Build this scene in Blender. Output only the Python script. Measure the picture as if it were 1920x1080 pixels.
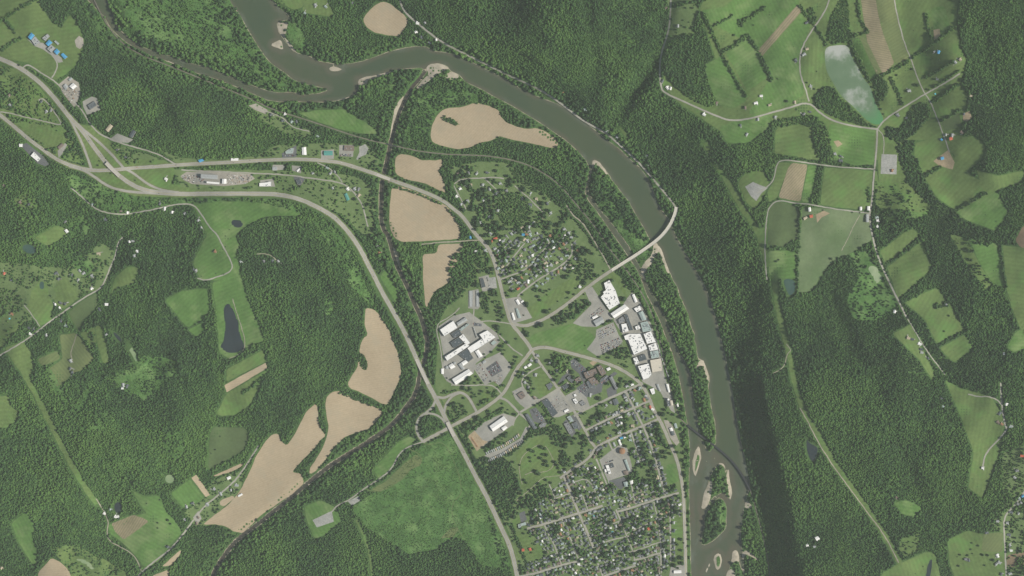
import bpy, bmesh, math, random
import numpy as np
from mathutils import Vector, Matrix, noise as mnoise

random.seed(7); rng = np.random.default_rng(7)
scene = bpy.context.scene
for o in list(bpy.data.objects): bpy.data.objects.remove(o)

# ------------------------------------------------------------------ camera, sky, sun, exposure
S = 2.2            # metres on the ground for one photograph pixel
D = 8000.0         # flying height
SUN_EL, SUN_AZ = 43.0, 99.0      # degrees; azimuth clockwise from north
SUN_STRENGTH, SKY_STRENGTH, EXPOSURE = 3.8, 0.06, 0.42
HAZE_DENSITY = 1.6e-5

cam = bpy.data.objects.new('camera', bpy.data.cameras.new('camera'))
scene.collection.objects.link(cam)
cam.location = (0, 0, D)
cam.data.sensor_fit = 'HORIZONTAL'
cam.data.angle = 2 * math.atan(960 * S / D)
cam.data.clip_start = 10; cam.data.clip_end = 60000
scene.camera = cam

world = bpy.data.worlds.new('World'); scene.world = world; world.use_nodes = True
wn = world.node_tree.nodes; wl = world.node_tree.links
sky = wn.new('ShaderNodeTexSky'); sky.sky_type = 'NISHITA'; sky.sun_disc = False
sky.sun_elevation = math.radians(SUN_EL); sky.sun_rotation = math.radians(SUN_AZ)
sky.air_density = 1.0; sky.dust_density = 1.5
wl.new(sky.outputs[0], wn['Background'].inputs[0]); wn['Background'].inputs[1].default_value = SKY_STRENGTH

sd = bpy.data.lights.new('sun', 'SUN'); sd.energy = SUN_STRENGTH; sd.angle = math.radians(0.5); sd.color = (1.0, 0.95, 0.86)
sun = bpy.data.objects.new('sun', sd); scene.collection.objects.link(sun)
az, el = math.radians(SUN_AZ), math.radians(SUN_EL)
to_sun = Vector((math.sin(az) * math.cos(el), math.cos(az) * math.cos(el), math.sin(el)))
sun.rotation_euler = to_sun.to_track_quat('Z', 'Y').to_euler(); sun.location = to_sun * 9000

scene.view_settings.view_transform = 'Standard'; scene.view_settings.look = 'None'
scene.view_settings.exposure = EXPOSURE; scene.view_settings.gamma = 1.0
scene.view_settings.use_curve_mapping = False
scene.cycles.max_bounces = 5; scene.cycles.volume_bounces = 0

COL = scene.collection

# ------------------------------------------------------------------ small helpers
def tag(o, label=None, cat=None, group=None, kind=None):
    if label: o['label'] = label
    if cat: o['category'] = cat
    if group: o['group'] = group
    if kind: o['kind'] = kind
    return o

def link(name, me, mat=None, parent=None):
    o = bpy.data.objects.new(name, me)
    if mat is not None and me is not None and len(me.materials) == 0: me.materials.append(mat)
    COL.objects.link(o)
    if parent: o.parent = parent
    return o

def empty(name, loc, rz=0.0):
    o = bpy.data.objects.new(name, None); COL.objects.link(o)
    o.empty_display_size = 5; o.location = loc; o.rotation_euler = (0, 0, rz)
    return o

def mesh(name, verts, faces, mat=None, smooth=False):
    me = bpy.data.meshes.new(name); me.from_pydata([tuple(v) for v in verts], [], faces)
    if mat: me.materials.append(mat)
    if smooth: me.polygons.foreach_set('use_smooth', [True] * len(me.polygons))
    me.update(); return me

def inside(poly, X, Y):
    X = np.asarray(X, float); Y = np.asarray(Y, float)
    r = np.zeros(X.shape, bool); n = len(poly)
    for i in range(n):
        x1, y1 = poly[i]; x2, y2 = poly[(i + 1) % n]
        if y1 == y2: continue
        c = (y1 > Y) != (y2 > Y)
        r ^= c & (X < (x2 - x1) * (Y - y1) / (y2 - y1) + x1)
    return r

def seg_dist(pts, X, Y, closed=False):
    d = np.full(np.shape(X), 1e9); n = len(pts)
    for i in range(n if closed else n - 1):
        x1, y1 = pts[i]; x2, y2 = pts[(i + 1) % n]
        dx, dy = x2 - x1, y2 - y1; L = dx * dx + dy * dy or 1e-9
        t = np.clip(((X - x1) * dx + (Y - y1) * dy) / L, 0, 1)
        d = np.minimum(d, (X - x1 - t * dx) ** 2 + (Y - y1 - t * dy) ** 2)
    return np.sqrt(d)

def sdf(poly, X, Y):
    d = seg_dist(poly, X, Y, True)
    return np.where(inside(poly, X, Y), -d, d)

def chaikin(p, n=2, closed=True):
    p = [tuple(map(float, q)) for q in p]
    for _ in range(n):
        q = []; m = len(p)
        if not closed: q.append(p[0])
        for i in range(m if closed else m - 1):
            a, b = p[i], p[(i + 1) % m]
            q.append((.75 * a[0] + .25 * b[0], .75 * a[1] + .25 * b[1])); q.append((.25 * a[0] + .75 * b[0], .25 * a[1] + .75 * b[1]))
        if not closed: q.append(p[-1])
        p = q
    return p

def soften(p, r=3.0, wob=.7):
    """round the corners by a few pixels and let the edge wander slightly"""
    q = []; m = len(p)
    for i in range(m):
        a, b = np.array(p[i], float), np.array(p[(i + 1) % m], float); L_ = np.linalg.norm(b - a) + 1e-9; k = min(.3, r / L_)
        q.append(a + (b - a) * k); n = int(L_ * (1 - 2 * k) / 7)
        for t in range(1, n + 1): q.append(a + (b - a) * (k + (1 - 2 * k) * t / (n + 1)))
        q.append(b - (b - a) * k)
    q = np.array(q); d = np.stack([vnoise(q[:, 0], q[:, 1], 9, 41), vnoise(q[:, 0], q[:, 1], 9, 42)], 1)
    return [tuple(v) for v in q + d * wob]

def vnoise(X, Y, sc, seed=0):
    """smooth value noise on arrays, about -1..1"""
    r = np.random.default_rng(1000 + seed); T = r.random((256, 256)) * 2 - 1
    x = np.asarray(X) / sc + 37.3; y = np.asarray(Y) / sc + 91.7
    xi = np.floor(x).astype(int); yi = np.floor(y).astype(int); fx = x - xi; fy = y - yi
    fx = fx * fx * (3 - 2 * fx); fy = fy * fy * (3 - 2 * fy)
    a = T[yi % 256, xi % 256]; b = T[yi % 256, (xi + 1) % 256]; c = T[(yi + 1) % 256, xi % 256]; d = T[(yi + 1) % 256, (xi + 1) % 256]
    return (a * (1 - fx) + b * fx) * (1 - fy) + (c * (1 - fx) + d * fx) * fy

def sstep(a, b, x):
    t = np.clip((x - a) / (b - a), 0, 1); return t * t * (3 - 2 * t)

# ------------------------------------------------------------------ materials
MATS = {}
def nodes_mat(name, rough=0.9, spec=0.2):
    m = bpy.data.materials.new(name); m.use_nodes = True
    b = m.node_tree.nodes['Principled BSDF']; b.inputs['Roughness'].default_value = rough
    b.inputs['Specular IOR Level'].default_value = spec
    return m, m.node_tree.nodes, m.node_tree.links, b

def ramp(N, fac_out, L, stops):
    r = N.new('ShaderNodeValToRGB'); e = r.color_ramp.elements
    while len(e) < len(stops): e.new(0.5)
    for el_, (p, c) in zip(e, stops): el_.position = p; el_.color = (*c, 1)
    L.new(fac_out, r.inputs[0]); return r.outputs[0]

def noise_tex(N, L, co, scale, detail=4, rough=.6):
    n = N.new('ShaderNodeTexNoise'); n.inputs['Scale'].default_value = scale
    n.inputs['Detail'].default_value = detail; n.inputs['Roughness'].default_value = rough
    L.new(co, n.inputs['Vector']); return n.outputs[0]

def mixc(N, L, a, b, fac, mode='MIX'):
    m = N.new('ShaderNodeMix'); m.data_type = 'RGBA'; m.blend_type = mode
    for s, v in ((0, fac), (6, a), (7, b)):
        if hasattr(v, 'is_linked') or hasattr(v, 'links'): L.new(v, m.inputs[s])
        elif s == 0: m.inputs[0].default_value = v
        else: m.inputs[s].default_value = (*v, 1)
    return m.outputs[2]

def sc(c, k): return tuple(min(1, v * k) for v in c)

def ground_mat(name, c, c2=None, big=0.006, fine=0.09, amp=.22, rows=None, rough=.95, patch=None):
    """a mottled ground cover; rows = (direction in degrees, spacing in metres, strength)"""
    if name in MATS: return MATS[name]
    m, N, L, b = nodes_mat(name, rough, .1)
    g = N.new('ShaderNodeNewGeometry').outputs['Position']
    c2 = c2 or sc(c, .72)
    n1 = noise_tex(N, L, g, big, 5, .6)
    col = ramp(N, n1, L, [(.34, c2), (.62, c)])
    n2 = noise_tex(N, L, g, fine, 3, .65)
    f = ramp(N, n2, L, [(.28, (1 - amp,) * 3), (.72, (1 + amp * .0,) * 3)])
    col = mixc(N, L, col, f, 1.0, 'MULTIPLY')
    if patch:
        pf = ramp(N, noise_tex(N, L, g, .011, 6, .68), L, [(.50, (0, 0, 0)), (.66, (1, 1, 1))])
        col = mixc(N, L, col, patch, pf)
    if rows:
        oi = N.new('ShaderNodeObjectInfo'); an = N.new('ShaderNodeMath'); an.operation = 'MULTIPLY_ADD'; L.new(oi.outputs['Random'], an.inputs[0]); an.inputs[1].default_value = 2.2; an.inputs[2].default_value = math.radians(rows[0])
        mp = N.new('ShaderNodeVectorRotate'); mp.rotation_type = 'Z_AXIS'; L.new(g, mp.inputs['Vector']); L.new(an.outputs[0], mp.inputs['Angle'])
        w = N.new('ShaderNodeTexWave'); w.inputs['Scale'].default_value = 6.283 / (20 * rows[1]) * 1.0
        w.inputs['Distortion'].default_value = 1.0; w.inputs['Detail'].default_value = 2; w.inputs['Detail Scale'].default_value = .6
        L.new(mp.outputs[0], w.inputs[0])
        f2 = ramp(N, w.outputs[1], L, [(.2, (1 - rows[2],) * 3), (.8, (1, 1, 1))])
        col = mixc(N, L, col, f2, 1.0, 'MULTIPLY')
    L.new(col, b.inputs['Base Color'])
    MATS[name] = m; return m

def plain_mat(name, c, rough=.7, spec=.3, amp=.25, scale=.25, metal=0):
    if name in MATS: return MATS[name]
    m, N, L, b = nodes_mat(name, rough, spec)
    g = N.new('ShaderNodeNewGeometry').outputs['Position']
    n = noise_tex(N, L, g, scale, 4, .6)
    col = ramp(N, n, L, [(.3, sc(c, 1 - amp)), (.7, c)])
    L.new(col, b.inputs['Base Color']); b.inputs['Metallic'].default_value = metal
    MATS[name] = m; return m

GRASS = (.112, .205, .066)
G = {
 'grass':  ground_mat('grass_bright', (.128, .250, .064), (.098, .196, .052), amp=.3, rows=(35, 15, .11), patch=(.168, .246, .090)),
 'meadow': ground_mat('meadow_dull', (.160, .236, .076), (.120, .188, .060), amp=.3, rows=(-28, 17, .10), patch=(.120, .225, .060)),
 'hay':    ground_mat('hay_meadow', (.180, .220, .088), (.138, .182, .072), rows=(20, 12, .12)),
 'crop':   ground_mat('young_crop', (.110, .165, .065), (.090, .130, .055), rows=(5, 5, .15)),
 'pasture':ground_mat('pasture_pale', (.170, .225, .115), (.115, .180, .075)),
 'stubble':ground_mat('stubble_field', (.330, .280, .180), (.240, .220, .125), rows=(-15, 9, .22)),
 'plough': ground_mat('ploughed_soil', (.455, .370, .250), (.385, .312, .208), big=.004, fine=.10, amp=.16, rows=(12, 9, .06), patch=(.365, .310, .215)),
 'brown':  ground_mat('brown_soil', (.300, .210, .140), (.250, .190, .120), rows=(60, 5, .1)),
 'lawn':   ground_mat('town_lawn', (.158, .228, .088), (.112, .175, .064), big=.012),
 'scrub':  ground_mat('wet_scrub', (.112, .236, .064), (.080, .172, .050), big=.016, fine=.13, amp=.5, patch=(.150, .250, .085)),
 'sand':   ground_mat('river_sand', (.530, .475, .370), (.360, .325, .250), big=.025, fine=.08, amp=.25),
 'gravel': ground_mat('gravel_yard', (.420, .390, .330), (.330, .310, .260), big=.03, fine=.2, amp=.3),
 'dirt':   ground_mat('bare_dirt', (.470, .370, .240), (.330, .270, .170), big=.03, fine=.2, amp=.3),
 'lot':    ground_mat('parking_asphalt', (.360, .352, .310), (.275, .272, .242), big=.02, fine=.15, amp=.15),
 'lotd':   ground_mat('dark_asphalt', (.150, .158, .160), (.115, .122, .124), big=.02, fine=.15, amp=.15),
 'pad':    ground_mat('crushed_stone', (.420, .420, .390), (.330, .340, .310), big=.03, fine=.15, amp=.35),
}
ROAD = ground_mat('road_asphalt', (.365, .355, .310), (.295, .290, .252), big=.02, fine=.12, amp=.12)
STREET = ground_mat('street_asphalt', (.385, .372, .318), (.310, .302, .256), big=.02, fine=.12, amp=.15)
TRACK = ground_mat('gravel_track', (.420, .385, .300), (.300, .285, .215), big=.02, fine=.12, amp=.3)
BALLAST = ground_mat('rail_ballast', (.260, .232, .195), (.200, .180, .150), big=.02, fine=.12, amp=.3)
CONC = plain_mat('bridge_concrete', (.50, .475, .42), .85, .2, .18)
STEEL = plain_mat('dark_steel', (.045, .048, .055), .6, .3, .3)
WALLM = plain_mat('building_wall', (.42, .40, .36), .85, .2, .2)
UNITM = plain_mat('rooftop_metal', (.38, .40, .41), .5, .4, .4)
LINEM = plain_mat('road_paint_white', (.62, .62, .58), .8, .2, .3)
YLINEM = plain_mat('road_paint_yellow', (.55, .42, .12), .8, .2, .3)
BARKM = plain_mat('bark', (.09, .065, .045), .95, .1, .4, 2)
ROOF = {k: plain_mat('roof_' + k, c, r, .3, a) for k, (c, r, a) in {
 'white': ((.86, .85, .81), .6, .17), 'light': ((.40, .42, .41), .6, .25), 'grey': ((.24, .25, .25), .8, .3),
 'dark': ((.085, .105, .115), .75, .35), 'slate': ((.13, .15, .16), .8, .3), 'green': ((.36, .44, .41), .7, .25),
 'teal': ((.10, .33, .28), .6, .2), 'blue': ((.08, .34, .58), .5, .15), 'brown': ((.225, .180, .150), .85, .3),
 'red': ((.55, .13, .075), .7, .25), 'tan': ((.50, .43, .31), .8, .2), 'beige': ((.60, .55, .45), .7, .12),
 'rust': ((.36, .20, .11), .8, .3), 'pool': ((.10, .55, .60), .2, .1)}.items()}

def water_mat(name, c1, c2, scale=.004, rough=.12):
    m, N, L, b = nodes_mat(name, rough, .5)
    g = N.new('ShaderNodeNewGeometry').outputs['Position']
    mp = N.new('ShaderNodeMapping'); mp.inputs['Scale'].default_value = (1, .55, 1); L.new(g, mp.inputs[0])
    n = noise_tex(N, L, mp.outputs[0], scale, 5, .6)
    col = ramp(N, n, L, [(.35, c1), (.68, c2)]); L.new(col, b.inputs['Base Color'])
    bp = N.new('ShaderNodeBump'); bp.inputs['Strength'].default_value = .12; bp.inputs['Distance'].default_value = .3
    L.new(noise_tex(N, L, g, .25, 3), bp.inputs['Height']); L.new(bp.outputs[0], b.inputs['Normal'])
    return m
def river_mat():
    m, N, L, b = nodes_mat('river_water', .12, .5)
    g = N.new('ShaderNodeNewGeometry').outputs['Position']
    mp = N.new('ShaderNodeMapping'); mp.inputs['Scale'].default_value = (1, .5, 1); L.new(g, mp.inputs[0])
    deep = ramp(N, noise_tex(N, L, mp.outputs[0], .004, 5, .6), L, [(.35, (.064, .086, .042)), (.68, (.050, .078, .042))])
    shoal = ramp(N, noise_tex(N, L, mp.outputs[0], .012, 5, .7), L, [(.32, (.102, .092, .060)), (.55, (.086, .098, .062)), (.72, (.130, .150, .118))])
    at = N.new('ShaderNodeAttribute'); at.attribute_name = 'depth'
    ad = N.new('ShaderNodeMath'); ad.operation = 'MULTIPLY_ADD'; L.new(noise_tex(N, L, g, .018, 4, .6), ad.inputs[0]); ad.inputs[1].default_value = .9; L.new(at.outputs['Fac'], ad.inputs[2])
    f = N.new('ShaderNodeMapRange'); L.new(ad.outputs[0], f.inputs[0]); f.inputs[1].default_value = .55; f.inputs[2].default_value = 1.2
    L.new(mixc(N, L, shoal, deep, f.outputs[0]), b.inputs['Base Color'])
    bp = N.new('ShaderNodeBump'); bp.inputs['Strength'].default_value = .12; bp.inputs['Distance'].default_value = .3
    L.new(noise_tex(N, L, g, .25, 3), bp.inputs['Height']); L.new(bp.outputs[0], b.inputs['Normal']); return m
RIVERM = river_mat()
CREEKM = water_mat('creek_water', (.068, .056, .042), (.050, .054, .040), .03)
PONDM = water_mat('pond_water', (.022, .030, .034), (.030, .042, .046), .02)
ALGAEM = water_mat('algae_water', (.290, .360, .200), (.170, .260, .120), .03, .5)
GREENPONDM = water_mat('green_pond_water', (.05, .10, .075), (.035, .075, .065), .03)
def lake_mat():
    m, N, L, b = nodes_mat('lake_water', .2, .5)
    g = N.new('ShaderNodeNewGeometry').outputs['Position']
    n = noise_tex(N, L, g, .007, 6, .62)
    silt = ramp(N, n, L, [(.32, (.095, .165, .085)), (.50, (.130, .200, .115)), (.64, (.40, .42, .38))])
    at = N.new('ShaderNodeAttribute'); at.attribute_name = 'shore'
    n3 = noise_tex(N, L, g, .02, 4)
    ad = N.new('ShaderNodeMath'); ad.operation = 'MULTIPLY_ADD'; L.new(n3, ad.inputs[0]); ad.inputs[1].default_value = .5; L.new(at.outputs['Fac'], ad.inputs[2])
    f = N.new('ShaderNodeMapRange'); L.new(ad.outputs[0], f.inputs[0]); f.inputs[1].default_value = .35; f.inputs[2].default_value = .95
    col = mixc(N, L, (.065, .255, .085), silt, f.outputs[0]); L.new(col, b.inputs['Base Color']); return m
LAKEM = lake_mat()

def foliage_mat(name, dark, mid, light):
    m, N, L, b = nodes_mat(name, .75, .25)
    at = N.new('ShaderNodeAttribute'); at.attribute_type = 'INSTANCER'; at.attribute_name = 'tint'
    oi = N.new('ShaderNodeObjectInfo')
    ad = N.new('ShaderNodeMath'); ad.operation = 'MULTIPLY_ADD'
    L.new(oi.outputs['Random'], ad.inputs[0]); ad.inputs[1].default_value = .45; L.new(at.outputs['Fac'], ad.inputs[2])
    col = ramp(N, ad.outputs[0], L, [(.08, dark), (.5, mid), (.95, light)])
    tc = N.new('ShaderNodeTexCoord').outputs['Object']
    n = noise_tex(N, L, tc, 2.6, 3, .6)
    f = ramp(N, n, L, [(.3, (.45, .5, .5)), (.7, (1.2, 1.17, 1.0))])
    L.new(mixc(N, L, col, f, 1.0, 'MULTIPLY'), b.inputs['Base Color'])
    return m
FOREST_M = foliage_mat('forest_foliage', (.040, .086, .037), (.070, .156, .049), (.122, .232, .062))
TREE_M = foliage_mat('tree_foliage', (.036, .076, .032), (.054, .116, .040), (.086, .165, .050))

# ------------------------------------------------------------------ traced outlines: water
RIVER = [(430,-140),(430,0),(440,14),(452,30),(462,50),(474,70),(485,88),(497,105),(508,118),(522,128),(537,138),(548,148),(562,154),(575,158),
 (586,160),(600,163),(612,166),(619,168),(600,175),(570,178),(545,173),(520,174),(500,170),(480,163),(450,151),(425,141),(400,130),(380,124),
 (350,117),(330,108),(300,100),(265,88),(240,70),(226,58),(217,45),(210,20),(200,0),(195,-140),(160,-140),(165,0),(180,15),(195,30),(205,48),(213,58),(226,70),
 (240,81),(260,93),(285,105),(310,113),(340,125),(370,137),(400,146),(440,161),(480,178),(500,187),(527,191),(545,189),(570,191),(605,191),(628,189),
 (640,187),(658,181),(668,175),(672,165),(672,150),(682,145),(700,142),(725,136),(745,131),(765,128),(785,127),(798,128),(806,121),(822,118),(838,123),(845,133),
 (862,140),(872,153),(890,161),(905,168),(925,180),(945,190),(960,198),(985,213),(1010,228),(1035,245),(1060,262),(1075,275),(1090,290),
 (1100,302),(1104,312),(1105,326),(1100,345),(1097,360),(1104,376),(1118,394),(1130,411),(1145,433),(1158,451),(1172,471),(1185,491),(1195,506),
 (1205,530),(1212,550),(1225,575),(1237,600),(1248,630),(1262,665),(1272,700),(1280,740),(1285,770),(1290,800),(1293,830),(1293,870),(1292,910),
 (1293,960),(1295,1010),(1296,1080),(1298,1220),(1396,1220),(1396,1080),(1392,1040),(1390,1022),(1388,1000),(1391,978),(1394,955),(1397,945),(1400,928),(1406,915),
 (1404,900),(1400,880),(1394,850),(1388,825),(1383,800),(1380,780),(1375,750),(1370,720),(1364,690),(1358,660),(1350,630),(1343,600),(1335,575),
 (1325,545),(1312,520),(1300,500),(1288,480),(1278,462),(1268,445),(1262,430),(1255,412),(1243,398),(1232,380),(1223,355),(1215,335),(1200,315),
 (1180,298),(1160,278),(1145,268),(1125,252),(1105,236),(1085,222),(1065,207),(1045,195),(1020,186),(1000,178),(975,166),(955,152),(930,140),
 (905,127),(885,117),(865,107),(848,101),(830,98),(812,96),(800,88),(780,87),(755,91),(730,97),(705,106),(680,115),(655,120),(625,120),(597,115),
 (585,108),(572,103),(557,100),(546,92),(536,80),(529,70),(522,60),(518,44),(528,39),(545,36),(537,25),(522,14),(510,0),(508,-140)]
ISLANDS = [
 [(1113,300),(1125,305),(1140,325),(1150,340),(1165,360),(1180,380),(1195,405),(1210,430),(1222,452),(1230,455),(1240,470),(1247,488),(1255,510),(1268,535),
  (1275,550),(1290,590),(1302,625),(1307,655),(1309,673),(1318,674),(1325,690),(1330,710),(1330,730),(1332,750),(1338,780),(1343,805),(1343,830),(1336,843),(1329,849),
  (1321,838),(1312,815),(1308,790),(1300,760),(1297,730),(1294,705),(1290,690),(1275,665),(1262,635),(1250,605),(1240,578),(1228,560),(1218,543),(1206,522),
  (1200,503),(1191,485),(1181,467),(1169,447),(1154,428),(1139,410),(1124,392),(1112,376),(1105,362),(1105,345),(1110,320),(1111,306)],
 [(1309,834),(1313,845),(1315,858),(1311,872),(1303,896),(1299,880),(1299,862),(1302,848)],
 [(1350,866),(1359,870),(1361,888),(1366,878),(1369,905),(1373,925),(1369,939),(1364,930),(1358,924),(1350,925),(1341,931),(1332,940),(1325,953),(1315,955),(1318,930),(1328,905),(1335,885),(1342,874)],
 [(1347,933),(1356,935),(1363,946),(1363,970),(1360,990),(1350,1003),(1335,1015),(1320,1023),(1312,1018),(1317,1000),(1320,980),(1324,960),(1334,943)],
 [(1340,1039),(1350,1037),(1354,1053),(1350,1066),(1343,1069),(1338,1050)],
 [(1374,1034),(1381,1030),(1386,1040),(1386,1055),(1395,1073),(1398,1082),(1360,1085),(1368,1062)],
 [(1325,1065),(1331,1054),(1333,1046),(1330,1062),(1320,1085)],
 [(617,126),(628,124),(642,130),(632,134),(620,133)], [(508,82),(516,79),(526,73),(532,95),(523,91),(514,88)],
 [(1321,830),(1324,828),(1326,836),(1323,838)], [(1338,858),(1342,853),(1341,861),(1336,864)], [(1320,865),(1325,863),(1326,868)],
]
CREEK = [(797,133),(788,146),(775,160),(765,175),(757,190),(748,210),(740,235),(733,265),(728,290),(722,315),(717,335),(715,360),(714,390),(715,415),(720,432),(727,440),
 (733,460),(738,480),(745,500),(755,520),(765,540),(775,565),(787,590),(795,615),(801,640),(800,660),(793,680),(787,700),(783,725),(775,745),(760,765),(745,785),
 (728,802),(705,818),(680,835),(650,853),(620,872),(590,895),(560,920),(530,945),(505,965),(480,985),(455,1003),(435,1022),(420,1042),(405,1065),(390,1100),(340,1220)]
CREEK_W = 3.6
def ell(cx, cy, rx, ry, n=18, a=0):
    ca, sa = math.cos(math.radians(a)), math.sin(math.radians(a))
    return [(cx + rx * math.cos(t) * ca - ry * math.sin(t) * sa, cy + rx * math.cos(t) * sa + ry * math.sin(t) * ca) for t in [2 * math.pi * i / n for i in range(n)]]
PONDS = [
 ([(1550,88),(1565,85),(1585,84),(1592,90),(1597,105),(1605,120),(1613,135),(1620,148),(1632,162),(1637,180),(1642,195),(1652,212),(1657,225),(1652,233),(1640,234),
   (1625,226),(1612,212),(1597,197),(1580,183),(1570,170),(1560,152),(1550,135),(1547,115),(1546,98)], LAKEM, 'lake', 'milky green farm lake beside the long hedgerow', 'lake'),
 ([(428,567),(437,580),(443,595),(448,605),(449,625),(455,640),(460,650),(455,657),(440,662),(425,661),(415,653),(413,648),(420,640),(422,610),(420,590),(419,577)], PONDM, 'pond', 'long dark pond in the hilltop meadow', 'pond'),
 (ell(444.5, 419, 11, 7.5, a=15), PONDM, 'pond', 'small round dark pond below the highway woods', 'pond'),
 (ell(55, 467, 13, 8, a=20), GREENPONDM, 'pond', 'dark green pond by the wooded hillside lawn', 'pond'),
 (ell(221, 951.5, 6.5, 10), PONDM, 'pond', 'small oval dark pond beside the cleared power line strip', 'pond'),
 (ell(318, 898, 8.5, 8), ALGAEM, 'pond', 'pale algae covered pond in the forest edge', 'pond'),
 ([(1513,822),(1516,830),(1526,835),(1534,840),(1532,852),(1526,866),(1519,862),(1514,848),(1512,835)], PONDM, 'pond', 'dark forest pond beside the ridge track', 'pond'),
 ([(1744,1048),(1749,1050),(1746,1070),(1742,1090),(1735,1090),(1737,1068)], PONDM, 'pond', 'long narrow dark pond in the bottom meadow', 'pond'),
 (ell(1626, 487, 8, 6, a=-35), ALGAEM, 'pond', 'smaller pale algae pond beside the farm road', 'pond'),
 ([(1627,503),(1634,497),(1646,502),(1648,512),(1655,520),(1650,527),(1643,533),(1637,520),(1632,512)], ALGAEM, 'pond', 'larger pale algae pond beside the farm road', 'pond'),
 ([(1468,525),(1480,522),(1492,528),(1490,548),(1480,556),(1473,540)], GREENPONDM, 'pond', 'dark wooded pond beside the east pasture', 'pond'),
 ([(238,637),(244,645),(250,655),(256,666),(258,680),(252,675),(246,662),(238,652)], ALGAEM, 'pond', 'long pale green pond along the forest edge', 'pond'),
 ([(211,622),(218,625),(228,635),(227,642),(218,634)], PONDM, 'pond', 'tiny dark pond beside the pale green one', 'pond'),
 (ell(79, 535, 5, 8), GREENPONDM, 'pond', 'small green pond among the west houses', 'pond'),
 ([(140,1047),(156,1048),(170,1056),(176,1066),(182,1067),(172,1069),(160,1058),(148,1053)], ALGAEM, 'pond', 'pale marsh pond near the bottom tan field', 'pond'),
]

# ------------------------------------------------------------------ terrain
fx = np.arange(-120, 2041, 5.0); fy = np.arange(-120, 1201, 5.0)
out = np.array([40, 120, 280, 600, 1200, 2600, 5000])
gx = np.concatenate([fx[0] - out[::-1], fx, fx[-1] + out]); gy = np.concatenate([fy[0] - out[::-1], fy, fy[-1] + out])
GX, GY = np.meshgrid(gx, gy)
CX, CY = np.clip(GX, -120, 2040), np.clip(GY, -120, 1200)

CTRL = [(p, 6) for p in [(500,60),(600,110),(700,160),(800,100),(900,150),(1000,220),(1100,330),(1200,400),(760,220),(900,240),(800,400),(740,500),(780,640),(760,760),(640,840),
 (540,920),(440,1010),(850,600),(900,680),(1000,760),(1100,700),(1150,600),(1050,560),(1000,480),(950,380),(1000,900),(1100,950),(1200,1050),(1250,900),(1280,760),(700,780),
 (690,690),(720,600),(560,890),(470,960),(700,1000),(850,900),(900,1000),(1340,900),(1350,1050),(300,30),(400,60),(1330,760),(1300,640),(660,60),(700,420)]]
CTRL += [((700,320),9),((600,290),11),((480,300),16),((350,310),24),((200,320),34),((60,280),45),((60,110),45),((500,235),8),((120,190),42),((300,180),85),((400,205),62),((250,110),45),((480,215),14),
 ((560,560),120),((480,520),105),((430,420),62),((520,460),95),((630,500),50),((560,680),85),((630,640),40),((450,700),92),((440,620),100),((560,385),34),((380,560),105),
 ((100,600),125),((250,700),135),((150,850),155),((300,800),125),((60,1000),140),((250,960),75),((380,900),35),((300,1060),45),((50,400),105),((200,450),70),((300,400),48),((560,780),30),
 ((560,1040),26),((500,1070),30),((900,30),60),((1000,70),150),((1110,30),190),((1140,120),120),((1050,140),70),((850,50),26),((1235,90),75),((1185,195),40),
 ((1300,250),80),((1340,400),85),((1400,600),105),((1450,760),120),((1500,900),135),((1560,800),130),((1620,700),120),((1650,950),120),((1510,1040),128),
 ((1400,100),95),((1500,150),92),((1600,160),84),((1550,350),95),((1700,350),98),((1500,460),112),((1640,430),92),((1750,550),104),((1800,750),74),((1900,900),60),((1850,1050),60),((1680,1050),86),
 ((1850,100),180),((1900,300),165),((1800,420),115),((1280,60),110),((1700,60),100)]
num = np.zeros(GX.shape); den = np.zeros(GX.shape)
for (cx, cy), h in CTRL:
    r2 = (CX - cx) ** 2 + (CY - cy) ** 2
    w = np.exp(-r2 / (2 * 55.0 ** 2)) + 2e-4 / (1 + r2 / 9000.)
    num += w * h; den += w
H = num / den
CLIFF = [(1100,180),(1165,255),(1205,290),(1240,340),(1265,385),(1278,430),(1295,480),(1325,535),(1353,610),(1374,700),(1392,790),(1412,870),(1432,960),(1448,1080),(1460,1300)]
dc = seg_dist(CLIFF, CX, CY)
cpoly = CLIFF + [(3000,1300),(3000,-400),(1320,-400),(1190,100)]
dc = np.where(inside(cpoly, CX, CY), dc, -dc)
wid = np.interp(CY, [0, 350, 550, 700, 1100], [150, 150, 110, 56, 64])
t = sstep(0, 1, dc / wid)
zone = sstep(150, 300, CY) * sstep(1080, 1150, CX)
H = H * (1 - zone) + zone * np.where(dc > -200, 7 + (np.maximum(H, np.interp(CY, [300, 500, 620, 720, 1000], [45, 60, 90, 130, 148]) * np.exp(-np.maximum(dc, 0) / 260.)) - 7) * t, H)
hk = np.clip((H - 8) / 60, 0, 1)
H = H + hk * (vnoise(CX, CY, 75, 1) * 21 + vnoise(CX, CY, 34, 2) * 10 + vnoise(CX, CY, 15, 3) * 1.6)
RAVINES = [(26, 16, [(1262,-40),(1250,30),(1232,105),(1205,150),(1172,205),(1148,250)]), (22, 13, [(1228,124),(1195,165),(1160,215),(1142,240)]), (16, 14, [(1090,-40),(1105,40),(1120,120),(1110,190)]),
 (16, 14, [(250,380),(232,430),(228,470),(205,520)]), (14, 14, [(300,640),(330,700),(360,760),(390,830)]), (14, 14, [(180,700),(240,760),(300,840),(330,900)]), (14, 14, [(540,430),(600,520),(640,600)]),
 (12, 14, [(260,150),(310,200),(330,250)]), (16, 16, [(1560,560),(1600,650),(1650,740),(1690,850),(1740,960)]), (14, 14, [(1840,40),(1860,140),(1900,230)]), (12, 14, [(60,880),(110,960),(150,1010)])]
for dep, wd_, pl in RAVINES: H = H - hk * dep * np.exp(-(seg_dist(pl, CX, CY) / wd_) ** 2)
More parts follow.
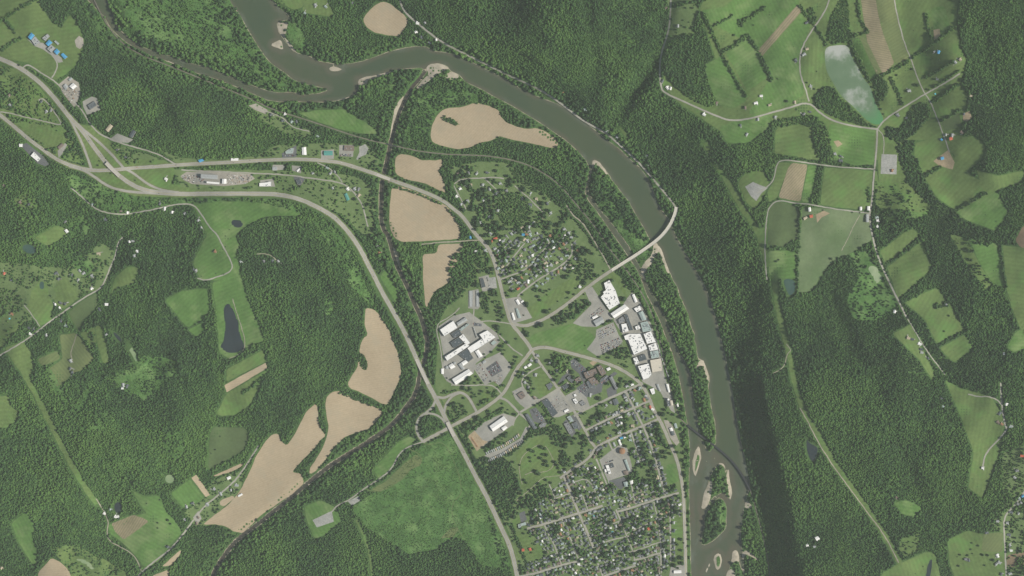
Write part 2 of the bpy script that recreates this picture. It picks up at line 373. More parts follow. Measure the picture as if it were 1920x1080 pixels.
H = np.maximum(H, 4.5 + vnoise(CX, CY, 60, 4) * .8)
# carve the river, its islands and the creek
dr = sdf(RIVER, CX, CY)
ISLANDS = [soften(i_, 2, 1.7) for i_ in ISLANDS]
for isl in ISLANDS: dr = np.maximum(dr, -sdf(isl, CX, CY))
dk = seg_dist(CREEK, CX, CY) - CREEK_W
land = np.minimum(dr, dk)
H = np.where(land < 60, np.minimum(H, land * S * .22 + np.maximum(land - 8, 0) * 1.2), H)
H = np.maximum(H, -2.2)
PLEV = []
for poly, m, nm, lab, cat in PONDS:
    d = sdf(poly, CX, CY); lev = float(np.median(H[d < 4])) if (d < 4).any() else 5
    k = sstep(26, 3, d); H = H * (1 - k) + (lev + np.clip(d, 0, 20) * .12) * k
    H = np.where(d < 1.0, lev - .6, H); PLEV.append(lev)
far = np.maximum(np.abs(GX - CX), np.abs(GY - CY)); H = H * np.clip(1 - far / 2500, .15, 1) + 0

def Hs(px, py):
    px = np.asarray(px, float); py = np.asarray(py, float)
    i = np.clip(np.searchsorted(gx, px, 'right') - 1, 0, len(gx) - 2); j = np.clip(np.searchsorted(gy, py, 'right') - 1, 0, len(gy) - 2)
    u = np.clip((px - gx[i]) / (gx[i + 1] - gx[i]), 0, 1); v = np.clip((py - gy[j]) / (gy[j + 1] - gy[j]), 0, 1)
    return (H[j, i] * (1 - u) + H[j, i + 1] * u) * (1 - v) + (H[j + 1, i] * (1 - u) + H[j + 1, i + 1] * u) * v
def P(px, py, dz=0.0, z=None):
    zz = float(Hs(px, py)) if z is None else z
    k = S * (1 - zz / D)
    return Vector(((px - 960) * k, (540 - py) * k, zz + dz))
def PA(px, py, z):
    k = S * (1 - z / D); return np.stack([(px - 960) * k, (540 - py) * k, z], -1)

ny, nx = GX.shape
V = PA(GX, GY, H).reshape(-1, 3)
jj, ii = np.meshgrid(np.arange(ny - 1), np.arange(nx - 1), indexing='ij')
a = (jj * nx + ii).ravel(); F = np.stack([a, a + nx, a + nx + 1, a + 1], 1)
def np_mesh(name, V, F, mat, smooth=True):
    me = bpy.data.meshes.new(name); n, k = F.shape
    me.vertices.add(len(V)); me.vertices.foreach_set('co', np.asarray(V, np.float32).ravel())
    me.loops.add(n * k); me.loops.foreach_set('vertex_index', F.astype(np.int32).ravel())
    me.polygons.add(n); me.polygons.foreach_set('loop_start', (np.arange(n) * k).astype(np.int32))
    me.update(calc_edges=True); me.validate()
    if smooth: me.polygons.foreach_set('use_smooth', np.ones(len(me.polygons), bool))
    me.materials.append(mat); return me

def terrain_mat():
    m, N, L, b = nodes_mat('valley_ground', .95, .1)
    g = N.new('ShaderNodeNewGeometry').outputs['Position']
    n1 = noise_tex(N, L, g, .008, 5, .6)
    col = ramp(N, n1, L, [(.32, (.062, .112, .038)), (.5, (.080, .155, .048)), (.70, (.105, .195, .058))])
    n2 = noise_tex(N, L, g, .12, 4, .7)
    col = mixc(N, L, col, ramp(N, n2, L, [(.25, (.55,) * 3), (.7, (1, 1, 1))]), 1.0, 'MULTIPLY')
    sx = N.new('ShaderNodeSeparateXYZ'); L.new(g, sx.inputs[0])
    n3 = noise_tex(N, L, g, .03, 4, .7)
    ad = N.new('ShaderNodeMath'); ad.operation = 'MULTIPLY_ADD'; L.new(n3, ad.inputs[0]); ad.inputs[1].default_value = -2.6; L.new(sx.outputs[2], ad.inputs[2])
    f = N.new('ShaderNodeMapRange'); L.new(ad.outputs[0], f.inputs[0]); f.inputs[1].default_value = -1.35; f.inputs[2].default_value = -.75; f.inputs[3].default_value = 1; f.inputs[4].default_value = 0
    col = mixc(N, L, col, (.40, .345, .26), f.outputs[0])
    L.new(col, b.inputs['Base Color']); return m
ter = link('terrain', np_mesh('terrain', V, F, terrain_mat()))
tag(ter, 'rolling green valley ground with hills on either side', 'ground', kind='structure')

# water sheets: flat at the river's level, the banks rise out of them
cl = (land[:-1, :-1] + land[1:, 1:]) / 2
for nm, mask, m, lab in (('river', (cl < 9) & ~((dk[:-1, :-1] < 9) & (dr[:-1, :-1] > 7)), RIVERM, 'wide olive green river curving past the town'),
                         ('creek', (dk[:-1, :-1] < 9) & (dr[:-1, :-1] > 7), CREEKM, 'narrow brown creek winding to the river')):
    fs = F[mask.ravel()]; used, inv = np.unique(fs, return_inverse=True)
    vv = PA(GX.ravel()[used], GY.ravel()[used], np.zeros(len(used)))
    wme = np_mesh(nm, vv, inv.reshape(-1, 4), m); A = wme.attributes.new('depth', 'FLOAT', 'POINT')
    south = sstep(820, 880, GY.ravel()[used]) * .55 + sstep(185, 150, GY.ravel()[used]) * sstep(480, 520, GX.ravel()[used]) * sstep(720, 640, GX.ravel()[used]) * .35
    A.data.foreach_set('value', (np.clip(-land.ravel()[used] / 11., 0, 1) - south).astype(np.float32))
    tag(link(nm, wme), lab, 'water', kind='structure')
for (poly, m, nm, lab, cat), lev in zip(PONDS, PLEV):
    pp = chaikin(poly, 2); c = np.mean(pp, 0); vs = []; fs = []; at = []; n = len(pp); RR = [1.0, .9, .78, .62, .42, .2]
    for r in RR:
        for q in pp:
            w_ = c + (np.array(q) - c) * r; vs.append(P(*w_, z=lev + .05)); tt = ((w_[0] - 1548) * .6 + (w_[1] - 86) * .8) / 185.
            at.append(1.0 - .95 * max(0, tt) ** 2.2 + (1 - r) * .5)
    for r in range(len(RR) - 1):
        for i in range(n): fs.append((r * n + i, r * n + (i + 1) % n, (r + 1) * n + (i + 1) % n, (r + 1) * n + i))
    fs.append(tuple((len(RR) - 1) * n + i for i in range(n)))
    me = mesh(nm, vs, fs, m); A = me.attributes.new('shore', 'FLOAT', 'POINT'); A.data.foreach_set('value', at)
    tag(link(nm, me), lab, cat, kind='structure')

# ------------------------------------------------------------------ draped sheets (fields, yards) and ribbons (roads)
X0, Y0, STEP = -120.0, -120.0, 5.0
def clip_cell(poly, x0, y0, x1, y1):
    for ax, lim, sgn in ((0, x0, 1), (0, x1, -1), (1, y0, 1), (1, y1, -1)):
        res = []; n = len(poly)
        for i in range(n):
            p, q = poly[i], poly[(i + 1) % n]
            dp, dq = (p[ax] - lim) * sgn, (q[ax] - lim) * sgn
            if dp >= 0: res.append(p)
            if (dp >= 0) != (dq >= 0):
                t = dp / (dp - dq); res.append((p[0] + (q[0] - p[0]) * t, p[1] + (q[1] - p[1]) * t))
        poly = res
        if not poly: return []
    return poly
def drape(name, poly, mat, lift, floor=None):
    xs = [p[0] for p in poly]; ys = [p[1] for p in poly]
    i0, i1 = int((max(min(xs), X0) - X0) // STEP), int((min(max(xs), 2039) - X0) // STEP)
    j0, j1 = int((max(min(ys), Y0) - Y0) // STEP), int((min(max(ys), 1199) - Y0) // STEP)
    ax = X0 + np.arange(i0, i1 + 2) * STEP; ay = Y0 + np.arange(j0, j1 + 2) * STEP
    AX, AY = np.meshgrid(ax, ay); I = inside(poly, AX, AY)
    allin = I[:-1, :-1] & I[1:, :-1] & I[:-1, 1:] & I[1:, 1:]; anyin = I[:-1, :-1] | I[1:, :-1] | I[:-1, 1:] | I[1:, 1:]
    bd = anyin & ~allin; n = len(poly)
    for k in range(n):
        p, q = poly[k], poly[(k + 1) % n]; m = int(math.hypot(q[0] - p[0], q[1] - p[1]) / .4) + 2
        for s in np.linspace(0, 1, m):
            x, y = p[0] + (q[0] - p[0]) * s, p[1] + (q[1] - p[1]) * s
            ci, cj = int((x - X0) // STEP) - i0, int((y - Y0) // STEP) - j0
            if 0 <= ci < bd.shape[1] and 0 <= cj < bd.shape[0]: bd[cj, ci] = True
    idx = {}; pts = []; fs = []
    def vid(p):
        k = (round(p[0], 3), round(p[1], 3))
        if k not in idx: idx[k] = len(pts); pts.append(k)
        return idx[k]
    for cj in range(bd.shape[0]):
        for ci in range(bd.shape[1]):
            x0, y0 = ax[ci], ay[cj]
            if bd[cj, ci]:
                c = clip_cell(poly, x0, y0, x0 + STEP, y0 + STEP)
            elif allin[cj, ci]: c = [(x0, y0), (x0 + STEP, y0), (x0 + STEP, y0 + STEP), (x0, y0 + STEP)]
            else: continue
            if len(c) < 3: continue
            ar = sum(c[k][0] * c[(k + 1) % len(c)][1] - c[(k + 1) % len(c)][0] * c[k][1] for k in range(len(c)))
            if abs(ar) < .02: continue
            if ar > 0: c = c[::-1]
            f = []
            for p in c:
                v = vid(p)
                if v not in f: f.append(v)
            if len(f) > 2: fs.append(f)
    if not fs: return None
    pa = np.array(pts); z = Hs(pa[:, 0], pa[:, 1])
    if floor is not None: z = np.maximum(z, floor)
    vv = PA(pa[:, 0], pa[:, 1], z); vv[:, 2] += lift
    return link(name, mesh(name, vv.tolist(), fs, mat, True))

def resample(pts, step):
    r = [pts[0]]
    for p, q in zip(pts[:-1], pts[1:]):
        n = max(1, int(math.hypot(q[0] - p[0], q[1] - p[1]) / step))
        for k in range(1, n + 1): r.append((p[0] + (q[0] - p[0]) * k / n, p[1] + (q[1] - p[1]) * k / n))
    return r
def offset_line(pts, off):
    a = np.array(pts); t = np.gradient(a, axis=0); t /= np.linalg.norm(t, axis=1)[:, None] + 1e-9
    return a + np.stack([-t[:, 1], t[:, 0]], 1) * off
def ribbon_mesh(name, pts, width, mat, lift, off=0.0, floor=4.6, zf=None, wob=0.0):
    p = resample(chaikin(pts, 2, False), 2.0); rows = []
    cols = 5 if width > 3 else 3
    for s in np.linspace(-.5, .5, cols):
        o = offset_line(p, off + s * width)
        if wob and abs(s) == .5: o = o + np.stack([vnoise(o[:, 0], o[:, 1], 6, 11), vnoise(o[:, 0], o[:, 1], 6, 12)], 1) * wob
        z = np.maximum(Hs(o[:, 0], o[:, 1]), floor) if zf is None else zf(p)
        v = PA(o[:, 0], o[:, 1], z); v[:, 2] += lift; rows.append(v)
    n = len(p); vv = np.concatenate(rows)
    fs = [(c * n + i, c * n + i + 1, (c + 1) * n + i + 1, (c + 1) * n + i) for c in range(cols - 1) for i in range(n - 1)]
    return mesh(name, vv.tolist(), fs, mat, True)

# ------------------------------------------------------------------ traced outlines: fields, clearings and yards
# (kind of ground, tree density left inside, name, label, outline)
FIELDS = []
def fld(kind, dens, label, pts, name=None, smooth=2, lift=.25):
    FIELDS.append((kind, 0 if dens <= .06 and kind != 'lawn' else dens, label, soften(pts) if smooth else soften(pts, 1, .5), name, lift))
# floodplain and town ground first (big, low)
fld('scrub', .28, 'overgrown flood plain between the stream and the river', [(205,-40),(430,-40),(432,4),(455,40),(480,90),(510,125),(545,150),(590,165),(540,170),(480,158),(400,126),(300,95),(240,66),(218,42)], 'flood_plain', 2, .15)
fld('lawn', .22, 'town ground of lawns and yards', [(845,312),(900,303),(950,305),(1000,345),(1060,395),(1100,440),(1140,500),(1190,545),(1215,600),(1240,680),(1262,740),(1280,800),(1285,900),(1288,1000),(1290,1110),(975,1110),(955,1000),(900,870),(850,790),(815,725),(825,600),(870,520),(905,470),(870,400)], 'town_ground', 2, .15)
fld('meadow', .05, 'grass around the school drive', [(-40,-40),(72,-40),(76,5),(85,25),(100,45),(118,48),(130,28),(142,40),(152,60),(158,75),(152,100),(140,125),(118,143),(105,150),(75,135),(55,118),(0,108),(-40,100)])
fld('meadow', .30, 'grass between the diverging roads', [(0,122),(45,134),(75,165),(105,205),(122,235),(140,272),(160,308),(110,298),(60,258),(0,212)])
fld('meadow', .0, 'open meadow beside the west road', [(40,230),(120,242),(128,265),(100,275),(65,258),(45,240)], lift=.35)
fld('meadow', .03, 'mown grass inside the road interchange', [(140,232),(180,238),(215,275),(240,298),(310,300),(330,318),(320,345),(400,352),(400,368),(330,370),(250,368),(190,340),(165,310)])
fld('lawn', .10, 'grass strip along the highway businesses', [(325,318),(500,318),(640,325),(680,335),(700,360),(705,400),(700,440),(680,440),(640,402),(590,378),(540,360),(420,358),(340,352)])
fld('lawn', .22, 'roadside lawns north of the old highway', [(300,280),(340,296),(420,300),(480,292),(520,272),(600,268),(690,270),(712,300),(705,318),(640,302),(560,294),(430,303),(330,306)])
fld('grass', .02, 'curved meadow beside the railway', [(560,212),(600,206),(650,205),(652,212),(690,232),(712,250),(690,252),(640,243),(590,226)])
fld('meadow', .0, 'meadow at the top beside the river road', [(500,-40),(590,-40),(578,3),(562,16),(550,18),(525,6)])
fld('meadow', .06, 'yard grass at the top beside the farm', [(565,18),(585,-10),(610,-5),(625,25),(620,32),(575,24)])
fld('grass', .05, 'long meadow below the highway curve', [(362,384),(400,378),(480,378),(540,380),(575,396),(560,404),(500,405),(470,418),(452,432),(442,440),(448,460),(442,482),(452,505),(440,528),(375,524),(362,492),(388,440),(370,402)])
fld('grass', .0, 'meadow around the long dark pond', [(398,530),(452,515),(458,545),(470,575),(485,610),(495,638),(470,650),(452,664),(430,672),(412,662),(407,600),(402,555)])
fld('grass', .0, 'bright clearing on the west hill', [(310,563),(340,546),(388,541),(394,580),(378,600),(352,614),(342,604),(330,588)])
fld('grass', .0, 'small clearing below the hill meadow', [(352,618),(378,606),(384,620),(370,632)])
fld('meadow', .0, 'upper strip meadow on the west hill', [(425,692),(494,656),(498,678),(424,716)])
fld('meadow', .0, 'lower meadow on the west hill', [(406,775),(425,738),(500,694),(480,735),(470,758),(440,778),(412,780)])
fld('crop', .02, 'dark green field near the tan farmland', [(394,812),(402,800),(460,803),(466,820),(456,845),(402,874),(391,880)])
fld('grass', .0, 'small green field by the creek farm', [(320,925),(356,898),(385,935),(345,953)])
fld('grass', .03, 'pasture south of the oval pond', [(250,920),(275,932),(300,930),(310,958),(335,985),(340,1000),(322,1018),(300,1050),(272,1068),(258,1045),(228,1016),(206,1000),(202,985),(240,968),(276,962),(264,950),(256,935)])
fld('stubble', .0, 'brown stubble patch in the south west pasture', [(208,982),(250,965),(270,972),(280,978),(232,1012),(218,1000)], lift=.4)
fld('grass', .0, 'kite shaped green clearing in the west forest', [(22,980),(48,959),(65,984),(60,1005),(69,1035),(69,1066),(55,1050),(32,1012)])
fld('meadow', .14, 'marshy meadow at the bottom edge', [(98,1028),(140,1018),(170,1038),(200,1050),(240,1074),(245,1110),(140,1110),(125,1062),(112,1050)])
fld('meadow', .0, 'wide clearing at the top of the power line strip', [(8,652),(45,640),(58,662),(62,690),(52,712),(32,690)])
fld('meadow', .0, 'clearing at the west edge', [(-40,745),(15,742),(22,765),(35,770),(33,788),(12,802),(-40,798)])
fld('meadow', .02, 'field north of the west lane', [(42,585),(60,562),(95,558),(100,575),(85,605),(68,598)])
fld('crop', .0, 'dark field beside the west lane', [(128,586),(160,560),(182,550),(182,575),(156,600),(150,625),(138,605)])
fld('hay', .03, 'yellowish hilltop paddock with a drive', [(112,628),(142,624),(160,645),(176,674),(152,694),(135,700),(118,720),(106,726),(92,692),(118,672)])
fld('hay', .0, 'small yellowish paddock', [(70,674),(108,658),(114,672),(80,687)])
fld('meadow', .02, 'long narrow meadow by the forest', [(178,612),(190,610),(200,655),(205,678),(194,682),(184,650)])
fld('meadow', .0, 'lawn with houses on the wooded hill', [(64,446),(105,423),(124,430),(128,437),(90,462)])
fld('meadow', .12, 'house clearing in the west woods', [(25,372),(58,360),(76,386),(70,393),(35,390)])
fld('lawn', .2, 'west hill yards among trees', [(0,490),(90,500),(130,498),(190,455),(215,470),(205,530),(180,545),(100,560),(60,600),(0,620)])
fld('meadow', .0, 'meadow beside the west forest', [(216,520),(238,500),(260,502),(252,530),(212,542),(206,560)])
fld('scrub', .08, 'scrubby clearing with bushes in the west woods', [(240,708),(268,700),(290,720),(286,744),(270,752),(252,735)])
fld('scrub', .05, 'small bushy clearing in the west woods', [(305,680),(326,670),(334,692),(320,700)])
fld('scrub', .1, 'curved scrub opening in the west woods', [(164,718),(172,738),(156,772),(140,776),(136,768),(158,745)])
fld('scrub', .5, 'thinned young woods', [(150,802),(190,770),(228,790),(200,806),(160,812)])
fld('scrub', .35, 'thinned ridge woods', [(300,815),(340,810),(350,850),(330,870),(310,850)])
fld('lawn', .2, 'yards of the creek side farm', [(395,905),(440,885),(458,885),(450,920),(420,950),(390,985),(365,985),(345,960),(385,935)])
fld('grass', .0, 'green meadow beside the bare creek field', [(725,852),(748,828),(768,818),(780,824),(748,850),(736,880),(712,898),(700,880)])
fld('scrub', .04, 'broad overgrown wetland beside the highway', [(770,850),(800,832),(845,812),(862,845),(885,890),(915,960),(942,1025),(955,1070),(905,1060),(872,1012),(850,1008),(820,1030),(770,1040),(720,1010),(690,990),(660,955),(690,930),(740,905),(755,880)])
fld('hay', .0, 'dry grass knoll in the wetland', [(760,868),(780,852),(792,860),(790,872),(772,880),(745,905),(712,922),(695,918),(720,905)], lift=.4)
fld('hay', .05, 'dry grass patch at the wetland end', [(825,1010),(848,988),(862,990),(850,1008)], lift=.4)
fld('grass', .05, 'clearing around the gravel pad', [(570,950),(600,938),(628,950),(640,975),(610,1002),(590,1010),(578,985)])
fld('scrub', .45, 'scrub along the highway shoulder', [(862,845),(878,850),(940,990),(960,1080),(945,1075),(915,960)])
fld('meadow', .03, 'big field west of the bridge road', [(985,582),(1012,560),(1060,528),(1080,518),(1092,528),(1050,562),(1010,590),(1000,598)], lift=.35)
fld('grass', .0, 'open lawn beside the east factory car park', [(988,644),(1000,626),(1050,612),(1085,605),(1112,628),(1120,640),(1100,664),(1060,654),(1012,646)], lift=.35)
fld('meadow', .0, 'lawn around the white factory block', [(1125,535),(1148,510),(1165,520),(1178,560),(1165,545),(1150,520)], lift=.35)
fld('meadow', .0, 'open lawn on the street corner', [(1003,690),(1018,688),(1040,725),(1035,735),(1015,745),(1002,720)], lift=.35)
fld('meadow', .0, 'grass loop inside the highway ramp', [(905,735),(920,730),(922,748),(910,762),(898,758)], lift=.35)
fld('meadow', .02, 'cemetery grass with paths', [(968,848),(1000,822),(1022,815),(1045,840),(1060,880),(1050,892),(1020,905),(985,925),(975,905),(970,870)], lift=.35)
fld('meadow', .0, 'brown grass beside the south school', [(958,980),(975,962),(985,970),(970,985),(968,1000),(958,995)], lift=.35)
fld('meadow', .02, 'lawn of the red roofed houses', [(962,1000),(985,995),(1000,1010),(998,1022),(1015,1022),(1020,1045),(990,1052),(970,1045)], lift=.35)
fld('grass', .0, 'green playing lawn by the river street', [(1248,872),(1268,868),(1274,900),(1258,910),(1250,900)], lift=.35)
fld('meadow', .03, 'strip park beside the river street', [(1259,972),(1275,965),(1282,1000),(1282,1052),(1260,1056)], lift=.35)
# east farmland
fld('meadow', .03, 'east farmland ground', [(1312,18),(1335,-40),(1800,-40),(1793,40),(1800,90),(1812,112),(1800,160),(1815,178),(1800,240),(1770,262),(1700,262),(1660,300),(1500,300),(1440,215),(1395,270),(1350,245),(1320,225),(1270,190),(1242,160),(1252,90),(1262,40),(1300,60),(1330,90),(1322,120),(1332,165),(1345,198),(1370,200)], lift=.15)
fld('grass', .0, 'bright green field with a tree clump', [(1315,20),(1360,12),(1420,-40),(1500,-40),(1498,10),(1420,93),(1410,90),(1388,72),(1345,50),(1328,36)])
fld('grass', .0, 'green field in the middle of the hedgerows', [(1360,100),(1398,70),(1418,96),(1436,128),(1438,146),(1402,172),(1376,126)])
fld('grass', .0, 'green field below the forest edge', [(1322,122),(1354,104),(1374,130),(1394,174),(1400,190),(1372,204),(1347,196),(1327,152)])
fld('grass', .0, 'green field beside the tan strip', [(1430,106),(1502,26),(1520,48),(1500,98),(1500,122),(1508,178),(1480,194),(1445,208),(1402,214),(1442,150)])
fld('stubble', .0, 'diagonal tan strip between green fields', [(1421,95),(1496,8),(1504,20),(1429,105)], lift=.4, smooth=0)
fld('grass', .04, 'green field below the east road', [(1350,238),(1380,226),(1440,214),(1448,230),(1430,250),(1402,268),(1362,268)])
fld('meadow', .0, 'olive field beside the lake road', [(1550,10),(1570,0),(1555,50),(1545,75),(1532,48)])
fld('meadow', .0, 'olive field on the west lake shore', [(1508,98),(1528,60),(1545,95),(1548,130),(1558,160),(1540,175),(1520,180),(1502,140)])
fld('hay', .0, 'striped hay field above the lake', [(1640,-40),(1675,-40),(1682,30),(1692,75),(1705,110),(1680,120),(1655,60),(1645,20)])
fld('stubble', .0, 'long tan striped field above the lake', [(1608,-40),(1636,-40),(1645,20),(1655,60),(1677,118),(1658,138),(1646,144),(1628,90)], lift=.4, smooth=1)
fld('hay', .0, 'pale strip field beside the lake hedge', [(1612,72),(1622,70),(1655,138),(1646,144)], lift=.55, smooth=0)
fld('grass', .0, 'narrow bright green strip by the lake hedge', [(1600,74),(1612,71),(1644,144),(1635,150),(1618,118),(1604,92)], lift=.4, smooth=1)
fld('meadow', .0, 'large green hay field at the top', [(1677,-40),(1742,-40),(1740,30),(1750,76),(1708,108),(1694,72),(1684,30)])
fld('grass', .0, 'bright green field at the north east forest', [(1746,15),(1770,11),(1782,50),(1765,64),(1752,60)])
fld('meadow', .02, 'lawn field with a white house and pool', [(1714,112),(1752,88),(1790,70),(1800,84),(1790,100),(1760,130),(1728,146)])
fld('meadow', .02, 'field east of the lake hedge', [(1690,145),(1712,125),(1730,172),(1715,188),(1692,165)])
fld('meadow', .0, 'small field below the hedge wall', [(1655,195),(1672,152),(1688,180),(1690,196),(1662,214)])
fld('meadow', .0, 'field between the lane hedges', [(1748,196),(1792,172),(1800,204),(1762,226)])
fld('crop', .0, 'darker field below the lane hedges', [(1764,230),(1798,210),(1804,236),(1772,250)])
fld('meadow', .0, 'dark green field between the woods', [(1454,242),(1520,232),(1524,268),(1538,294),(1452,290)])
fld('grass', .0, 'green field west of the crossroads', [(1556,232),(1640,243),(1638,308),(1600,310),(1566,296),(1552,260)])
fld('lawn', .05, 'house clearing along the ravine road', [(1240,90),(1262,40),(1250,0),(1300,-20),(1310,20),(1298,60),(1262,66),(1255,95)])
fld('grass', .0, 'dark green strip field by the stubble', [(1516,309),(1532,312),(1526,345),(1516,380),(1503,378)])
fld('stubble', .0, 'tan stubble field inside the road bend', [(1484,305),(1514,308),(1501,378),(1480,375),(1460,370),(1468,345),(1475,320)], lift=.4, smooth=1)
fld('meadow', .0, 'large green field by the barns', [(1546,314),(1636,320),(1632,392),(1600,392),(1538,384)])
fld('meadow', .0, 'grass strip inside the road bend', [(1458,305),(1482,305),(1466,345),(1458,370),(1442,380),(1438,360),(1452,338)])
fld('crop', .0, 'dark striped crop field', [(1442,386),(1462,377),(1498,390),(1496,452),(1470,466),(1440,460)])
fld('pasture', .01, 'pale worn cattle pasture', [(1504,390),(1560,392),(1622,400),(1630,412),(1634,450),(1600,472),(1552,498),(1522,545),(1495,550),(1494,480),(1500,420)])
fld('meadow', .05, 'meadow around the gravel pad', [(1648,245),(1682,262),(1692,300),(1700,335),(1680,345),(1648,345),(1646,290)])
fld('meadow', .12, 'meadow strip by the farm woods', [(1642,345),(1690,345),(1730,375),(1745,385),(1735,400),(1700,395),(1642,385)])
fld('meadow', .02, 'sloping meadow with the building site', [(1716,268),(1768,255),(1785,290),(1800,310),(1830,335),(1880,350),(1850,370),(1792,394),(1758,372),(1735,335),(1714,298)])
fld('grass', .0, 'bright rounded meadow by the east woods', [(1792,397),(1868,358),(1890,398),(1866,432),(1812,412)])
fld('meadow', .0, 'olive field south of the barns', [(1650,472),(1708,426),(1724,440),(1662,496)])
fld('meadow', .0, 'green field below the hedge', [(1664,502),(1728,452),(1746,500),(1738,512),(1706,540),(1684,560),(1672,525)])
fld('meadow', .02, 'large olive paddock with a barn', [(1696,566),(1755,540),(1782,572),(1808,618),(1756,644),(1735,600)])
fld('meadow', .0, 'small square field below the paddock', [(1762,652),(1808,628),(1824,652),(1790,680),(1772,664)])
fld('grass', .02, 'east meadow beside the dark woods', [(1816,442),(1850,448),(1872,462),(1884,540),(1860,530),(1835,490)])
fld('meadow', .02, 'far east meadow', [(1880,460),(1960,470),(1960,602),(1908,602),(1888,545)])
fld('grass', .0, 'sliver meadow at the right edge', [(1905,622),(1960,600),(1960,640),(1900,660),(1888,650)])
fld('brown', .0, 'bare brown field at the right edge', [(1904,450),(1918,425),(1960,400),(1960,470),(1912,464)], lift=.4)
fld('meadow', .04, 'house clearing beside the long lane', [(1674,626),(1708,608),(1718,632),(1735,665),(1752,700),(1748,712),(1722,672),(1690,642)])
fld('meadow', .0, 'curved meadow above the south east village', [(1772,712),(1800,728),(1860,745),(1884,790),(1872,850),(1842,934),(1815,914),(1826,850),(1806,792)])
fld('meadow', .02, 'fairway meadow with the narrow pond', [(1628,1110),(1660,1070),(1702,1050),(1740,1034),(1754,1040),(1768,1110)])
fld('meadow', .06, 'open grounds with scattered trees', [(1776,1012),(1815,995),(1842,1002),(1884,1000),(1888,1110),(1800,1110),(1782,1060)])
fld('hay', .0, 'yellowish plot in the village', [(1845,1000),(1880,998),(1880,1035),(1840,1034)], lift=.4)
fld('brown', .0, 'brown field in the south east corner', [(1888,1041),(1960,1028),(1960,1064),(1888,1062)], lift=.4)
fld('lawn', .3, 'village yards at the right edge', [(1880,850),(1960,820),(1960,1110),(1886,1110),(1882,1000),(1850,985),(1880,950)], lift=.15)
fld('meadow', .0, 'clearing around the ridge pad', [(1384,342),(1402,318),(1425,310),(1442,340),(1432,368),(1414,392),(1398,378)])
fld('meadow', .05, 'small field at the ridge lane', [(1418,430),(1440,425),(1436,465),(1424,470)])
fld('grass', .03, 'green lot beside the pasture', [(1440,470),(1494,470),(1494,525),(1472,522),(1442,515)])
fld('scrub', .22, 'bright thinned woods around the algae ponds', [(1592,475),(1625,470),(1660,530),(1684,572),(1662,592),(1640,602),(1602,600),(1588,560),(1612,520)])
fld('grass', .03, 'small bright clearing in the ridge forest', [(1675,942),(1700,938),(1728,952),(1715,968),(1692,965)])
fld('meadow', .12, 'scrub clearing by the quarry lane', [(1690,1010),(1725,1000),(1722,1030),(1700,1045),(1685,1030)])
fld('scrub', .3, 'bright scrub below the interchange', [(108,318),(180,342),(255,368),(330,374),(420,372),(400,380),(330,382),(270,392),(200,396),(150,366)])
fld('scrub', .4, 'scrubby bank along the highway curve', [(420,372),(500,374),(560,384),(600,402),(640,440),(672,490),(690,540),(720,600),(700,575),(660,540),(640,500),(612,450),(580,405),(500,382)])
fld('scrub', .12, 'sunny scrub at the west end of the flood plain', [(212,-20),(300,-20),(318,20),(310,50),(290,72),(262,78),(236,62),(222,40)], 'flood_plain', 2, .3)
fld('meadow', .0, 'field corner below the far east meadow', [(1886,548),(1908,604),(1922,640),(1960,640),(1960,600),(1910,596)])
fld('meadow', .1, 'open farm ground east of the barns', [(1640,300),(1648,345),(1700,340),(1735,372),(1720,392),(1650,392),(1640,360)])
fld('lawn', .3, 'yards along the stream railway', [(470,196),(512,208),(560,234),(592,250),(560,262),(530,246),(490,226)])
fld('scrub', .35, 'scrubby clearing below the west lane', [(120,455),(150,470),(178,500),(160,520),(135,500)])
fld('meadow', .06, 'dry yard beside the climbing lane', [(178,470),(198,458),(208,478),(195,490)])
fld('scrub', .35, 'open brush north of the west lane', [(165,370),(210,376),(235,388),(210,396),(185,388)])
fld('lawn', .3, 'yards below the forest lane', [(208,272),(240,276),(296,296),(290,308),(240,308),(222,292)])
fld('scrub', .3, 'thin woods on the hill crest', [(620,540),(634,548),(628,580),(612,600),(608,570)])
fld('grass', .0, 'green meadow between railway and creek woods', [(712,520),(722,506),(740,535),(750,560),(742,568),(728,545)])
fld('meadow', .0, 'meadow right of the red roofed house', [(1786,262),(1826,254),(1848,274),(1840,300),(1812,322),(1796,312),(1788,290)])
fld('meadow', .05, 'orchard meadow by the small green pond', [(74,526),(90,530),(94,590),(98,600),(75,612),(52,575),(60,545)])
fld('meadow', .0, 'mown field above the climbing lane', [(105,532),(125,520),(150,558),(118,580),(104,570)])
fld('scrub', .22, 'sunny scrub below the long pale pond', [(232,690),(262,672),(300,668),(332,675),(336,700),(312,712),(296,735),(262,742),(245,725)])
fld('scrub', .35, 'rough pasture beside the hill lawn', [(132,415),(160,405),(172,425),(160,445),(138,448),(130,440)])
fld('meadow', .08, 'pale meadow at the left edge', [(-40,606),(0,600),(30,588),(44,580),(50,602),(30,622),(8,650),(-40,660)])
fld('lawn', .28, 'house lots at the left edge', [(-40,540),(40,540),(36,572),(12,588),(-40,592)])
fld('meadow', .05, 'small meadow above the climbing lane', [(96,542),(140,534),(150,558),(118,578),(104,570)])
fld('scrub', .25, 'wide scrubby opening in the west woods', [(192,690),(230,700),(240,706),(256,738),(240,740),(222,728),(200,716)])
fld('scrub', .3, 'brushy ride in the west woods', [(95,690),(110,720),(132,750),(128,770),(108,748),(92,715)])
fld('meadow', .1, 'grassy gap beside the dark field', [(150,625),(176,612),(182,640),(172,650),(160,640)])
fld('meadow', .04, 'open lot by the lake lane woods', [(1660,262),(1690,276),(1700,300),(1692,310),(1680,290),(1655,285)])
fld('meadow', .04, 'open slope above the round dirt yard', [(1768,246),(1800,240),(1806,262),(1790,290),(1776,282)])
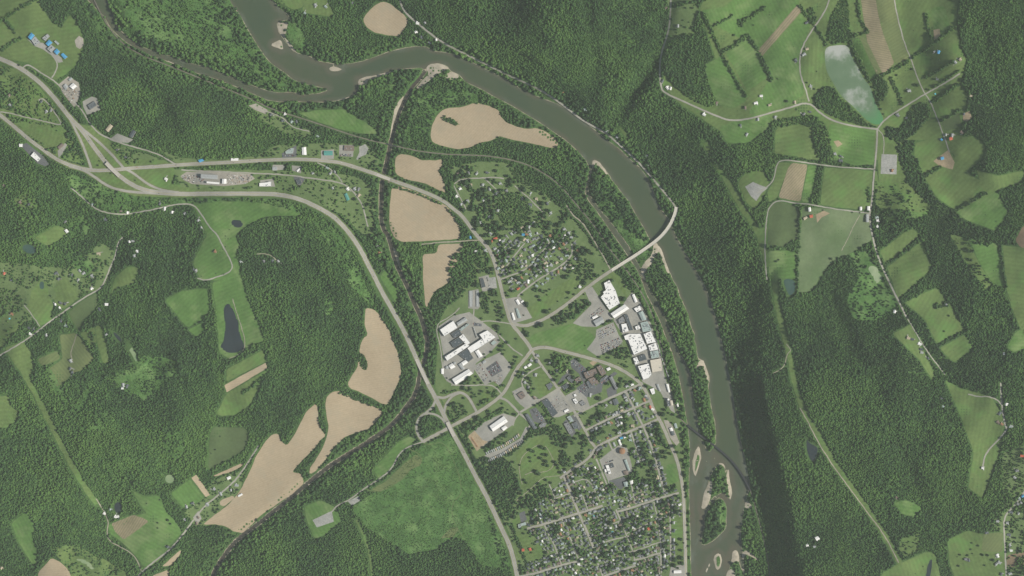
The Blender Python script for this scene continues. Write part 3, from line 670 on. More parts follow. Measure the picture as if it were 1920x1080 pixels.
fld('meadow', .04, 'eastern end of the sloping meadow', [(1830,318),(1870,330),(1920,320),(1920,340),(1880,352),(1840,345)])
fld('meadow', .1, 'meadow below the diagonal woods', [(1780,438),(1812,446),(1836,494),(1862,534),(1850,545),(1815,500)])
fld('grass', .08, 'green gap west of the barn woods', [(1700,385),(1740,382),(1742,402),(1712,412)])
# tan ploughed fields
PL = 'plough'
fld(PL, 0, 'bare tan field beside the north bank woods', [(680,38),(690,22),(703,10),(717,3),(728,5),(745,18),(760,30),(766,40),(758,55),(747,68),(725,66),(700,60),(688,52)], lift=.4)
fld(PL, 0, 'large bare tan field inside the river bend', [(810,235),(818,218),(828,207),(840,203),(870,200),(888,193),(900,194),(920,200),(935,206),(938,218),(950,230),(965,236),(985,242),(1005,240),(1020,245),(1035,255),(1047,264),(1046,275),(1035,278),(1015,273),(990,268),(960,262),(935,255),(925,262),(900,268),(880,277),(860,280),(835,275),(812,268),(807,255)], lift=.4, smooth=1)
fld(PL, 0, 'small bare tan field north of the road', [(742,293),(750,289),(772,292),(790,300),(815,301),(829,299),(828,312),(820,320),(830,335),(834,348),(835,363),(820,356),(800,345),(780,340),(755,335),(742,325),(740,310)], lift=.4, smooth=1)
fld(PL, 0, 'bare tan field between road and creek', [(735,352),(745,349),(770,352),(800,360),(825,372),(840,388),(852,405),(862,425),(863,447),(850,449),(800,452),(755,454),(740,447),(732,430),(730,410),(731,385)], lift=.4, smooth=1)
fld(PL, 0, 'tapering bare tan field below the farm lane', [(822,458),(867,457),(867,475),(857,490),(850,508),(843,528),(830,537),(815,545),(805,565),(800,578),(797,570),(796,550),(793,520),(793,477),(818,475)], lift=.4, smooth=1)
fld(PL, 0, 'bare tan field west of the highway bridge', [(686,577),(700,580),(712,590),(720,605),(730,620),(737,640),(745,660),(750,680),(752,700),(748,715),(738,735),(728,758),(715,757),(695,745),(670,733),(655,728),(652,718),(660,705),(670,690),(672,676),(676,690),(686,695),(690,685),(685,668),(674,662),(675,650),(680,635),(690,628),(684,610),(684,595)], lift=.4, smooth=1)
fld(PL, 0, 'middle bare tan field beside the creek', [(612,745),(622,735),(640,733),(660,742),(690,755),(712,765),(717,775),(705,790),(690,805),(665,812),(645,820),(625,840),(610,862),(595,880),(580,890),(580,880),(592,862),(605,840),(612,820),(617,800),(612,780),(610,760)], lift=.4, smooth=1)
fld(PL, 0, 'long bare tan field along the creek', [(592,757),(597,770),(597,795),(605,810),(611,816),(600,825),(590,840),(575,855),(560,870),(548,885),(565,888),(570,905),(550,925),(520,945),(490,965),(470,985),(455,1000),(440,997),(420,985),(400,983),(380,983),(400,968),(430,945),(450,920),(470,880),(480,855),(500,825),(510,815),(522,812),(528,830),(538,835),(552,815),(565,790),(575,770)], lift=.4, smooth=1)
fld(PL, 0, 'small tan strip on the west hill', [(421,722),(498,680),(501,690),(425,736)], lift=.4, smooth=0)
fld(PL, 0, 'narrow tan strip above the creek farm', [(400,893),(440,874),(457,867),(455,873),(440,882),(405,894)], lift=.4, smooth=1)
fld(PL, 0, 'slanted tan strip beside the green field', [(359,896),(368,890),(394,928),(386,932)], lift=.4, smooth=0)
fld(PL, 0, 'small tan plot by the greenhouse', [(410,945),(415,938),(438,928),(440,934),(420,950)], lift=.4, smooth=1)
fld(PL, 0, 'bare tan field at the bottom edge', [(70,1110),(72,1073),(97,1046),(115,1055),(130,1070),(140,1110)], lift=.4, smooth=1)
fld(PL, 0, 'tan sliver by the bottom road', [(303,1062),(340,1030),(338,1040),(320,1060)], lift=.4, smooth=1)
fld(PL, 0, 'second tan sliver by the bottom road', [(275,1110),(285,1080),(315,1068),(317,1075),(308,1110)], lift=.4, smooth=1)
# sand bars
SB = 'sand'
for pts, lab in [
 ([(519,42),(541,42),(538,55),(534,70),(546,82),(556,98),(547,95),(538,80),(533,70),(526,65),(521,55)], 'sand bar on the inside of the upper river bend'),
 ([(508,82),(516,79),(526,73),(532,95),(523,91),(514,88)], 'sand shoal standing off the upper bend'),
 ([(617,126),(628,124),(642,130),(632,134),(620,133)], 'small lone sand shoal in midstream'),
 ([(671,151),(680,145),(700,142),(725,136),(737,136),(715,145),(700,149),(690,152),(687,161),(674,161)], 'sand bar west of the creek mouth'),
 ([(798,130),(804,121),(820,118),(836,123),(842,131),(828,134),(812,145),(800,155),(785,168),(780,165),(790,152),(805,138)], 'pale sand bar at the creek mouth'),
 ([(840,133),(862,140),(858,148),(845,150),(832,146)], 'low gravel bar beside the creek mouth'),
 ([(758,178),(752,195),(744,215),(739,240),(735,262),(731,260),(734,235),(739,205),(747,190)], 'sand strip along the lower creek'),
 ([(736,462),(744,470),(749,490),(752,505),(746,500),(740,482)], 'pale sand bar on the creek below the farm'),
 ([(728,338),(724,330),(734,330),(732,342),(724,345)], 'sand patch under the creek road bridge'),
 ([(527,190),(540,184),(550,179),(565,182),(570,189),(550,186)], 'sand bar on the side channel'),
 ([(312,113),(325,111),(333,118),(322,120)], 'small sand bar on the stream'),
 ([(628,188),(634,178),(650,175),(658,181),(645,187)], 'weedy sand bar at the side channel mouth'),
 ([(1110,306),(1113,300),(1125,305),(1135,320),(1144,332),(1137,328),(1128,317),(1120,309),(1114,311),(1112,322)], 'sand tip at the head of the long island'),
 ([(1226,457),(1233,455),(1241,470),(1248,490),(1256,512),(1251,512),(1243,490),(1236,472),(1231,475),(1227,482),(1222,497),(1213,502),(1208,515),(1213,528),(1206,522),(1201,504),(1210,490),(1220,480),(1224,468)], 'forked sand bar under the curved bridge'),
 ([(1304,692),(1310,676),(1318,674),(1325,690),(1330,715),(1326,714),(1320,690),(1314,684),(1308,694)], 'sand tip on the narrow island'),
 ([(1309,834),(1313,845),(1315,858),(1311,872),(1303,896),(1299,880),(1299,862),(1302,848)], 'narrow sand island below the railway bridge'),
 ([(1335,898),(1328,905),(1318,930),(1315,955),(1325,953),(1332,935),(1336,915)], 'tapering sand bar on the west side of the island'),
 ([(1362,888),(1366,878),(1369,905),(1373,925),(1369,939),(1366,925),(1363,905)], 'thin sand spit on the east side of the island'),
 ([(1343,878),(1350,866),(1359,870),(1361,882),(1356,873),(1349,871)], 'sand hook at the island head'),
 ([(1397,943),(1400,938),(1409,947),(1410,952),(1396,953)], 'sand patch on the east bank'),
 ([(1340,1039),(1350,1037),(1354,1053),(1350,1066),(1343,1069),(1338,1050)], 'sandy islet near the bottom edge'),
 ([(1374,1034),(1381,1030),(1386,1040),(1386,1055),(1380,1050),(1375,1056),(1370,1056)], 'sand head of the bottom island'),
 ([(1325,1065),(1331,1054),(1333,1046),(1330,1062),(1320,1085)], 'thin sand sliver at the bottom edge'),
 ([(1360,1085),(1366,1068),(1376,1066),(1380,1085)], 'sand foot of the bottom island')]:
    fld(SB, .0, lab, pts, 'sand_bar', 1, .35)
fld('scrub', .02, 'green middle of the narrow sand island', [(1308,850),(1312,858),(1307,876),(1303,886),(1304,868)], 'island_grass', 1, .5)
fld('scrub', .1, 'green core of the sandy islet', [(1343,1044),(1349,1042),(1351,1054),(1348,1062),(1344,1062)], 'island_grass', 1, .5)
fld('scrub', .3, 'green core of the bottom island', [(1372,1056),(1380,1054),(1386,1062),(1392,1076),(1378,1070),(1368,1066)], 'island_grass', 1, .5)
fld('sand', .0, 'curved sand rim on the east bank', [(1391,1034),(1400,1032),(1415,1040),(1424,1052),(1420,1052),(1410,1044),(1396,1040),(1394,1050),(1391,1048)], 'sand_bar', 1, .5)
fld('scrub', .0, 'green shore on the upper bend', [(541,43),(556,42),(570,60),(576,90),(560,92),(548,82),(538,70)], 'island_grass', 2, .3)
fld('scrub', .1, 'green flank of the big low island', [(1352,936),(1362,946),(1362,970),(1358,985),(1350,985),(1348,955)], 'island_grass', 1, .4)
fld('scrub', .5, 'scrub behind the creek mouth bar', [(690,155),(720,146),(790,132),(795,140),(770,160),(755,185),(740,188),(660,190),(675,180)], 'flood_plain', 2, .25)
fld('scrub', .55, 'open woods on the upper island', [(1112,325),(1135,330),(1170,375),(1215,450),(1195,475),(1150,415),(1112,370)], 'flood_plain', 2, .25)
fld('scrub', .05, 'green slope beneath the curved bridge', [(1150,415),(1165,412),(1185,440),(1222,456),(1215,480),(1200,495),(1190,475),(1165,440)], 'flood_plain', 2, .35)
fld('scrub', .4, 'brushy woods above the river bend field', [(770,195),(830,165),(880,168),(920,195),(870,195),(825,203),(800,250),(770,270),(755,240)], 'flood_plain', 2, .2)

# paved yards, car parks, gravel and dirt pads (no smoothing)
YARDS = [
 ('lot', 'west factory yard', [(822,612),(850,592),(880,585),(900,600),(932,625),(938,640),(920,660),(892,682),(888,700),(855,724),(838,715),(828,700),(832,672)]),
 ('lot', 'west factory car park', [(886,688),(912,672),(922,668),(938,660),(958,685),(956,695),(937,724),(926,715),(909,722)]),
 ('lotd', 'dark section of the west factory car park', [(911,690),(931,676),(942,695),(922,707)]),
 ('lotd', 'dark parking pad beside the factory drive', [(887,604),(903,607),(903,612),(888,611)]),
 ('lot', 'storage unit yard', [(878,546),(897,542),(900,575),(896,580),(878,578)]),
 ('lot', 'commercial yard by the bridge road', [(948,560),(975,556),(998,596),(985,600),(958,608),(950,585)]),
 ('lot', 'east factory north car park', [(1097,546),(1110,537),(1125,560),(1140,582),(1150,598),(1130,602),(1118,613),(1090,612),(1074,606),(1085,595),(1108,572)]),
 ('lot', 'east factory main car park', [(1118,618),(1150,604),(1160,628),(1168,640),(1160,648),(1130,664),(1120,668),(1100,655),(1112,640),(1117,632)]),
 ('lot', 'east factory yard', [(1150,600),(1175,560),(1185,548),(1200,565),(1222,610),(1238,660),(1246,705),(1260,745),(1266,775),(1258,770),(1248,752),(1238,735),(1222,725),(1205,716),(1192,690),(1180,650),(1168,628)]),
 ('lotd', 'hospital north car park', [(1068,677),(1076,672),(1098,690),(1102,700),(1095,720),(1085,700),(1072,690)]),
 ('lotd', 'hospital centre car park', [(1080,728),(1096,716),(1110,728),(1132,712),(1152,697),(1158,700),(1130,722),(1128,735),(1100,745)]),
 ('lotd', 'hospital east car park', [(1137,730),(1150,722),(1157,735),(1152,744),(1140,746)]),
 ('lotd', 'small dark car park on the corner', [(1044,722),(1054,706),(1065,698),(1070,703),(1052,718)]),
 ('lot', 'shopping plaza car park', [(1014,750),(1046,728),(1062,745),(1078,770),(1062,776),(1048,782),(1036,783)]),
 ('lot', 'bank and filling station yard', [(1060,742),(1086,728),(1100,745),(1106,762),(1090,772),(1076,768)]),
 ('lot', 'office car park', [(960,734),(980,724),(995,744),(988,768),(975,758),(966,748)]),
 ('lot', 'side street car park', [(980,750),(1002,742),(1012,748),(990,766)]),
 ('lot', 'warehouse yard', [(877,818),(912,788),(944,775),(966,782),(962,796),(915,830),(895,845)]),
 ('dirt', 'dirt storage end of the warehouse yard', [(877,818),(890,808),(905,825),(915,828),(894,846)]),
 ('lot', 'mobile home park lane', [(908,855),(915,850),(940,842),(975,822),(986,800),(990,802),(980,826),(945,848),(918,860)]),
 ('lotd', 'apartment car park', [(992,768),(1005,764),(1016,778),(1024,792),(1012,794),(1000,790)]),
 ('lotd', 'school car park', [(1066,782),(1078,776),(1092,800),(1086,808),(1078,798)]),
 ('lotd', 'school court', [(1056,792),(1062,786),(1080,810),(1072,820)]),
 ('lot', 'utility yard around the round tank', [(1124,862),(1145,845),(1160,835),(1176,840),(1184,870),(1186,885),(1170,892),(1140,902),(1130,880)]),
 ('lotd', 'dark lot south of the utility yard', [(1140,902),(1170,894),(1178,905),(1165,918),(1158,915),(1150,905)]),
 ('lotd', 'south school car park', [(973,962),(984,958),(988,975),(977,980)]),
 ('lot', 'lot of the white hall', [(1258,1062),(1284,1058),(1284,1084),(1254,1084)]),
 ('lot', 'motel yard', [(897,520),(916,515),(922,542),(905,548)]),
 ('pad', 'pale concrete pad beside the motel', [(916,521),(929,519),(932,540),(920,542)]),
 ('gravel', 'salvage yard ground', [(338,330),(350,322),(400,322),(470,326),(478,335),(460,345),(420,349),(360,345),(345,338)]),
 ('lot', 'salvage yard buildings apron', [(362,326),(378,320),(410,328),(412,348),(365,344)]),
 ('lot', 'shop yard west of the dark garage', [(488,338),(512,335),(516,350),(488,350)]),
 ('lotd', 'dark garage yard', [(550,332),(562,330),(572,336),(564,348),(556,346)]),
 ('lot', 'repair shop yard', [(511,309),(534,309),(533,318),(511,320)]),
 ('lot', 'store yard by the highway', [(547,310),(566,312),(564,325),(548,320)]),
 ('lot', 'green roofed store car park', [(602,282),(626,280),(626,298),(602,298)]),
 ('lotd', 'bluish office car park', [(528,288),(556,272),(556,294),(530,296)]),
 ('lot', 'car park north of the river road', [(636,272),(664,272),(662,294),(636,293)]),
 ('pad', 'round gravel pad by the creek', [(673,275),(685,270),(691,278),(686,290),(676,294),(670,300),(668,298),(674,285)]),
 ('lot', 'school apron', [(50,72),(62,80),(80,80),(98,95),(115,108),(118,116),(110,118),(98,105),(80,92),(64,86)]),
 ('gravel', 'contractor yard on the west road', [(110,158),(128,143),(148,155),(151,175),(145,190),(140,202),(130,190),(118,175)]),
 ('lot', 'office yard below the contractor', [(155,190),(172,181),(182,184),(188,206),(174,212),(163,215),(156,200)]),
 ('lot', 'garage yard in the woods', [(205,262),(220,250),(240,258),(250,262),(240,268),(215,266)]),
 ('gravel', 'turnaround near the school', [(140,76),(148,67),(156,72),(157,85),(150,92),(143,88)]),
 ('lotd', 'shop yard on the west edge', [(38,272),(50,268),(80,292),(92,308),(85,312),(70,306),(55,290)]),
 ('lot', 'brown shop yard', [(108,283),(122,268),(126,272),(116,290),(110,296)]),
 ('pad', 'gravel well pad in the clearing', [(586,975),(622,958),(626,978),(594,989)]),
 ('pad', 'small gravel pad beside the wetland track', [(652,940),(672,930),(676,938),(660,948)]),
 ('pad', 'square crushed stone pad east of the crossroads', [(1653,289),(1682,290),(1681,327),(1651,326)]),
 ('pad', 'pale crushed stone pad on the ridge', [(1397,350),(1412,341),(1425,347),(1440,352),(1428,362),(1418,377),(1408,368)]),
 ('dirt', 'house building site', [(1750,302),(1778,281),(1790,305),(1786,318),(1772,314),(1760,310)]),
 ('dirt', 'dirt patch below the north east forest', [(1750,56),(1762,54),(1763,66),(1752,76)]),
 ('dirt', 'round dirt yard in the east woods edge', [(1805,214),(1818,208),(1822,220),(1814,228),(1806,226)]),
 ('dirt', 'worn dirt by the red barn', [(1530,402),(1545,395),(1556,400),(1540,408),(1532,418)]),
 ('dirt', 'dirt bank by the forest house', [(1563,265),(1572,263),(1580,270),(1570,276)]),
 ('lot', 'farm yard by the creek', [(362,970),(372,958),(378,972),(370,984)]),
 ('gravel', 'gravel lot by the stream railway', [(466,198),(480,194),(502,206),(498,214),(478,206)]),
 ('dirt', 'playground dirt beside the hospital', [(1105,680),(1116,674),(1124,676),(1112,686)]),
 ('gravel', 'riverside industrial yard', [(1244,788),(1252,788),(1262,800),(1274,830),(1268,836),(1256,820)]),
]
for k, lab, pts in YARDS: FIELDS.append((k, 0.0, lab, pts, None, .5 if k in ('lot', 'gravel', 'pad') else .62))

NAMES = {'plough': 'ploughed_field', 'grass': 'green_field', 'meadow': 'meadow', 'hay': 'hay_field', 'crop': 'crop_field', 'pasture': 'pasture', 'stubble': 'stubble_field',
 'brown': 'ploughed_field', 'lawn': 'lawn', 'scrub': 'scrubland', 'sand': 'sand_bar', 'gravel': 'gravel_yard', 'dirt': 'dirt_yard', 'lot': 'paved_yard', 'lotd': 'asphalt_yard', 'pad': 'gravel_pad'}
for n_, (k, dens, lab, pts, nm, lift) in enumerate(FIELDS):
    o = drape(nm or NAMES[k], pts, G[k], lift + .004 * (n_ % 9))
    if o: tag(o, lab, 'field' if k in ('plough', 'grass', 'meadow', 'hay', 'crop', 'pasture', 'stubble', 'brown') else 'ground', kind='structure')

# ------------------------------------------------------------------ roads, tracks, railway
ROADS = [   # name, label, width px, material, lift, centre line paint, points
 ('highway','main highway from the west hills past the creek to the south',7.6,ROAD,.95,True,[(-60,85),(0,110),(20,118),(42,130),(70,150),(95,175),(115,200),(132,222),(155,245),(172,270),(190,294),(204,311),(222,328),(240,342),(265,355),(300,362),(340,364),(400,363),(480,363),(520,364),(560,372),(595,388),(625,405),(645,425),(665,450),(680,475),(692,500),(703,520),(712,540),(735,580),(760,625),(780,670),(800,715),(820,752),(838,790),(848,810),(870,850),(890,890),(915,935),(940,990),(955,1020),(965,1055),(975,1110)]),
 ('road','old road from the west edge over the creek into town',6.2,ROAD,.8,True,[(-60,175),(0,215),(30,240),(55,262),(80,280),(103,297),(130,310),(170,320),(210,319),(250,315),(300,312),(350,308),(400,306),(450,303),(500,300),(560,298),(610,301),(640,305),(680,318),(710,328),(740,340),(775,352),(800,362),(830,375),(848,390),(865,403),(878,420),(890,437),(905,453),(920,470),(930,500),(936,525),(942,550),(950,580),(958,606),(972,622),(988,642),(997,656)]),
 ('road','ramp road along the west side of the interchange',4.2,ROAD,.85,False,[(132,224),(145,250),(155,270),(165,298),(172,318)]),
 ('road','ramp road along the east side of the interchange',4.2,ROAD,.86,False,[(138,226),(165,250),(190,270),(210,290),(232,315)]),
 ('road','sweeping ramp below the west junction',4.6,ROAD,.87,False,[(130,311),(160,320),(178,332),(200,348),(225,357),(260,361),(300,363)]),
 ('road','slip road joining the highway east of the overpass',4.2,ROAD,.88,False,[(235,316),(252,326),(275,344),(300,356),(335,361)]),
 ('road','bridge approach road through the fields',5.5,ROAD,.75,True,[(958,606),(985,612),(1000,606),(1022,598),(1060,573),(1105,536),(1130,518),(1148,506)]),
 ('road','street sweeping past the hospital to the river street',5.6,ROAD,.76,True,[(985,672),(992,662),(1000,654),(1015,651),(1032,652),(1060,660),(1100,670),(1140,682),(1162,691),(1185,705),(1205,722),(1217,745),(1226,770),(1237,787),(1247,808),(1259,837),(1270,864),(1277,895),(1282,930),(1284.5,1000),(1286,1110)]),
 ('road','road from the town junction under the highway',5.6,ROAD,.77,True,[(998,656),(985,672),(966,695),(954,722),(942,740),(920,758),(893,775),(870,787),(848,798),(820,814),(793,828)]),
 ('road','north loop ramp beside the west factory',4.6,ROAD,.8,False,[(819,744),(832,747),(848,739),(862,735),(876,741),(886,757),(895,775)]),
 ('road','inner loop ramp around the tree island',4.2,ROAD,.82,False,[(834,793),(832,772),(838,754),(850,741),(864,736)]),
 ('road','south west loop ramp',4.4,ROAD,.81,False,[(817,748),(812,763),(800,773),(788,781),(781,793),(781,808),(787,820),(793,828)]),
 ('road','inner south west ramp',3.8,ROAD,.83,False,[(796,776),(812,775),(828,783),(841,802)]),
 ('lane','gravel lane to the well pad',2.4,STREET,.7,False,[(793,828),(775,834),(758,842),(746,855),(738,872),(728,886),(705,902),(680,918),(665,930),(650,940),(632,947),(622,960)]),
 ('track','dirt track curving through the wetland',1.0,G['hay'],.66,False,[(768,842),(785,850),(793,862),(780,874),(765,880),(762,892),(745,905),(725,918),(700,922),(688,918)]),
 ('track','dirt track along the wetland edge',.9,G['hay'],.66,False,[(795,832),(805,834),(830,828),(842,845),(858,880),(868,925),(852,938),(846,955),(850,975),(862,1000),(872,1012)]),
 ('street','long street from the junction to the school corner',4.6,STREET,.7,False,[(997,658),(1015,685),(1030,705),(1047,730),(1070,760),(1085,785),(1098,808),(1106,826),(1116,838)]),
 ('street','street along the hospital and its car parks',4,STREET,.72,False,[(1076,780),(1090,772),(1130,752),(1170,735),(1205,718)]),
 ('street','second town street to the river street',4,STREET,.72,False,[(1096,808),(1140,786),(1180,768),(1222,750)]),
 ('street','third town street past the utility yard',4.4,STREET,.73,False,[(1050,897),(1070,882),(1107,858),(1116,838),(1150,822),(1182,808),(1205,799),(1238,784)]),
 ('street','plaza street',4,STREET,.71,False,[(936,745),(950,750),(960,760),(973,774),(990,788),(1000,800)]),
 ('street','street in front of the plaza',4,STREET,.71,False,[(973,774),(990,764),(1010,752),(1045,730),(1066,718)]),
 ('street','apartment street',3.2,STREET,.7,False,[(1000,790),(988,806),(984,815)]),
 ('street','side street west of the plaza',2.6,STREET,.7,False,[(1016,686),(1000,694),(985,704),(977,716),(982,730),(993,745)]),
 ('street','cross street of old houses',3.6,STREET,.71,False,[(1173,733),(1186,760),(1200,787),(1211,810),(1225,847),(1235,882),(1243,912)]),
 ('street','short residential cross street',2.6,STREET,.71,False,[(1183,810),(1190,830),(1197,852),(1202,866)]),
 ('street','street along the utility yard',3.2,STREET,.71,False,[(1141,828),(1150,848),(1164,860)]),
 ('street','narrow lane beside the utility yard',3,STREET,.71,False,[(1118,860),(1126,880),(1138,908)]),
 ('street','main east west street of the south town',4.2,STREET,.72,False,[(988,991),(1020,983),(1060,970),(1085,962),(1110,955),(1130,948)]),
 ('street','eastern continuation of the south town street',3.8,STREET,.72,False,[(1155,960),(1175,955),(1205,945),(1240,933),(1273,924)]),
 ('street','long cross street of the south town',4.2,STREET,.73,False,[(1057,893),(1068,918),(1085,962),(1098,990),(1113,1027)]),
 ('street','bottom street of the south town',3.8,STREET,.72,False,[(960,1084),(985,1079),(1015,1072),(1050,1060),(1085,1052)]),
 ('street','bottom street near the river',3.8,STREET,.72,False,[(1125,1084),(1150,1074),(1175,1066),(1192,1060)]),
 ('street','curving street of the south town',3.4,STREET,.71,False,[(1188,1050),(1205,1047),(1225,1040),(1239,1037)]),
 ('street','straight lane beside the strip park',2.8,STREET,.7,False,[(1256,958),(1257,1000),(1258,1053)]),
 ('street','narrow lane parallel to the park',2.6,STREET,.7,False,[(1236,990),(1239,1020),(1240,1075)]),
 ('street','south town side lane with a bend',2.6,STREET,.7,False,[(1021,985),(1031,1006),(1040,1022),(1053,1060)]),
 ('street','gravel lane among south town houses',2.6,STREET,.7,False,[(1066,1000),(1074,1020),(1084,1047)]),
 ('street','southmost cross lane',3,STREET,.7,False,[(1121,1056),(1128,1072),(1134,1095)]),
 ('street','short lane south of the dark lot',2.4,STREET,.7,False,[(1183,905),(1187,925),(1193,946)]),
 ('street','lane joining the two river end streets',2.2,STREET,.7,False,[(1243,912),(1248,930)]),
 ('street','back lane behind the park houses',2.2,STREET,.7,False,[(1226,942),(1232,966),(1237,992)]),
 ('street','lower middle lane of the south grid',2.2,STREET,.7,False,[(1180,1036),(1205,1028),(1238,1016)]),
 ('street','crooked lane in the south grid',2.2,STREET,.7,False,[(1165,980),(1174,1002),(1184,1026),(1190,1050)]),
 ('street','west lane of the south grid',2.2,STREET,.7,False,[(1030,908),(1038,925),(1040,940)]),
 ('street','lane below the cemetery',2.2,STREET,.7,False,[(1040,935),(1060,928),(1072,925)]),
 ('street','upper lane beside the long cross street',2.2,STREET,.7,False,[(1078,903),(1100,897),(1112,912)]),
 ('street','short lane off the south street',2.4,STREET,.7,False,[(1049,963),(1055,975),(1058,988)]),
 ('street','middle south town lane',2.4,STREET,.7,False,[(1093,930),(1100,948),(1102,957)]),
 ('street','lane past the striped houses',2.4,STREET,.7,False,[(1108,905),(1116,922),(1125,940)]),
 ('street','wooded lane south of the street',3,STREET,.7,False,[(1155,955),(1162,972),(1167,980)]),
 ('street','lane toward the red roofed hall',2.2,STREET,.7,False,[(1140,985),(1165,976)]),
 ('street','upper lane of the south grid',2.2,STREET,.7,False,[(1175,1000),(1200,989),(1215,982)]),
 ('street','dead end lane of the south grid',2.2,STREET,.7,False,[(1135,1016),(1160,1009),(1180,1005)]),
 ('street','curved street of the north subdivision',2.8,STREET,.7,False,[(936,525),(950,519),(968,513),(985,505),(995,497)]),
 ('street','street curling round the subdivision green',3,STREET,.7,False,[(970,556),(984,543),(1012,522),(1035,509),(1061,492),(1074,476),(1072,457)]),
 ('street','subdivision side street',2.4,STREET,.7,False,[(947,502),(961,484),(975,466),(984,456)]),
 ('street','second subdivision side street',2.4,STREET,.7,False,[(1000,488),(1018,470),(1031,456),(1028,450)]),
 ('street','north hamlet street',2.4,STREET,.7,False,[(852,345),(860,338),(875,335),(900,334),(930,332),(945,335)]),
 ('street','north hamlet side lane',2,STREET,.7,False,[(909,335),(922,347),(936,361)]),
 ('street','lane along the hamlet west edge',2,STREET,.7,False,[(851,348),(858,362),(868,380),(874,392)]),
 ('lane','lane beside the pine stand',2,STREET,.7,False,[(965,348),(980,362),(992,371),(1002,382),(1012,392),(1023,404)]),
 ('lane','service lane along the river railway',2.2,TRACK,.7,False,[(1062,385),(1075,405),(1090,415),(1102,432),(1118,458),(1132,482),(1145,506)]),
 ('lane','field lane between the tan fields',2.2,TRACK,.66,False,[(790,458),(820,455),(850,453),(880,451),(898,450)]),
 ('drive','factory perimeter drive',2.2,STREET,.7,False,[(892,604),(915,601),(940,604),(960,608)]),
 ('drive','factory east drive',2.6,STREET,.7,False,[(935,627),(950,643),(962,655),(980,667)]),
 ('drive','factory south drive',2.2,STREET,.7,False,[(846,722),(880,723),(920,721),(932,728),(940,738)]),
 ('drive','factory west service drive',2,STREET,.7,False,[(862,577),(855,585),(838,597),(820,607),(819,625),(826,650),(830,690)]),
 ('drive','storage yard drive',3,STREET,.7,False,[(889,577),(887,600),(886,612)]),
 ('drive','warehouse drive',2.8,STREET,.7,False,[(973,776),(965,786),(962,798)]),
 ('road','east valley road crossing the farmland',3.2,STREET,.7,False,[(1259,-60),(1257,40),(1250,70),(1241,95),(1236,125),(1239,165),(1246,174),(1270,185),(1310,203),(1345,218),(1370,227),(1405,223),(1440,213),(1480,202),(1517,190),(1540,215),(1570,230),(1610,238),(1645,242)]),
 ('road','farm road running south from the crossroads',3.2,STREET,.71,False,[(1645,242),(1643,290),(1638,330),(1635,380),(1630,400),(1633,430),(1645,480),(1665,525),(1690,575),(1700,595)]),
 ('lane','wooded end of the farm road',1.8,STREET,.7,False,[(1700,595),(1715,620),(1742,665),(1772,702)]),
 ('road','lake road from the top edge',2.6,STREET,.72,False,[(1560,-60),(1556,0),(1545,25),(1527,50),(1505,85),(1499,110),(1500,140),(1510,165),(1517,190)]),
 ('road','lane climbing east from the lake',2.6,STREET,.72,False,[(1645,242),(1658,225),(1680,210),(1720,185),(1735,176),(1770,157),(1800,138)]),
 ('road','straight lane through the hay fields',2.2,STREET,.7,False,[(1672,-60),(1676,0),(1685,40),(1695,80),(1710,115),(1720,145),(1733,175),(1745,190),(1757,222),(1768,250),(1780,285)]),
 ('lane','bent lane to the red barns',2.2,STREET,.7,False,[(1438,525),(1434,480),(1435,440),(1438,400),(1445,384),(1460,375),(1490,381),(1520,383),(1560,391),(1600,396),(1630,400)]),
 ('lane','lane round the stubble field',2.2,STREET,.7,False,[(1420,362),(1440,350),(1452,335),(1455,310),(1465,299),(1500,303),(1560,312),(1600,315),(1638,317)]),
 ('lane','pad lane south of the crossroads',1.6,STREET,.7,False,[(1646,243),(1656,252),(1658,270),(1656,289)]),
 ('road','riverside road above the north bank',3.4,STREET,.7,False,[(740,-60),(748,0),(760,25),(785,45),(800,58),(830,80),(860,95),(900,115),(940,135),(980,153),(1020,172),(1060,200),(1095,228),(1135,248),(1160,270),(1195,302),(1220,330),(1245,360),(1262,380),(1268,393)]),
 ('lane','lane along the south east meadow',2.2,STREET,.7,False,[(1815,739),(1835,744),(1855,743),(1870,750),(1877,758)]),
 ('lane','village road at the right edge',2.8,STREET,.71,False,[(1876,718),(1878,760),(1884,795),(1889,806),(1868,828),(1846,852),(1842,880)]),
 ('street','village street in the south east',2.8,STREET,.71,False,[(1925,915),(1905,945),(1882,968),(1883,1000),(1885,1045),(1888,1110)]),
 ('track','ridge track in the cleared strip',2,TRACK,.7,False,[(1500,765),(1512,785),(1523,808),(1540,840),(1570,885),(1600,925),(1622,955),(1645,985),(1662,1010),(1675,1035),(1685,1055)]),
 ('track','short tracks in the ridge clearing',1.6,TRACK,.7,False,[(1475,645),(1484,657),(1476,663),(1470,690),(1450,700)]),
 ('lane','west valley lane below the highway',2.4,STREET,.7,False,[(133,352),(150,366),(165,380),(182,393),(200,399),(230,403),(265,397),(300,390),(320,385),(345,382),(365,384),(380,405),(392,425),(408,440),(416,458),(428,480),(438,500),(428,512),(405,520),(385,526),(370,522)]),
 ('lane','west lane climbing past the houses',2.6,STREET,.7,False,[(230,445),(221,455),(216,482),(205,505),(196,530),(186,543),(150,562),(120,585),(90,605),(60,630),(20,655),(-60,700)]),
 ('lane','lane branching to the hill orchard',1.8,STREET,.7,False,[(45,572),(60,590),(75,612)]),
 ('track','dirt lane in the south west pasture',1.8,TRACK,.7,False,[(180,935),(196,960),(204,978),(200,1000),(206,1016),(228,1026),(248,1038),(258,1052),(265,1070)]),
 ('road','bottom left road past the creek farm',2.8,STREET,.7,False,[(250,1090),(266,1072),(290,1052),(320,1030),(345,1000),(370,965),(385,948),(410,928),(432,910),(450,890),(470,860),(485,835)]),
 ('lane','narrow triangle lane in the west',2,STREET,.7,False,[(0,210),(20,212),(40,218),(80,227),(118,236),(110,222),(98,205),(90,193),(80,184),(73,187)]),
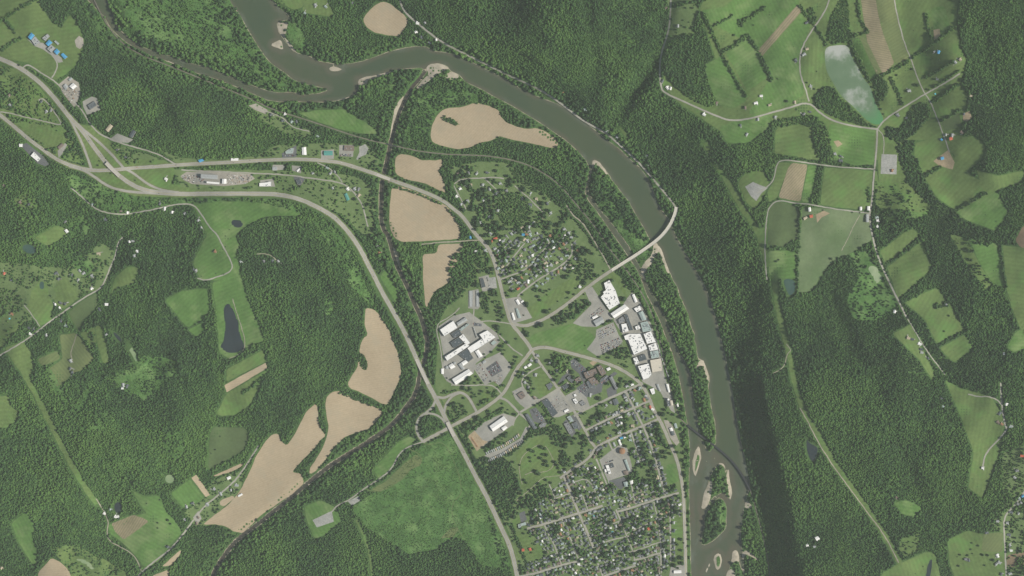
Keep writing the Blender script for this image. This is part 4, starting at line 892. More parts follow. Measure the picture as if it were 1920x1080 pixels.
 ('lane','lane looping along the contractor yard',2.6,STREET,.7,False,[(42,128),(50,121),(62,126),(80,139),(103,152),(122,172),(140,192),(155,208),(166,228),(182,248),(200,258),(230,270),(262,278),(300,290),(318,302),(332,309)]),
 ('drive','school drive',2.4,STREET,.7,False,[(97,146),(104,136),(108,124),(106,115),(98,104)]),
 ('drive','business lane between the highways',2.4,STREET,.7,False,[(340,318),(360,320),(420,322),(480,325),(530,327),(590,335),(640,342),(655,352),(668,366),(680,385),(685,405),(690,425)]),
 ('lane','short lane to the subdivision shops',2,STREET,.7,False,[(595,305),(612,312),(630,325),(642,342)]),
 ('lane','lane through the railway hamlet',1.8,STREET,.7,False,[(480,205),(508,211),(530,220),(545,236),(560,242),(580,246)]),
 ('path','cemetery path along the west side',1.0,TRACK,.66,False,[(979,908),(973,882),(975,864),(984,850),(1000,838),(1012,834)]),
 ('path','cemetery path along the south side',1.0,TRACK,.66,False,[(968,940),(984,926),(1004,908),(1018,895),(1036,893),(1050,892)]),
 ('path','cemetery path through the middle',1.0,TRACK,.66,False,[(984,890),(1000,884),(1018,886),(1034,880),(1040,868),(1030,846),(1022,836)]),
 ('track','grassy farm track across the pasture',1.2,TRACK,.66,False,[(1612,404),(1600,425),(1588,450),(1578,470)]),
 ('lane','hilltop drive',1.6,TRACK,.7,False,[(144,626),(138,645),(132,662),(136,678)]),
 ('lane','hill house drive',1.4,TRACK,.7,False,[(482,476),(496,475),(510,479),(518,488)]),
 ('track','power line track to the south meadow',1.4,TRACK,.7,False,[(430,672),(455,662),(461,640),(450,605),(436,560)]),
]
RAIL = [('railway','railway line from the stream through the fields to the bridge',1.9,[(150,-60),(190,30),(212,62),(235,86),(270,106),(330,128),(400,157),(470,185),(510,205),(560,220),(620,240),(680,260),(735,272),(780,283),(840,290),(900,291),(950,297),(1000,312),(1050,345),(1090,395),(1120,430),(1145,470),(1162,490),(1185,520),(1210,560),(1228,600),(1238,640),(1250,700),(1262,750),(1272,780),(1283,793),(1291,799)]),
        ('railway','railway along the foot of the ridge',1.5,[(1406,916),(1412,935),(1420,965),(1432,1010),(1440,1050),(1446,1110)])]
road_lines = []
for nm, lab, w, m, lift, paint, pts in ROADS:
    o = link(nm, ribbon_mesh(nm, pts, w, m, lift, wob=.5 if w < 3 else .3))
    tag(o, lab, 'road', kind='structure'); road_lines.append((pts, w))
    if w > 4: link('verge', ribbon_mesh('verge', pts, w + 3.4, G['hay'], lift - .35, wob=.9), None, o)
    if paint:
        for off in (-.12, .12): link('centre_line', ribbon_mesh('centre_line', pts, .13, YLINEM, lift + .06, off), None, o)
        for off in (-.42, .42): link('edge_line', ribbon_mesh('edge_line', pts, .14, LINEM, lift + .06, off * w), None, o)
for nm, lab, w, pts in RAIL:
    o = link(nm, ribbon_mesh(nm, pts, w, BALLAST, .8, wob=.2)); tag(o, lab, 'railway', kind='structure'); road_lines.append((pts, w + .6))
    for off in (-.33, .33): link('rail', ribbon_mesh('rail', pts, .10, STEEL, .98, off), None, o)
# cleared power line strips
STRIPS = [('left forest power line clearing', 9.5, [(40,690),(62,730),(100,805),(130,865),(160,915),(182,945)]),
 ('ridge power line clearing', 9, [(1452,515),(1455,560),(1465,610),(1478,655),(1486,700),(1497,745),(1510,780),(1530,808),(1565,872),(1605,925),(1645,982),(1668,1020),(1688,1058)]),
 ('upper ridge clearing', 10, [(1322,268),(1342,305),(1368,348),(1392,392),(1412,420),(1428,448),(1440,500)]),
 ('narrow wetland firebreak', 4, [(668,975),(685,1010),(695,1050),(700,1110)]),
 ('bank clearing below the ridge', 5, [(1162,240),(1175,255)])]
for lab, w, pts in STRIPS:
    tag(link('cleared_strip', ribbon_mesh('cleared_strip', pts, w, G['meadow'], .3, floor=0, wob=1.2)), 'grassy ' + lab, 'clearing', kind='structure')

# ------------------------------------------------------------------ tree density map (1 px cells), used to plant the forest
MX, MY = np.meshgrid(np.arange(-100, 2021) + .5, np.arange(-100, 1181) + .5)
dens = np.ones(MX.shape, np.float32); size = np.ones(MX.shape, np.float32); townz = np.zeros(MX.shape, bool)
def region(poly, pad=0):
    xs = [p[0] for p in poly]; ys = [p[1] for p in poly]
    i0, i1 = int(max(min(xs) - pad + 100, 0)), int(min(max(xs) + pad + 102, MX.shape[1])); j0, j1 = int(max(min(ys) - pad + 100, 0)), int(min(max(ys) + pad + 102, MX.shape[0]))
    return np.s_[j0:j1, i0:i1]
def paint_poly(poly, v, arr=None):
    s = region(poly); arr = dens if arr is None else arr
    k = inside(poly, MX[s], MY[s]); arr[s][k] = v
def paint_line(pts, half, v, arr=None):
    s = region(pts, half); arr = dens if arr is None else arr
    k = seg_dist(pts, MX[s], MY[s]) < half; arr[s][k] = v
for k, d_, lab, pts, nm, lift in FIELDS:
    paint_poly(pts, d_)
    if d_ == 0 and k not in ('sand', 'scrub'): paint_line(pts + pts[:1], 2.2, 0)
    if nm == 'town_ground': paint_poly(pts, True, townz)
for lab, w, pts in STRIPS: paint_line(pts, w / 2 + 2.5, 0)
WOODS = [   # (density, crown size factor, outline)
 (.95, .9, [(932,372),(958,358),(985,372),(1000,395),(992,415),(950,428),(934,405)]),
 (1., .8, [(948,308),(1000,322),(1042,345),(1036,364),(1010,364),(975,345)]),
 (.9, 1.3, [(838,490),(878,455),(902,462),(896,515),(866,555),(825,590),(803,600),(806,570),(846,535)]),
 (.8, 1.3, [(1072,500),(1100,482),(1118,500),(1108,520),(1086,532)]),
 (.55, 1.3, [(1035,592),(1082,545),(1106,568),(1078,598),(1045,612)]), (.8, 1.3, [(1034,668),(1070,660),(1074,690),(1046,702)]),
 (.9, 1.1, [(896,850),(955,858),(976,900),(962,950),(952,985),(926,940),(906,895)]), (.75, 1.2, [(838,770),(862,750),(878,770),(880,785),(845,795)]),
 (.7, 1.2, [(822,735),(845,728),(880,735),(850,735),(830,742)]), (.8, 1.2, [(1160,895),(1195,880),(1205,900),(1190,930),(1172,915)]),
 (.85, 1.2, [(1105,975),(1130,955),(1150,960),(1138,1000),(1112,1010)]), (.8, 1.3, [(1000,905),(1040,905),(1020,950),(990,960),(985,935)]),
 (.7, 1.2, [(1105,850),(1125,838),(1135,850),(1120,868)]), (.8, 1.2, [(1060,870),(1090,845),(1105,850),(1085,872)]), (.75, 1.2, [(1148,1060),(1165,1040),(1180,1060),(1230,1050),(1240,1070),(1200,1085)]),
 (.6, 1.2, [(985,1055),(1020,1045),(1030,1060),(1000,1075),(975,1070)]), (.9, 1.2, [(895,760),(915,745),(945,740),(900,780)]),
 (.85, 1.1, [(880,812),(900,790),(935,768),(950,760),(940,772),(890,815),(870,830)]), (.9, 1.1, [(900,550),(912,545),(920,590),(905,585)]),
 (.9, 1.2, [(1000,478),(1020,440),(1060,430),(1080,445),(1040,470)]) , (.5, 1.2, [(885,470),(915,460),(930,480),(900,520)]),
 (1, 1., [(1558,30),(1578,-10),(1592,5),(1594,60),(1590,82),(1550,82),(1552,58)]), (1, 1., [(1520,190),(1545,160),(1565,165),(1580,186),(1620,212),(1648,237),(1630,239),(1580,225),(1545,210)]),
 (1, 1.1, [(1700,207),(1735,187),(1748,215),(1720,246),(1690,270),(1665,260),(1660,235),(1690,246)]), (1, 1., [(1640,148),(1664,150),(1668,172),(1650,196),(1638,166)]),
 (1, 1.1, [(1440,235),(1455,224),(1512,216),(1526,216),(1550,235),(1558,265),(1566,302),(1536,304),(1525,270),(1520,230),(1450,240)]),
 (1, 1., [(1357,272),(1402,275),(1448,234),(1452,282),(1440,318),(1402,322),(1372,345),(1348,310),(1322,285)]),
 (.9, 1.1, [(1680,268),(1700,272),(1722,300),(1732,330),(1748,362),(1742,378),(1720,365),(1700,332),(1688,300)]), (.3, 1.2, [(1652,360),(1680,345),(1700,380),(1690,386),(1660,382)]),
 (.36, 1.2, [(1640,393),(1700,395),(1715,408),(1690,420),(1660,440),(1648,430)]), (.9, 1.1, [(1742,375),(1780,400),(1830,420),(1862,450),(1850,466),(1800,440),(1760,420),(1740,400)]),
 (1, 1., [(1468,462),(1500,444),(1500,472),(1476,470)]), (.9, 1.1, [(1545,505),(1580,476),(1600,490),(1606,515),(1590,545),(1560,545)]),
 (1, 1., [(828,219),(834,217),(862,229),(862,235),(855,236),(832,226)]), (1, 1, [(672,664),(680,661),(689,676),(689,692),(683,694),(676,680)]),
 (.9, 1.1, [(1330,300),(1345,310),(1350,305),(1338,296)]), (.7, 1.2, [(20,170),(42,160),(60,185),(60,222),(40,212),(0,200),(0,160)]),
 (1, 1, [(1258,70),(1298,60),(1318,75),(1336,96),(1321,124),(1330,160),(1346,196),(1326,202),(1292,184),(1266,164),(1246,140),(1243,110)]),
 (.8, 1.2, [(985,800),(1030,790),(1050,800),(1060,830),(1048,840),(1030,812),(1000,818)]), (.9, 1.1, [(1052,840),(1064,850),(1058,880),(1050,870)])]
for d_, s_, pts in WOODS:
    pp = chaikin(pts, 1); paint_poly(pp, d_); paint_poly(pp, s_, size); paint_poly(pp, False, townz)
HEDGES = [(3,[(0,40),(30,20),(74,-5)]),(2.5,[(8,35),(20,48),(28,62)]),(3,[(4,94),(20,82),(38,72)]),(3,[(76,4),(95,28),(115,48)]),
 (3,[(395,545),(404,600),(408,655)]),(2.5,[(424,686),(450,668),(478,645)]),(2.5,[(456,738),(480,718),(500,702)]),(3,[(1262,10),(1320,0)]),(2,[(1332,53),(1352,42),(1372,30)]),
 (3,[(1386,44),(1408,32),(1432,15)]),(5,[(1388,42),(1390,46)]),(3.5,[(1352,99),(1378,85),(1402,66),(1420,92),(1438,130),(1446,150)]),(2.5,[(1354,104),(1372,134),(1388,165),(1399,180)]),
 (3,[(1318,25),(1330,50),(1352,98)]),(3,[(1500,12),(1512,30),(1526,46)]),(6,[(1520,20),(1526,36)]),(3,[(1528,50),(1542,72),(1552,88)]),(3,[(1603,-20),(1612,35),(1627,60),(1598,68)]),
 (3.5,[(1593,60),(1596,85),(1612,118),(1628,148),(1640,180),(1648,205),(1658,222)]),(3.5,[(1638,150),(1665,136),(1706,113)]),(2.5,[(1736,26),(1742,66),(1750,80)]),
 (3,[(1708,109),(1735,92),(1760,74),(1788,52)]),(2.5,[(1735,146),(1760,132),(1790,114)]),(3.5,[(1670,147),(1682,172),(1694,200)]),(2.5,[(1737,174),(1770,153),(1798,134)]),
 (2.5,[(1748,192),(1770,178),(1795,158)]),(2,[(1760,229),(1800,206)]),(3,[(1452,291),(1480,297),(1540,305),(1582,310)]),(3,[(1535,324),(1532,345),(1530,366)]),(3,[(1628,352),(1630,376)]),
 (2.5,[(1501,390),(1499,420),(1497,455)]),(3,[(1440,463),(1470,466)]),(3,[(1730,332),(1762,314)]),(3,[(1788,396),(1820,378),(1848,362)]),(3,[(1648,458),(1680,440),(1712,424)]),
 (2.5,[(1660,497),(1695,474),(1728,448)]),(3,[(1692,566),(1720,552),(1748,534)]),(3,[(1755,650),(1780,636),(1812,620)]),(2.5,[(1874,462),(1880,500),(1886,540)]),(4,[(1755,575),(1775,570)]),
 (3,[(640,736),(680,752),(720,764)]),(2.5,[(938,722),(925,740),(918,735)]),(2.5,[(950,688),(942,710),(936,722)]),(3,[(1690,575),(1720,625),(1745,668)]),(2.5,[(1496,455),(1494,545)]),
 (2,[(740,350),(775,360),(805,372),(835,385),(855,408),(866,430)]),(2,[(742,332),(780,344),(810,353),(838,366)]),(2.5,[(1290,830),(1290,900),(1291,980),(1293,1075)]),
 (2.2,[(1278,905),(1279,960),(1281,1060)]),(3,[(1206,735),(1222,762),(1236,786)]),(3,[(1246,800),(1262,835),(1268,850)]),(3,[(1020,755),(1008,748)]),(3,[(1040,788),(1010,752)]),
 (3,[(960,985),(985,1050),(995,1080)]),(2.5,[(1000,1020),(1018,1012)]),(2.5,[(878,818),(862,800)]),(3.5,[(905,862),(960,850),(995,812),(1030,788)])]
for h_, pts in HEDGES: paint_line(pts, h_, 1.0); paint_line(pts, h_, 1.05, size); paint_line(pts, h_, False, townz)
for pts, w in road_lines: paint_line(chaikin(pts, 2, False), w / 2 + (5.5 if w > 7 else 3.2 if w > 5 else 2 if w > 3.4 else 1.6), 0)
dm = np.repeat(np.repeat(sdf(RIVER, MX[::3, ::3] + 1, MY[::3, ::3] + 1), 3, 0), 3, 1)[:MX.shape[0], :MX.shape[1]]
for isl in ISLANDS:
    s = region(isl, 6); dm[s] = np.maximum(dm[s], -sdf(isl, MX[s], MY[s]))
s = region(CREEK, 12); dkk = np.full(MX.shape, 1e9); dkk[s] = seg_dist(CREEK, MX[s], MY[s]) - CREEK_W
wd = np.minimum(dm, dkk)
size = np.where((wd < 22) & (wd > 0), np.maximum(size, 1.5), size)
dens[wd < np.where((MX < 480) & (MY < 175), .6, 2.4)] = 0
for k, d_, lab, pts, nm, lift in FIELDS:
    if k == 'sand': paint_poly(pts, 0)
for poly, *_ in PONDS:
    s = region(poly, 6); dens[s][sdf(poly, MX[s], MY[s]) < 3.2] = 0
for k, lab, pts in YARDS: paint_poly(pts, 0)
roadm = np.zeros(MX.shape, bool)
for pts, w in road_lines: paint_line(pts, w / 2 + 2.4, True, roadm)
# ------------------------------------------------------------------ large buildings
def prism(verts2, z0, z1, cap=False, inset=0.0):
    n = len(verts2); v = [(x, y, z0) for x, y in verts2] + [(x, y, z1) for x, y in verts2]
    f = [(i, (i + 1) % n, n + (i + 1) % n, n + i) for i in range(n)]
    if cap: f.append(tuple(range(n, 2 * n)))
    return v, f
def shrink(p, d):
    """inset a counter-clockwise polygon by d"""
    n = len(p); r = []
    for i in range(n):
        a, b, c = Vector(p[i - 1]), Vector(p[i]), Vector(p[(i + 1) % n])
        e1 = (b - a).normalized(); e2 = (c - b).normalized()
        n1 = Vector((-e1.y, e1.x)); n2 = Vector((-e2.y, e2.x)); m = (n1 + n2)
        if m.length < .2: m = n1
        m.normalize(); k = d / max(.35, m.dot(n1)); r.append(tuple(b + m * k))
    return r
def boxmesh(name, sx, sy, sz, mat):
    x, y = sx / 2, sy / 2
    v = [(-x, -y, 0), (x, -y, 0), (x, y, 0), (-x, y, 0), (-x * .96, -y * .96, sz), (x * .96, -y * .96, sz), (x * .96, y * .96, sz), (-x * .96, y * .96, sz)]
    return mesh(name, v, [(0, 1, 5, 4), (1, 2, 6, 5), (2, 3, 7, 6), (3, 0, 4, 7), (4, 5, 6, 7)], mat)
UNIT_MESHES = [boxmesh('rooftop_unit', 3.2, 2.4, 1.8, UNITM), boxmesh('rooftop_unit', 5.0, 3.0, 2.4, UNITM), boxmesh('rooftop_unit', 2.2, 2.2, 1.4, ROOF['dark']), boxmesh('rooftop_unit', 6.5, 2.0, 1.5, ROOF['slate'])]
WALLS = {'white': ROOF['light'], 'brown': ROOF['brown'], 'beige': ROOF['beige'], 'red': ROOF['tan']}
def building(name, label, roof, h, style, units, pts, cat='building', group=None):
    ar = sum(pts[i][0] * pts[(i + 1) % len(pts)][1] - pts[(i + 1) % len(pts)][0] * pts[i][1] for i in range(len(pts)))
    if ar > 0: pts = pts[::-1]                      # y runs down in the picture: make it counter-clockwise on the ground
    cx = sum(p[0] for p in pts) / len(pts); cy = sum(p[1] for p in pts) / len(pts)
    z = min(float(Hs(*p)) for p in pts); ztop = max(float(Hs(*p)) for p in pts)
    c = P(cx, cy, z=z); rim = [(P(*p, z=z) - c) for p in pts]; rim = [(q.x, q.y) for q in rim]
    h = h + (ztop - z)
    root = empty(name, c); tag(root, label, cat, group)
    wm = WALLS.get(roof, WALLM)
    if style == 'gable' and len(rim) == 4:
        L01 = math.dist(rim[0], rim[1]); L12 = math.dist(rim[1], rim[2])
        q = rim if L01 >= L12 else rim[1:] + rim[:1]
        w = math.dist(q[1], q[2]); rh = w * .14
        m1 = ((q[0][0] + q[3][0]) / 2, (q[0][1] + q[3][1]) / 2); m2 = ((q[1][0] + q[2][0]) / 2, (q[1][1] + q[2][1]) / 2)
        v, f = prism(q, -1.5, h); n = 4
        v += [(*m1, h + rh), (*m2, h + rh)]; f += [(n + 3, n, 8), (n + 1, n + 2, 9)]
        link('wall', mesh('wall', v, f, wm), None, root)
        e = shrink(q, -.5); u = Vector(m2) - Vector(m1); u = u.normalized() * .6
        a1 = (m1[0] - u.x, m1[1] - u.y); a2 = (m2[0] + u.x, m2[1] + u.y)
        vv = []
        for dz in (.12, .45): vv += [(*p, h + dz - .1) for p in e] + [(*a1, h + rh + dz), (*a2, h + rh + dz)]
        ff = [(6, 7, 11, 10), (8, 9, 10, 11), (1, 0, 4, 5), (3, 2, 5, 4), (0, 1, 7, 6), (2, 3, 9, 8), (0, 6, 10, 4), (3, 4, 10, 9), (1, 5, 11, 7), (2, 8, 11, 5)]
        ro = link('roof', mesh('roof', vv, ff, ROOF[roof]), None, root)
        if L01 * L12 > 700:
            k = (Vector(m2) - Vector(m1)); ang = math.atan2(k.y, k.x); ln = k.length
            rv, rf = [], []
            link('ridge_cap', mesh('ridge_cap', [(0, -.5, 0), (ln, -.5, 0), (ln, .5, 0), (0, .5, 0), (0, 0, .35), (ln, 0, .35)], [(0, 1, 5, 4), (2, 3, 4, 5), (0, 4, 3), (1, 2, 5)], UNITM), None, ro)
            ro.children[0].location = (*m1, h + rh + .44); ro.children[0].rotation_euler = (0, 0, ang)
    else:
        inn = shrink(rim, .45); n = len(rim)
        v, f = prism(rim, -1.5, h + .6); m = len(v)
        v += [(x, y, h + .6) for x, y in inn] + [(x, y, h - .05) for x, y in inn]
        f += [(n + i, n + (i + 1) % n, m + (i + 1) % n, m + i) for i in range(n)] + [(m + i, m + (i + 1) % n, m + n + (i + 1) % n, m + n + i) for i in range(n)]
        link('wall', mesh('wall', v, f, wm if roof not in ('white', 'light') else ROOF['light']), None, root)
        ro = link('roof', mesh('roof', [(x, y, h) for x, y in inn], [tuple(range(n))], ROOF[roof]), None, root)
    if units:
        xs = [p[0] for p in rim]; ys = [p[1] for p in rim]; k = 0; tries = 0; ang = math.atan2(rim[1][1] - rim[0][1], rim[1][0] - rim[0][0]); small = shrink(rim, 3.2)
        while k < units and tries < units * 30:
            tries += 1; x, y = random.uniform(min(xs), max(xs)), random.uniform(min(ys), max(ys))
            if not inside(small, np.array([x]), np.array([y]))[0]: continue
            u = link('rooftop_unit', random.choice(UNIT_MESHES), None, ro); u.location = (x, y, h + .02 if style != 'gable' else h + .2); u.rotation_euler = (0, 0, ang + random.choice((0, math.pi / 2))); k += 1
    r = max(math.dist(p, (cx, cy)) for p in pts)
    paint_poly([(cx + (p[0] - cx) * (1 + 2.2 / r), cy + (p[1] - cy) * (1 + 2.2 / r)) for p in pts], 0)
    return root
FB = 'factory_building'
BUILD = [
 (FB,'white square hall at the north west corner of the west factory','white',12,'flat',3,[(825.1,618.1),(850.2,601.3),(858.1,614.4),(833.3,630.3)]),
 (FB,'long light grey shed beside the square white factory hall','light',8,'gable',0,[(856.5,605.5),(872.7,595),(876.4,600.3),(859.5,611)]),
 (FB,'pale blue grey wing north of the west factory courtyard','green',9,'flat',4,[(860.8,617.2),(877.4,606),(880.5,608.6),(864.9,621.2)]),
 (FB,'small dark roofed link next to the square white hall','dark',8,'flat',5,[(846,625.6),(859.6,617.6),(866.2,625),(852.3,634.2)]),
 (FB,'short white block joining the crossed factory wings','white',11,'flat',4,[(860.7,631.6),(868.5,625.9),(881.8,643.0),(875.3,647.6)]),
 (FB,'square dark roofed hall inside the west factory','dark',9,'flat',3,[(845,642.6),(860.2,632.4),(868.6,642.4),(852.3,652.4)]),
 (FB,'long narrow white wing along the factory south side','white',12,'flat',7,[(834,668.8),(873.8,643.4),(880.6,648.3),(838.6,676.5)]),
 (FB,'wide white block at the east end of the west factory','white',13,'flat',9,[(898.8,627),(914,619.1),(929.7,632.2),(908.8,645.2),(904.8,635)]),
 (FB,'white block in the middle of the west factory','white',12,'flat',4,[(876.4,652.4),(904.2,634.6),(908.8,645.6),(882.9,662.0)]),
 (FB,'dark roofed hall south of the white factory wings','dark',9,'flat',9,[(860,664),(876.6,653.6),(888.4,671.5),(878.4,678.4)]),
 (FB,'small white shed below the dark factory hall','white',7,'gable',0,[(864.9,679.9),(873.2,674.6),(877.4,679.4),(869,685.6)]),
 (FB,'narrow grey shed leaning on the small white shed','light',6,'gable',0,[(859.6,683.4),(864.2,680.6),(871.6,691.0),(866.9,693.4)]),
 (FB,'white shed between two round tanks','white',7,'gable',0,[(841.3,685.6),(848.1,680.9),(853.9,687.7),(846,691.9)]),
 ('warehouse','long white warehouse south of the west factory','white',9,'gable',4,[(848.1,710.7),(879,691.9),(886.3,700.3),(854.9,721.2)]),
 (FB,'white annex on the east lawn of the west factory','white',6,'gable',0,[(891,658.6),(897.3,655.7),(905.1,667.2),(898.3,670.9)]),
 ('office','small pale building at the factory car park','light',5,'gable',0,[(904.6,678.3),(909.3,674.6),(911.9,678.3),(906.7,682)]),
 ('shed','small white shed at the woods edge of the west factory','white',5,'gable',0,[(827,691.4),(831.9,690.9),(831.9,700.8),(827.4,700.8)]),
 (FB,'grey green canopy at the factory east entrance','green',6,'flat',0,[(919.8,643.2),(926.6,637.4),(932.3,642.1),(924.5,647.9)]),
 ('store','narrow white shop in the commercial yard','white',5,'gable',0,[(959,587.2),(962.1,586.2),(966.3,599.2),(962.7,600.3)]),
 ('store','long green roofed shop in the commercial yard','green',5,'gable',0,[(966.8,578.8),(970.5,578.3),(976.8,595.6),(972,596.6)]),
 ('store','white shop at the top of the commercial yard','white',5,'gable',0,[(966.8,563.1),(971,561),(975.7,569.4),(971.5,571.5)]),
 ('shed','tiny white outbuilding at the top of the commercial yard','white',4,'gable',0,[(976.4,565.2),(980.4,562.6),(982.5,564.7),(978.4,567.8)]),
 ('storage_units','western row of pale storage units','light',3.5,'flat',0,[(880,545),(886.6,545),(886,575),(880.4,575)]),
 ('storage_units','eastern row of pale storage units','light',3.5,'flat',0,[(893,545),(898,545),(898.2,575),(893.2,575)]),
 (FB,'largest stepped white block of the east factory near the bridge road','white',11,'flat',34,[(1132.2,530.9),(1142.6,525.2),(1154.1,544.5),(1162,568.6),(1142.6,581.1),(1125.9,557.1),(1132.2,550.8),(1130.1,547.7),(1135.8,544)]),
 (FB,'white hall with two roof pitches below the stepped block','white',11,'gable',3,[(1144.7,587.9),(1170.9,570.7),(1179.2,578.5),(1151.5,596.3)]),
 (FB,'pale square hall standing alone in the north car park','light',8,'gable',0,[(1112.3,602),(1128,593.7),(1133.2,603.6),(1118.6,612)]),
 (FB,'small white shed beside the pale square hall','white',5,'gable',0,[(1110.2,594.7),(1118.6,590.5),(1121.2,593.7),(1112.3,598.3)]),
 (FB,'long rounded white shed by the river railway','white',6,'gable',0,[(1185,552.9),(1189.2,551.3),(1194.9,565.4),(1190.8,567.5)]),
 (FB,'white hall by the river railway','white',8,'flat',2,[(1188.1,578.5),(1199.6,572.8),(1202.8,580.6),(1193.9,585.8)]),
 (FB,'pale green roofed hall by the river railway','green',8,'gable',0,[(1197,586.4),(1204.9,583.2),(1211.7,598.9),(1204.2,601.4)]),
 (FB,'long dark green hall between the white factory blocks','dark',10,'flat',4,[(1169.8,591),(1176.1,589),(1187,618.8),(1181.9,619.8)]),
 (FB,'grey hall at the factory car park corner','grey',8,'flat',3,[(1158.3,600),(1167.7,593.2),(1172.4,602),(1161.5,607.3)]),
 (FB,'white block beside the long dark green hall','white',10,'flat',6,[(1164.6,607.7),(1174.2,606.1),(1179.2,620.9),(1167.7,623.5)]),
 (FB,'small white block east of the dark green hall','white',9,'flat',4,[(1190.2,612.5),(1198.1,609.4),(1201.2,615.6),(1192.8,618.8)]),
 (FB,'grey green block crowded with ducts','green',9,'flat',16,[(1200.2,605.2),(1213.8,602),(1222.4,619.9),(1205.4,623)]),
 (FB,'biggest central white block of the east factory','white',12,'flat',36,[(1169.6,629.9),(1179.5,625.7),(1200.4,625.7),(1213.5,653.9),(1188.4,665.4),(1177.4,637.2),(1172.2,637.2)]),
 (FB,'white block against the railway side','white',12,'flat',11,[(1206.2,625.7),(1220.3,620.9),(1229.7,641.4),(1213,644.5)]),
 (FB,'second white block against the railway side','white',11,'flat',10,[(1215,647.7),(1229.7,642.4),(1234.2,655.4),(1218.2,658.1)]),
 (FB,'pale green block packed with ducts by the railway','green',10,'flat',14,[(1218.4,659.2),(1234.1,656.4),(1236,669.6),(1221.3,672.8)]),
 (FB,'dark blue roofed square hall in the factory court','dark',9,'flat',3,[(1197.3,667.5),(1208.8,663.9),(1213,673.8),(1199.9,678)]),
 (FB,'white block beside the dark blue square hall','white',10,'flat',4,[(1186.8,671.7),(1194.1,669.1),(1198.8,680.1),(1191,683.7)]),
 (FB,'southern white block of the east factory','white',12,'flat',14,[(1195.7,686.4),(1216.1,681.1),(1221.3,702),(1216.1,708.3),(1206.2,712)]),
 (FB,'plain beige roofed hall of the east factory','beige',11,'flat',1,[(1218.7,675.4),(1239.1,671.7),(1241.2,694.7),(1222.9,697.9)]),
 ('warehouse','white warehouse south of the east factory yard','white',7,'flat',1,[(1217.9,729.4),(1226.3,727.3),(1228.4,737.7),(1222.6,739.8)]),
 ('shed','thin pale shed at the factory south gate','light',5,'gable',0,[(1230.4,720.5),(1234.4,720),(1238.8,733),(1236.2,733.5)]),
 ('shed','narrow white shed along the railway siding','white',6,'gable',0,[(1248.8,720),(1253,720),(1256.1,735.1),(1253,735.1)]),
 ('process_building','dark green process building with a white silo','dark',12,'flat',7,[(1249.8,751.4),(1254.8,750.4),(1257,760.2),(1250.9,762.3)]),
 ('process_building','beige shed beside the dark process building','beige',8,'gable',0,[(1256,750.8),(1260.3,750.8),(1261.9,759.2),(1258.2,760.2)]),
 ('shed','white shed at the end of the railway siding','white',6,'gable',0,[(1268.1,755),(1270.8,755),(1272.3,762.3),(1269.7,762.8)]),
 ('shed','white shed in the riverside yard','white',5,'gable',0,[(1255,803),(1259.8,801.5),(1261.9,807.3),(1257.2,808.3)]),
 ('shed','pale green shed in the riverside yard','green',5,'gable',0,[(1263.4,794.2),(1267.6,793.2),(1270.2,802),(1266,803)]),
 ('shed','grey green shed in the riverside yard','slate',5,'gable',0,[(1257.2,809.4),(1262.4,807.8),(1265,814.6),(1260.3,816.7)]),
 ('church','dark roofed church hall on the hospital street','slate',8,'gable',0,[(1148.4,749.7),(1155.7,746.6),(1160.4,756),(1152.6,760.2)]),
 ('shopping_plaza','long dark roofed shopping plaza','dark',7,'flat',12,[(1015.4,752),(1027,746.8),(1046.5,774.1),(1036,782)]),
 ('restaurant','dark roofed restaurant on the corner','dark',5,'flat',4,[(1053.1,724.9),(1063.6,718.6),(1067.7,723.8),(1057.8,732.2)]),
 ('office','blue grey office on its own lawn','slate',5,'flat',3,[(1023.8,721.7),(1033.2,717),(1037.4,722.8),(1030,732.2)]),
 ('hospital','brown roofed hospital wing at the north east end','brown',12,'flat',7,[(1118,688.2),(1126.3,683.5),(1137.3,699.2),(1128.4,705)]),
 ('hospital','brown roofed hospital wing in the middle','brown',11,'flat',11,[(1093.9,698.7),(1116.9,690.3),(1121,701.8),(1099.1,710.2)]),
 ('hospital','brown roofed hospital wing at the south','brown',11,'flat',7,[(1102.3,710.8),(1116.9,705.2),(1123.2,718.6),(1110.6,722.2)]),
 ('hospital','dark angled hospital entrance wing','slate',8,'flat',5,[(1099.1,716.5),(1103,713.4),(1117.2,723.4),(1115.9,728),(1104.4,727)]),
 ('clinic','dark roofed clinic west of the hospital','slate',7,'flat',5,[(1062.5,708.1),(1068.8,703.9),(1076.6,711.7),(1073,718.6),(1066.7,713.4)]),
 ('clinic','brown roofed clinic next to the dark one','brown',7,'flat',5,[(1077.1,711.3),(1086.6,706),(1091.3,713.4),(1081.3,718.6)]),
 ('clinic','long blue grey clinic along the east drive','slate',7,'flat',7,[(1124.1,712.3),(1137.8,702.8),(1141,706),(1126.3,717)]),
 ('apartment_building','long grey roofed block beside the hospital car park','grey',9,'gable',0,[(1142,708.1),(1147.2,705),(1158.7,727),(1154.6,731.2)]),
 ('garage','small white roofed garage beside the sweeping street','white',5,'gable',0,[(1136.8,690.9),(1143,688.2),(1145.1,692.4),(1139.4,695)]),
 ('garage','tan roofed garage north of the clinics','beige',5,'gable',0,[(1060.9,695.6),(1064.6,692.9),(1067.2,697.7),(1063.6,699.7)]),
 ('store','smaller of two white roofed shops at the road fork','white',5,'gable',0,[(982,688.2),(986.2,685.6),(988.8,688.8),(984.6,691.4)]),
 ('store','larger of two white roofed shops at the road fork','white',5,'gable',0,[(988.8,684.6),(994.5,680.4),(997.1,683.5),(991.9,687.7)]),
 ('office','brown roofed office with a ring of parked cars','brown',6,'flat',5,[(969.4,739.5),(979.9,733.2),(985.1,742.6),(977.8,748.9)]),
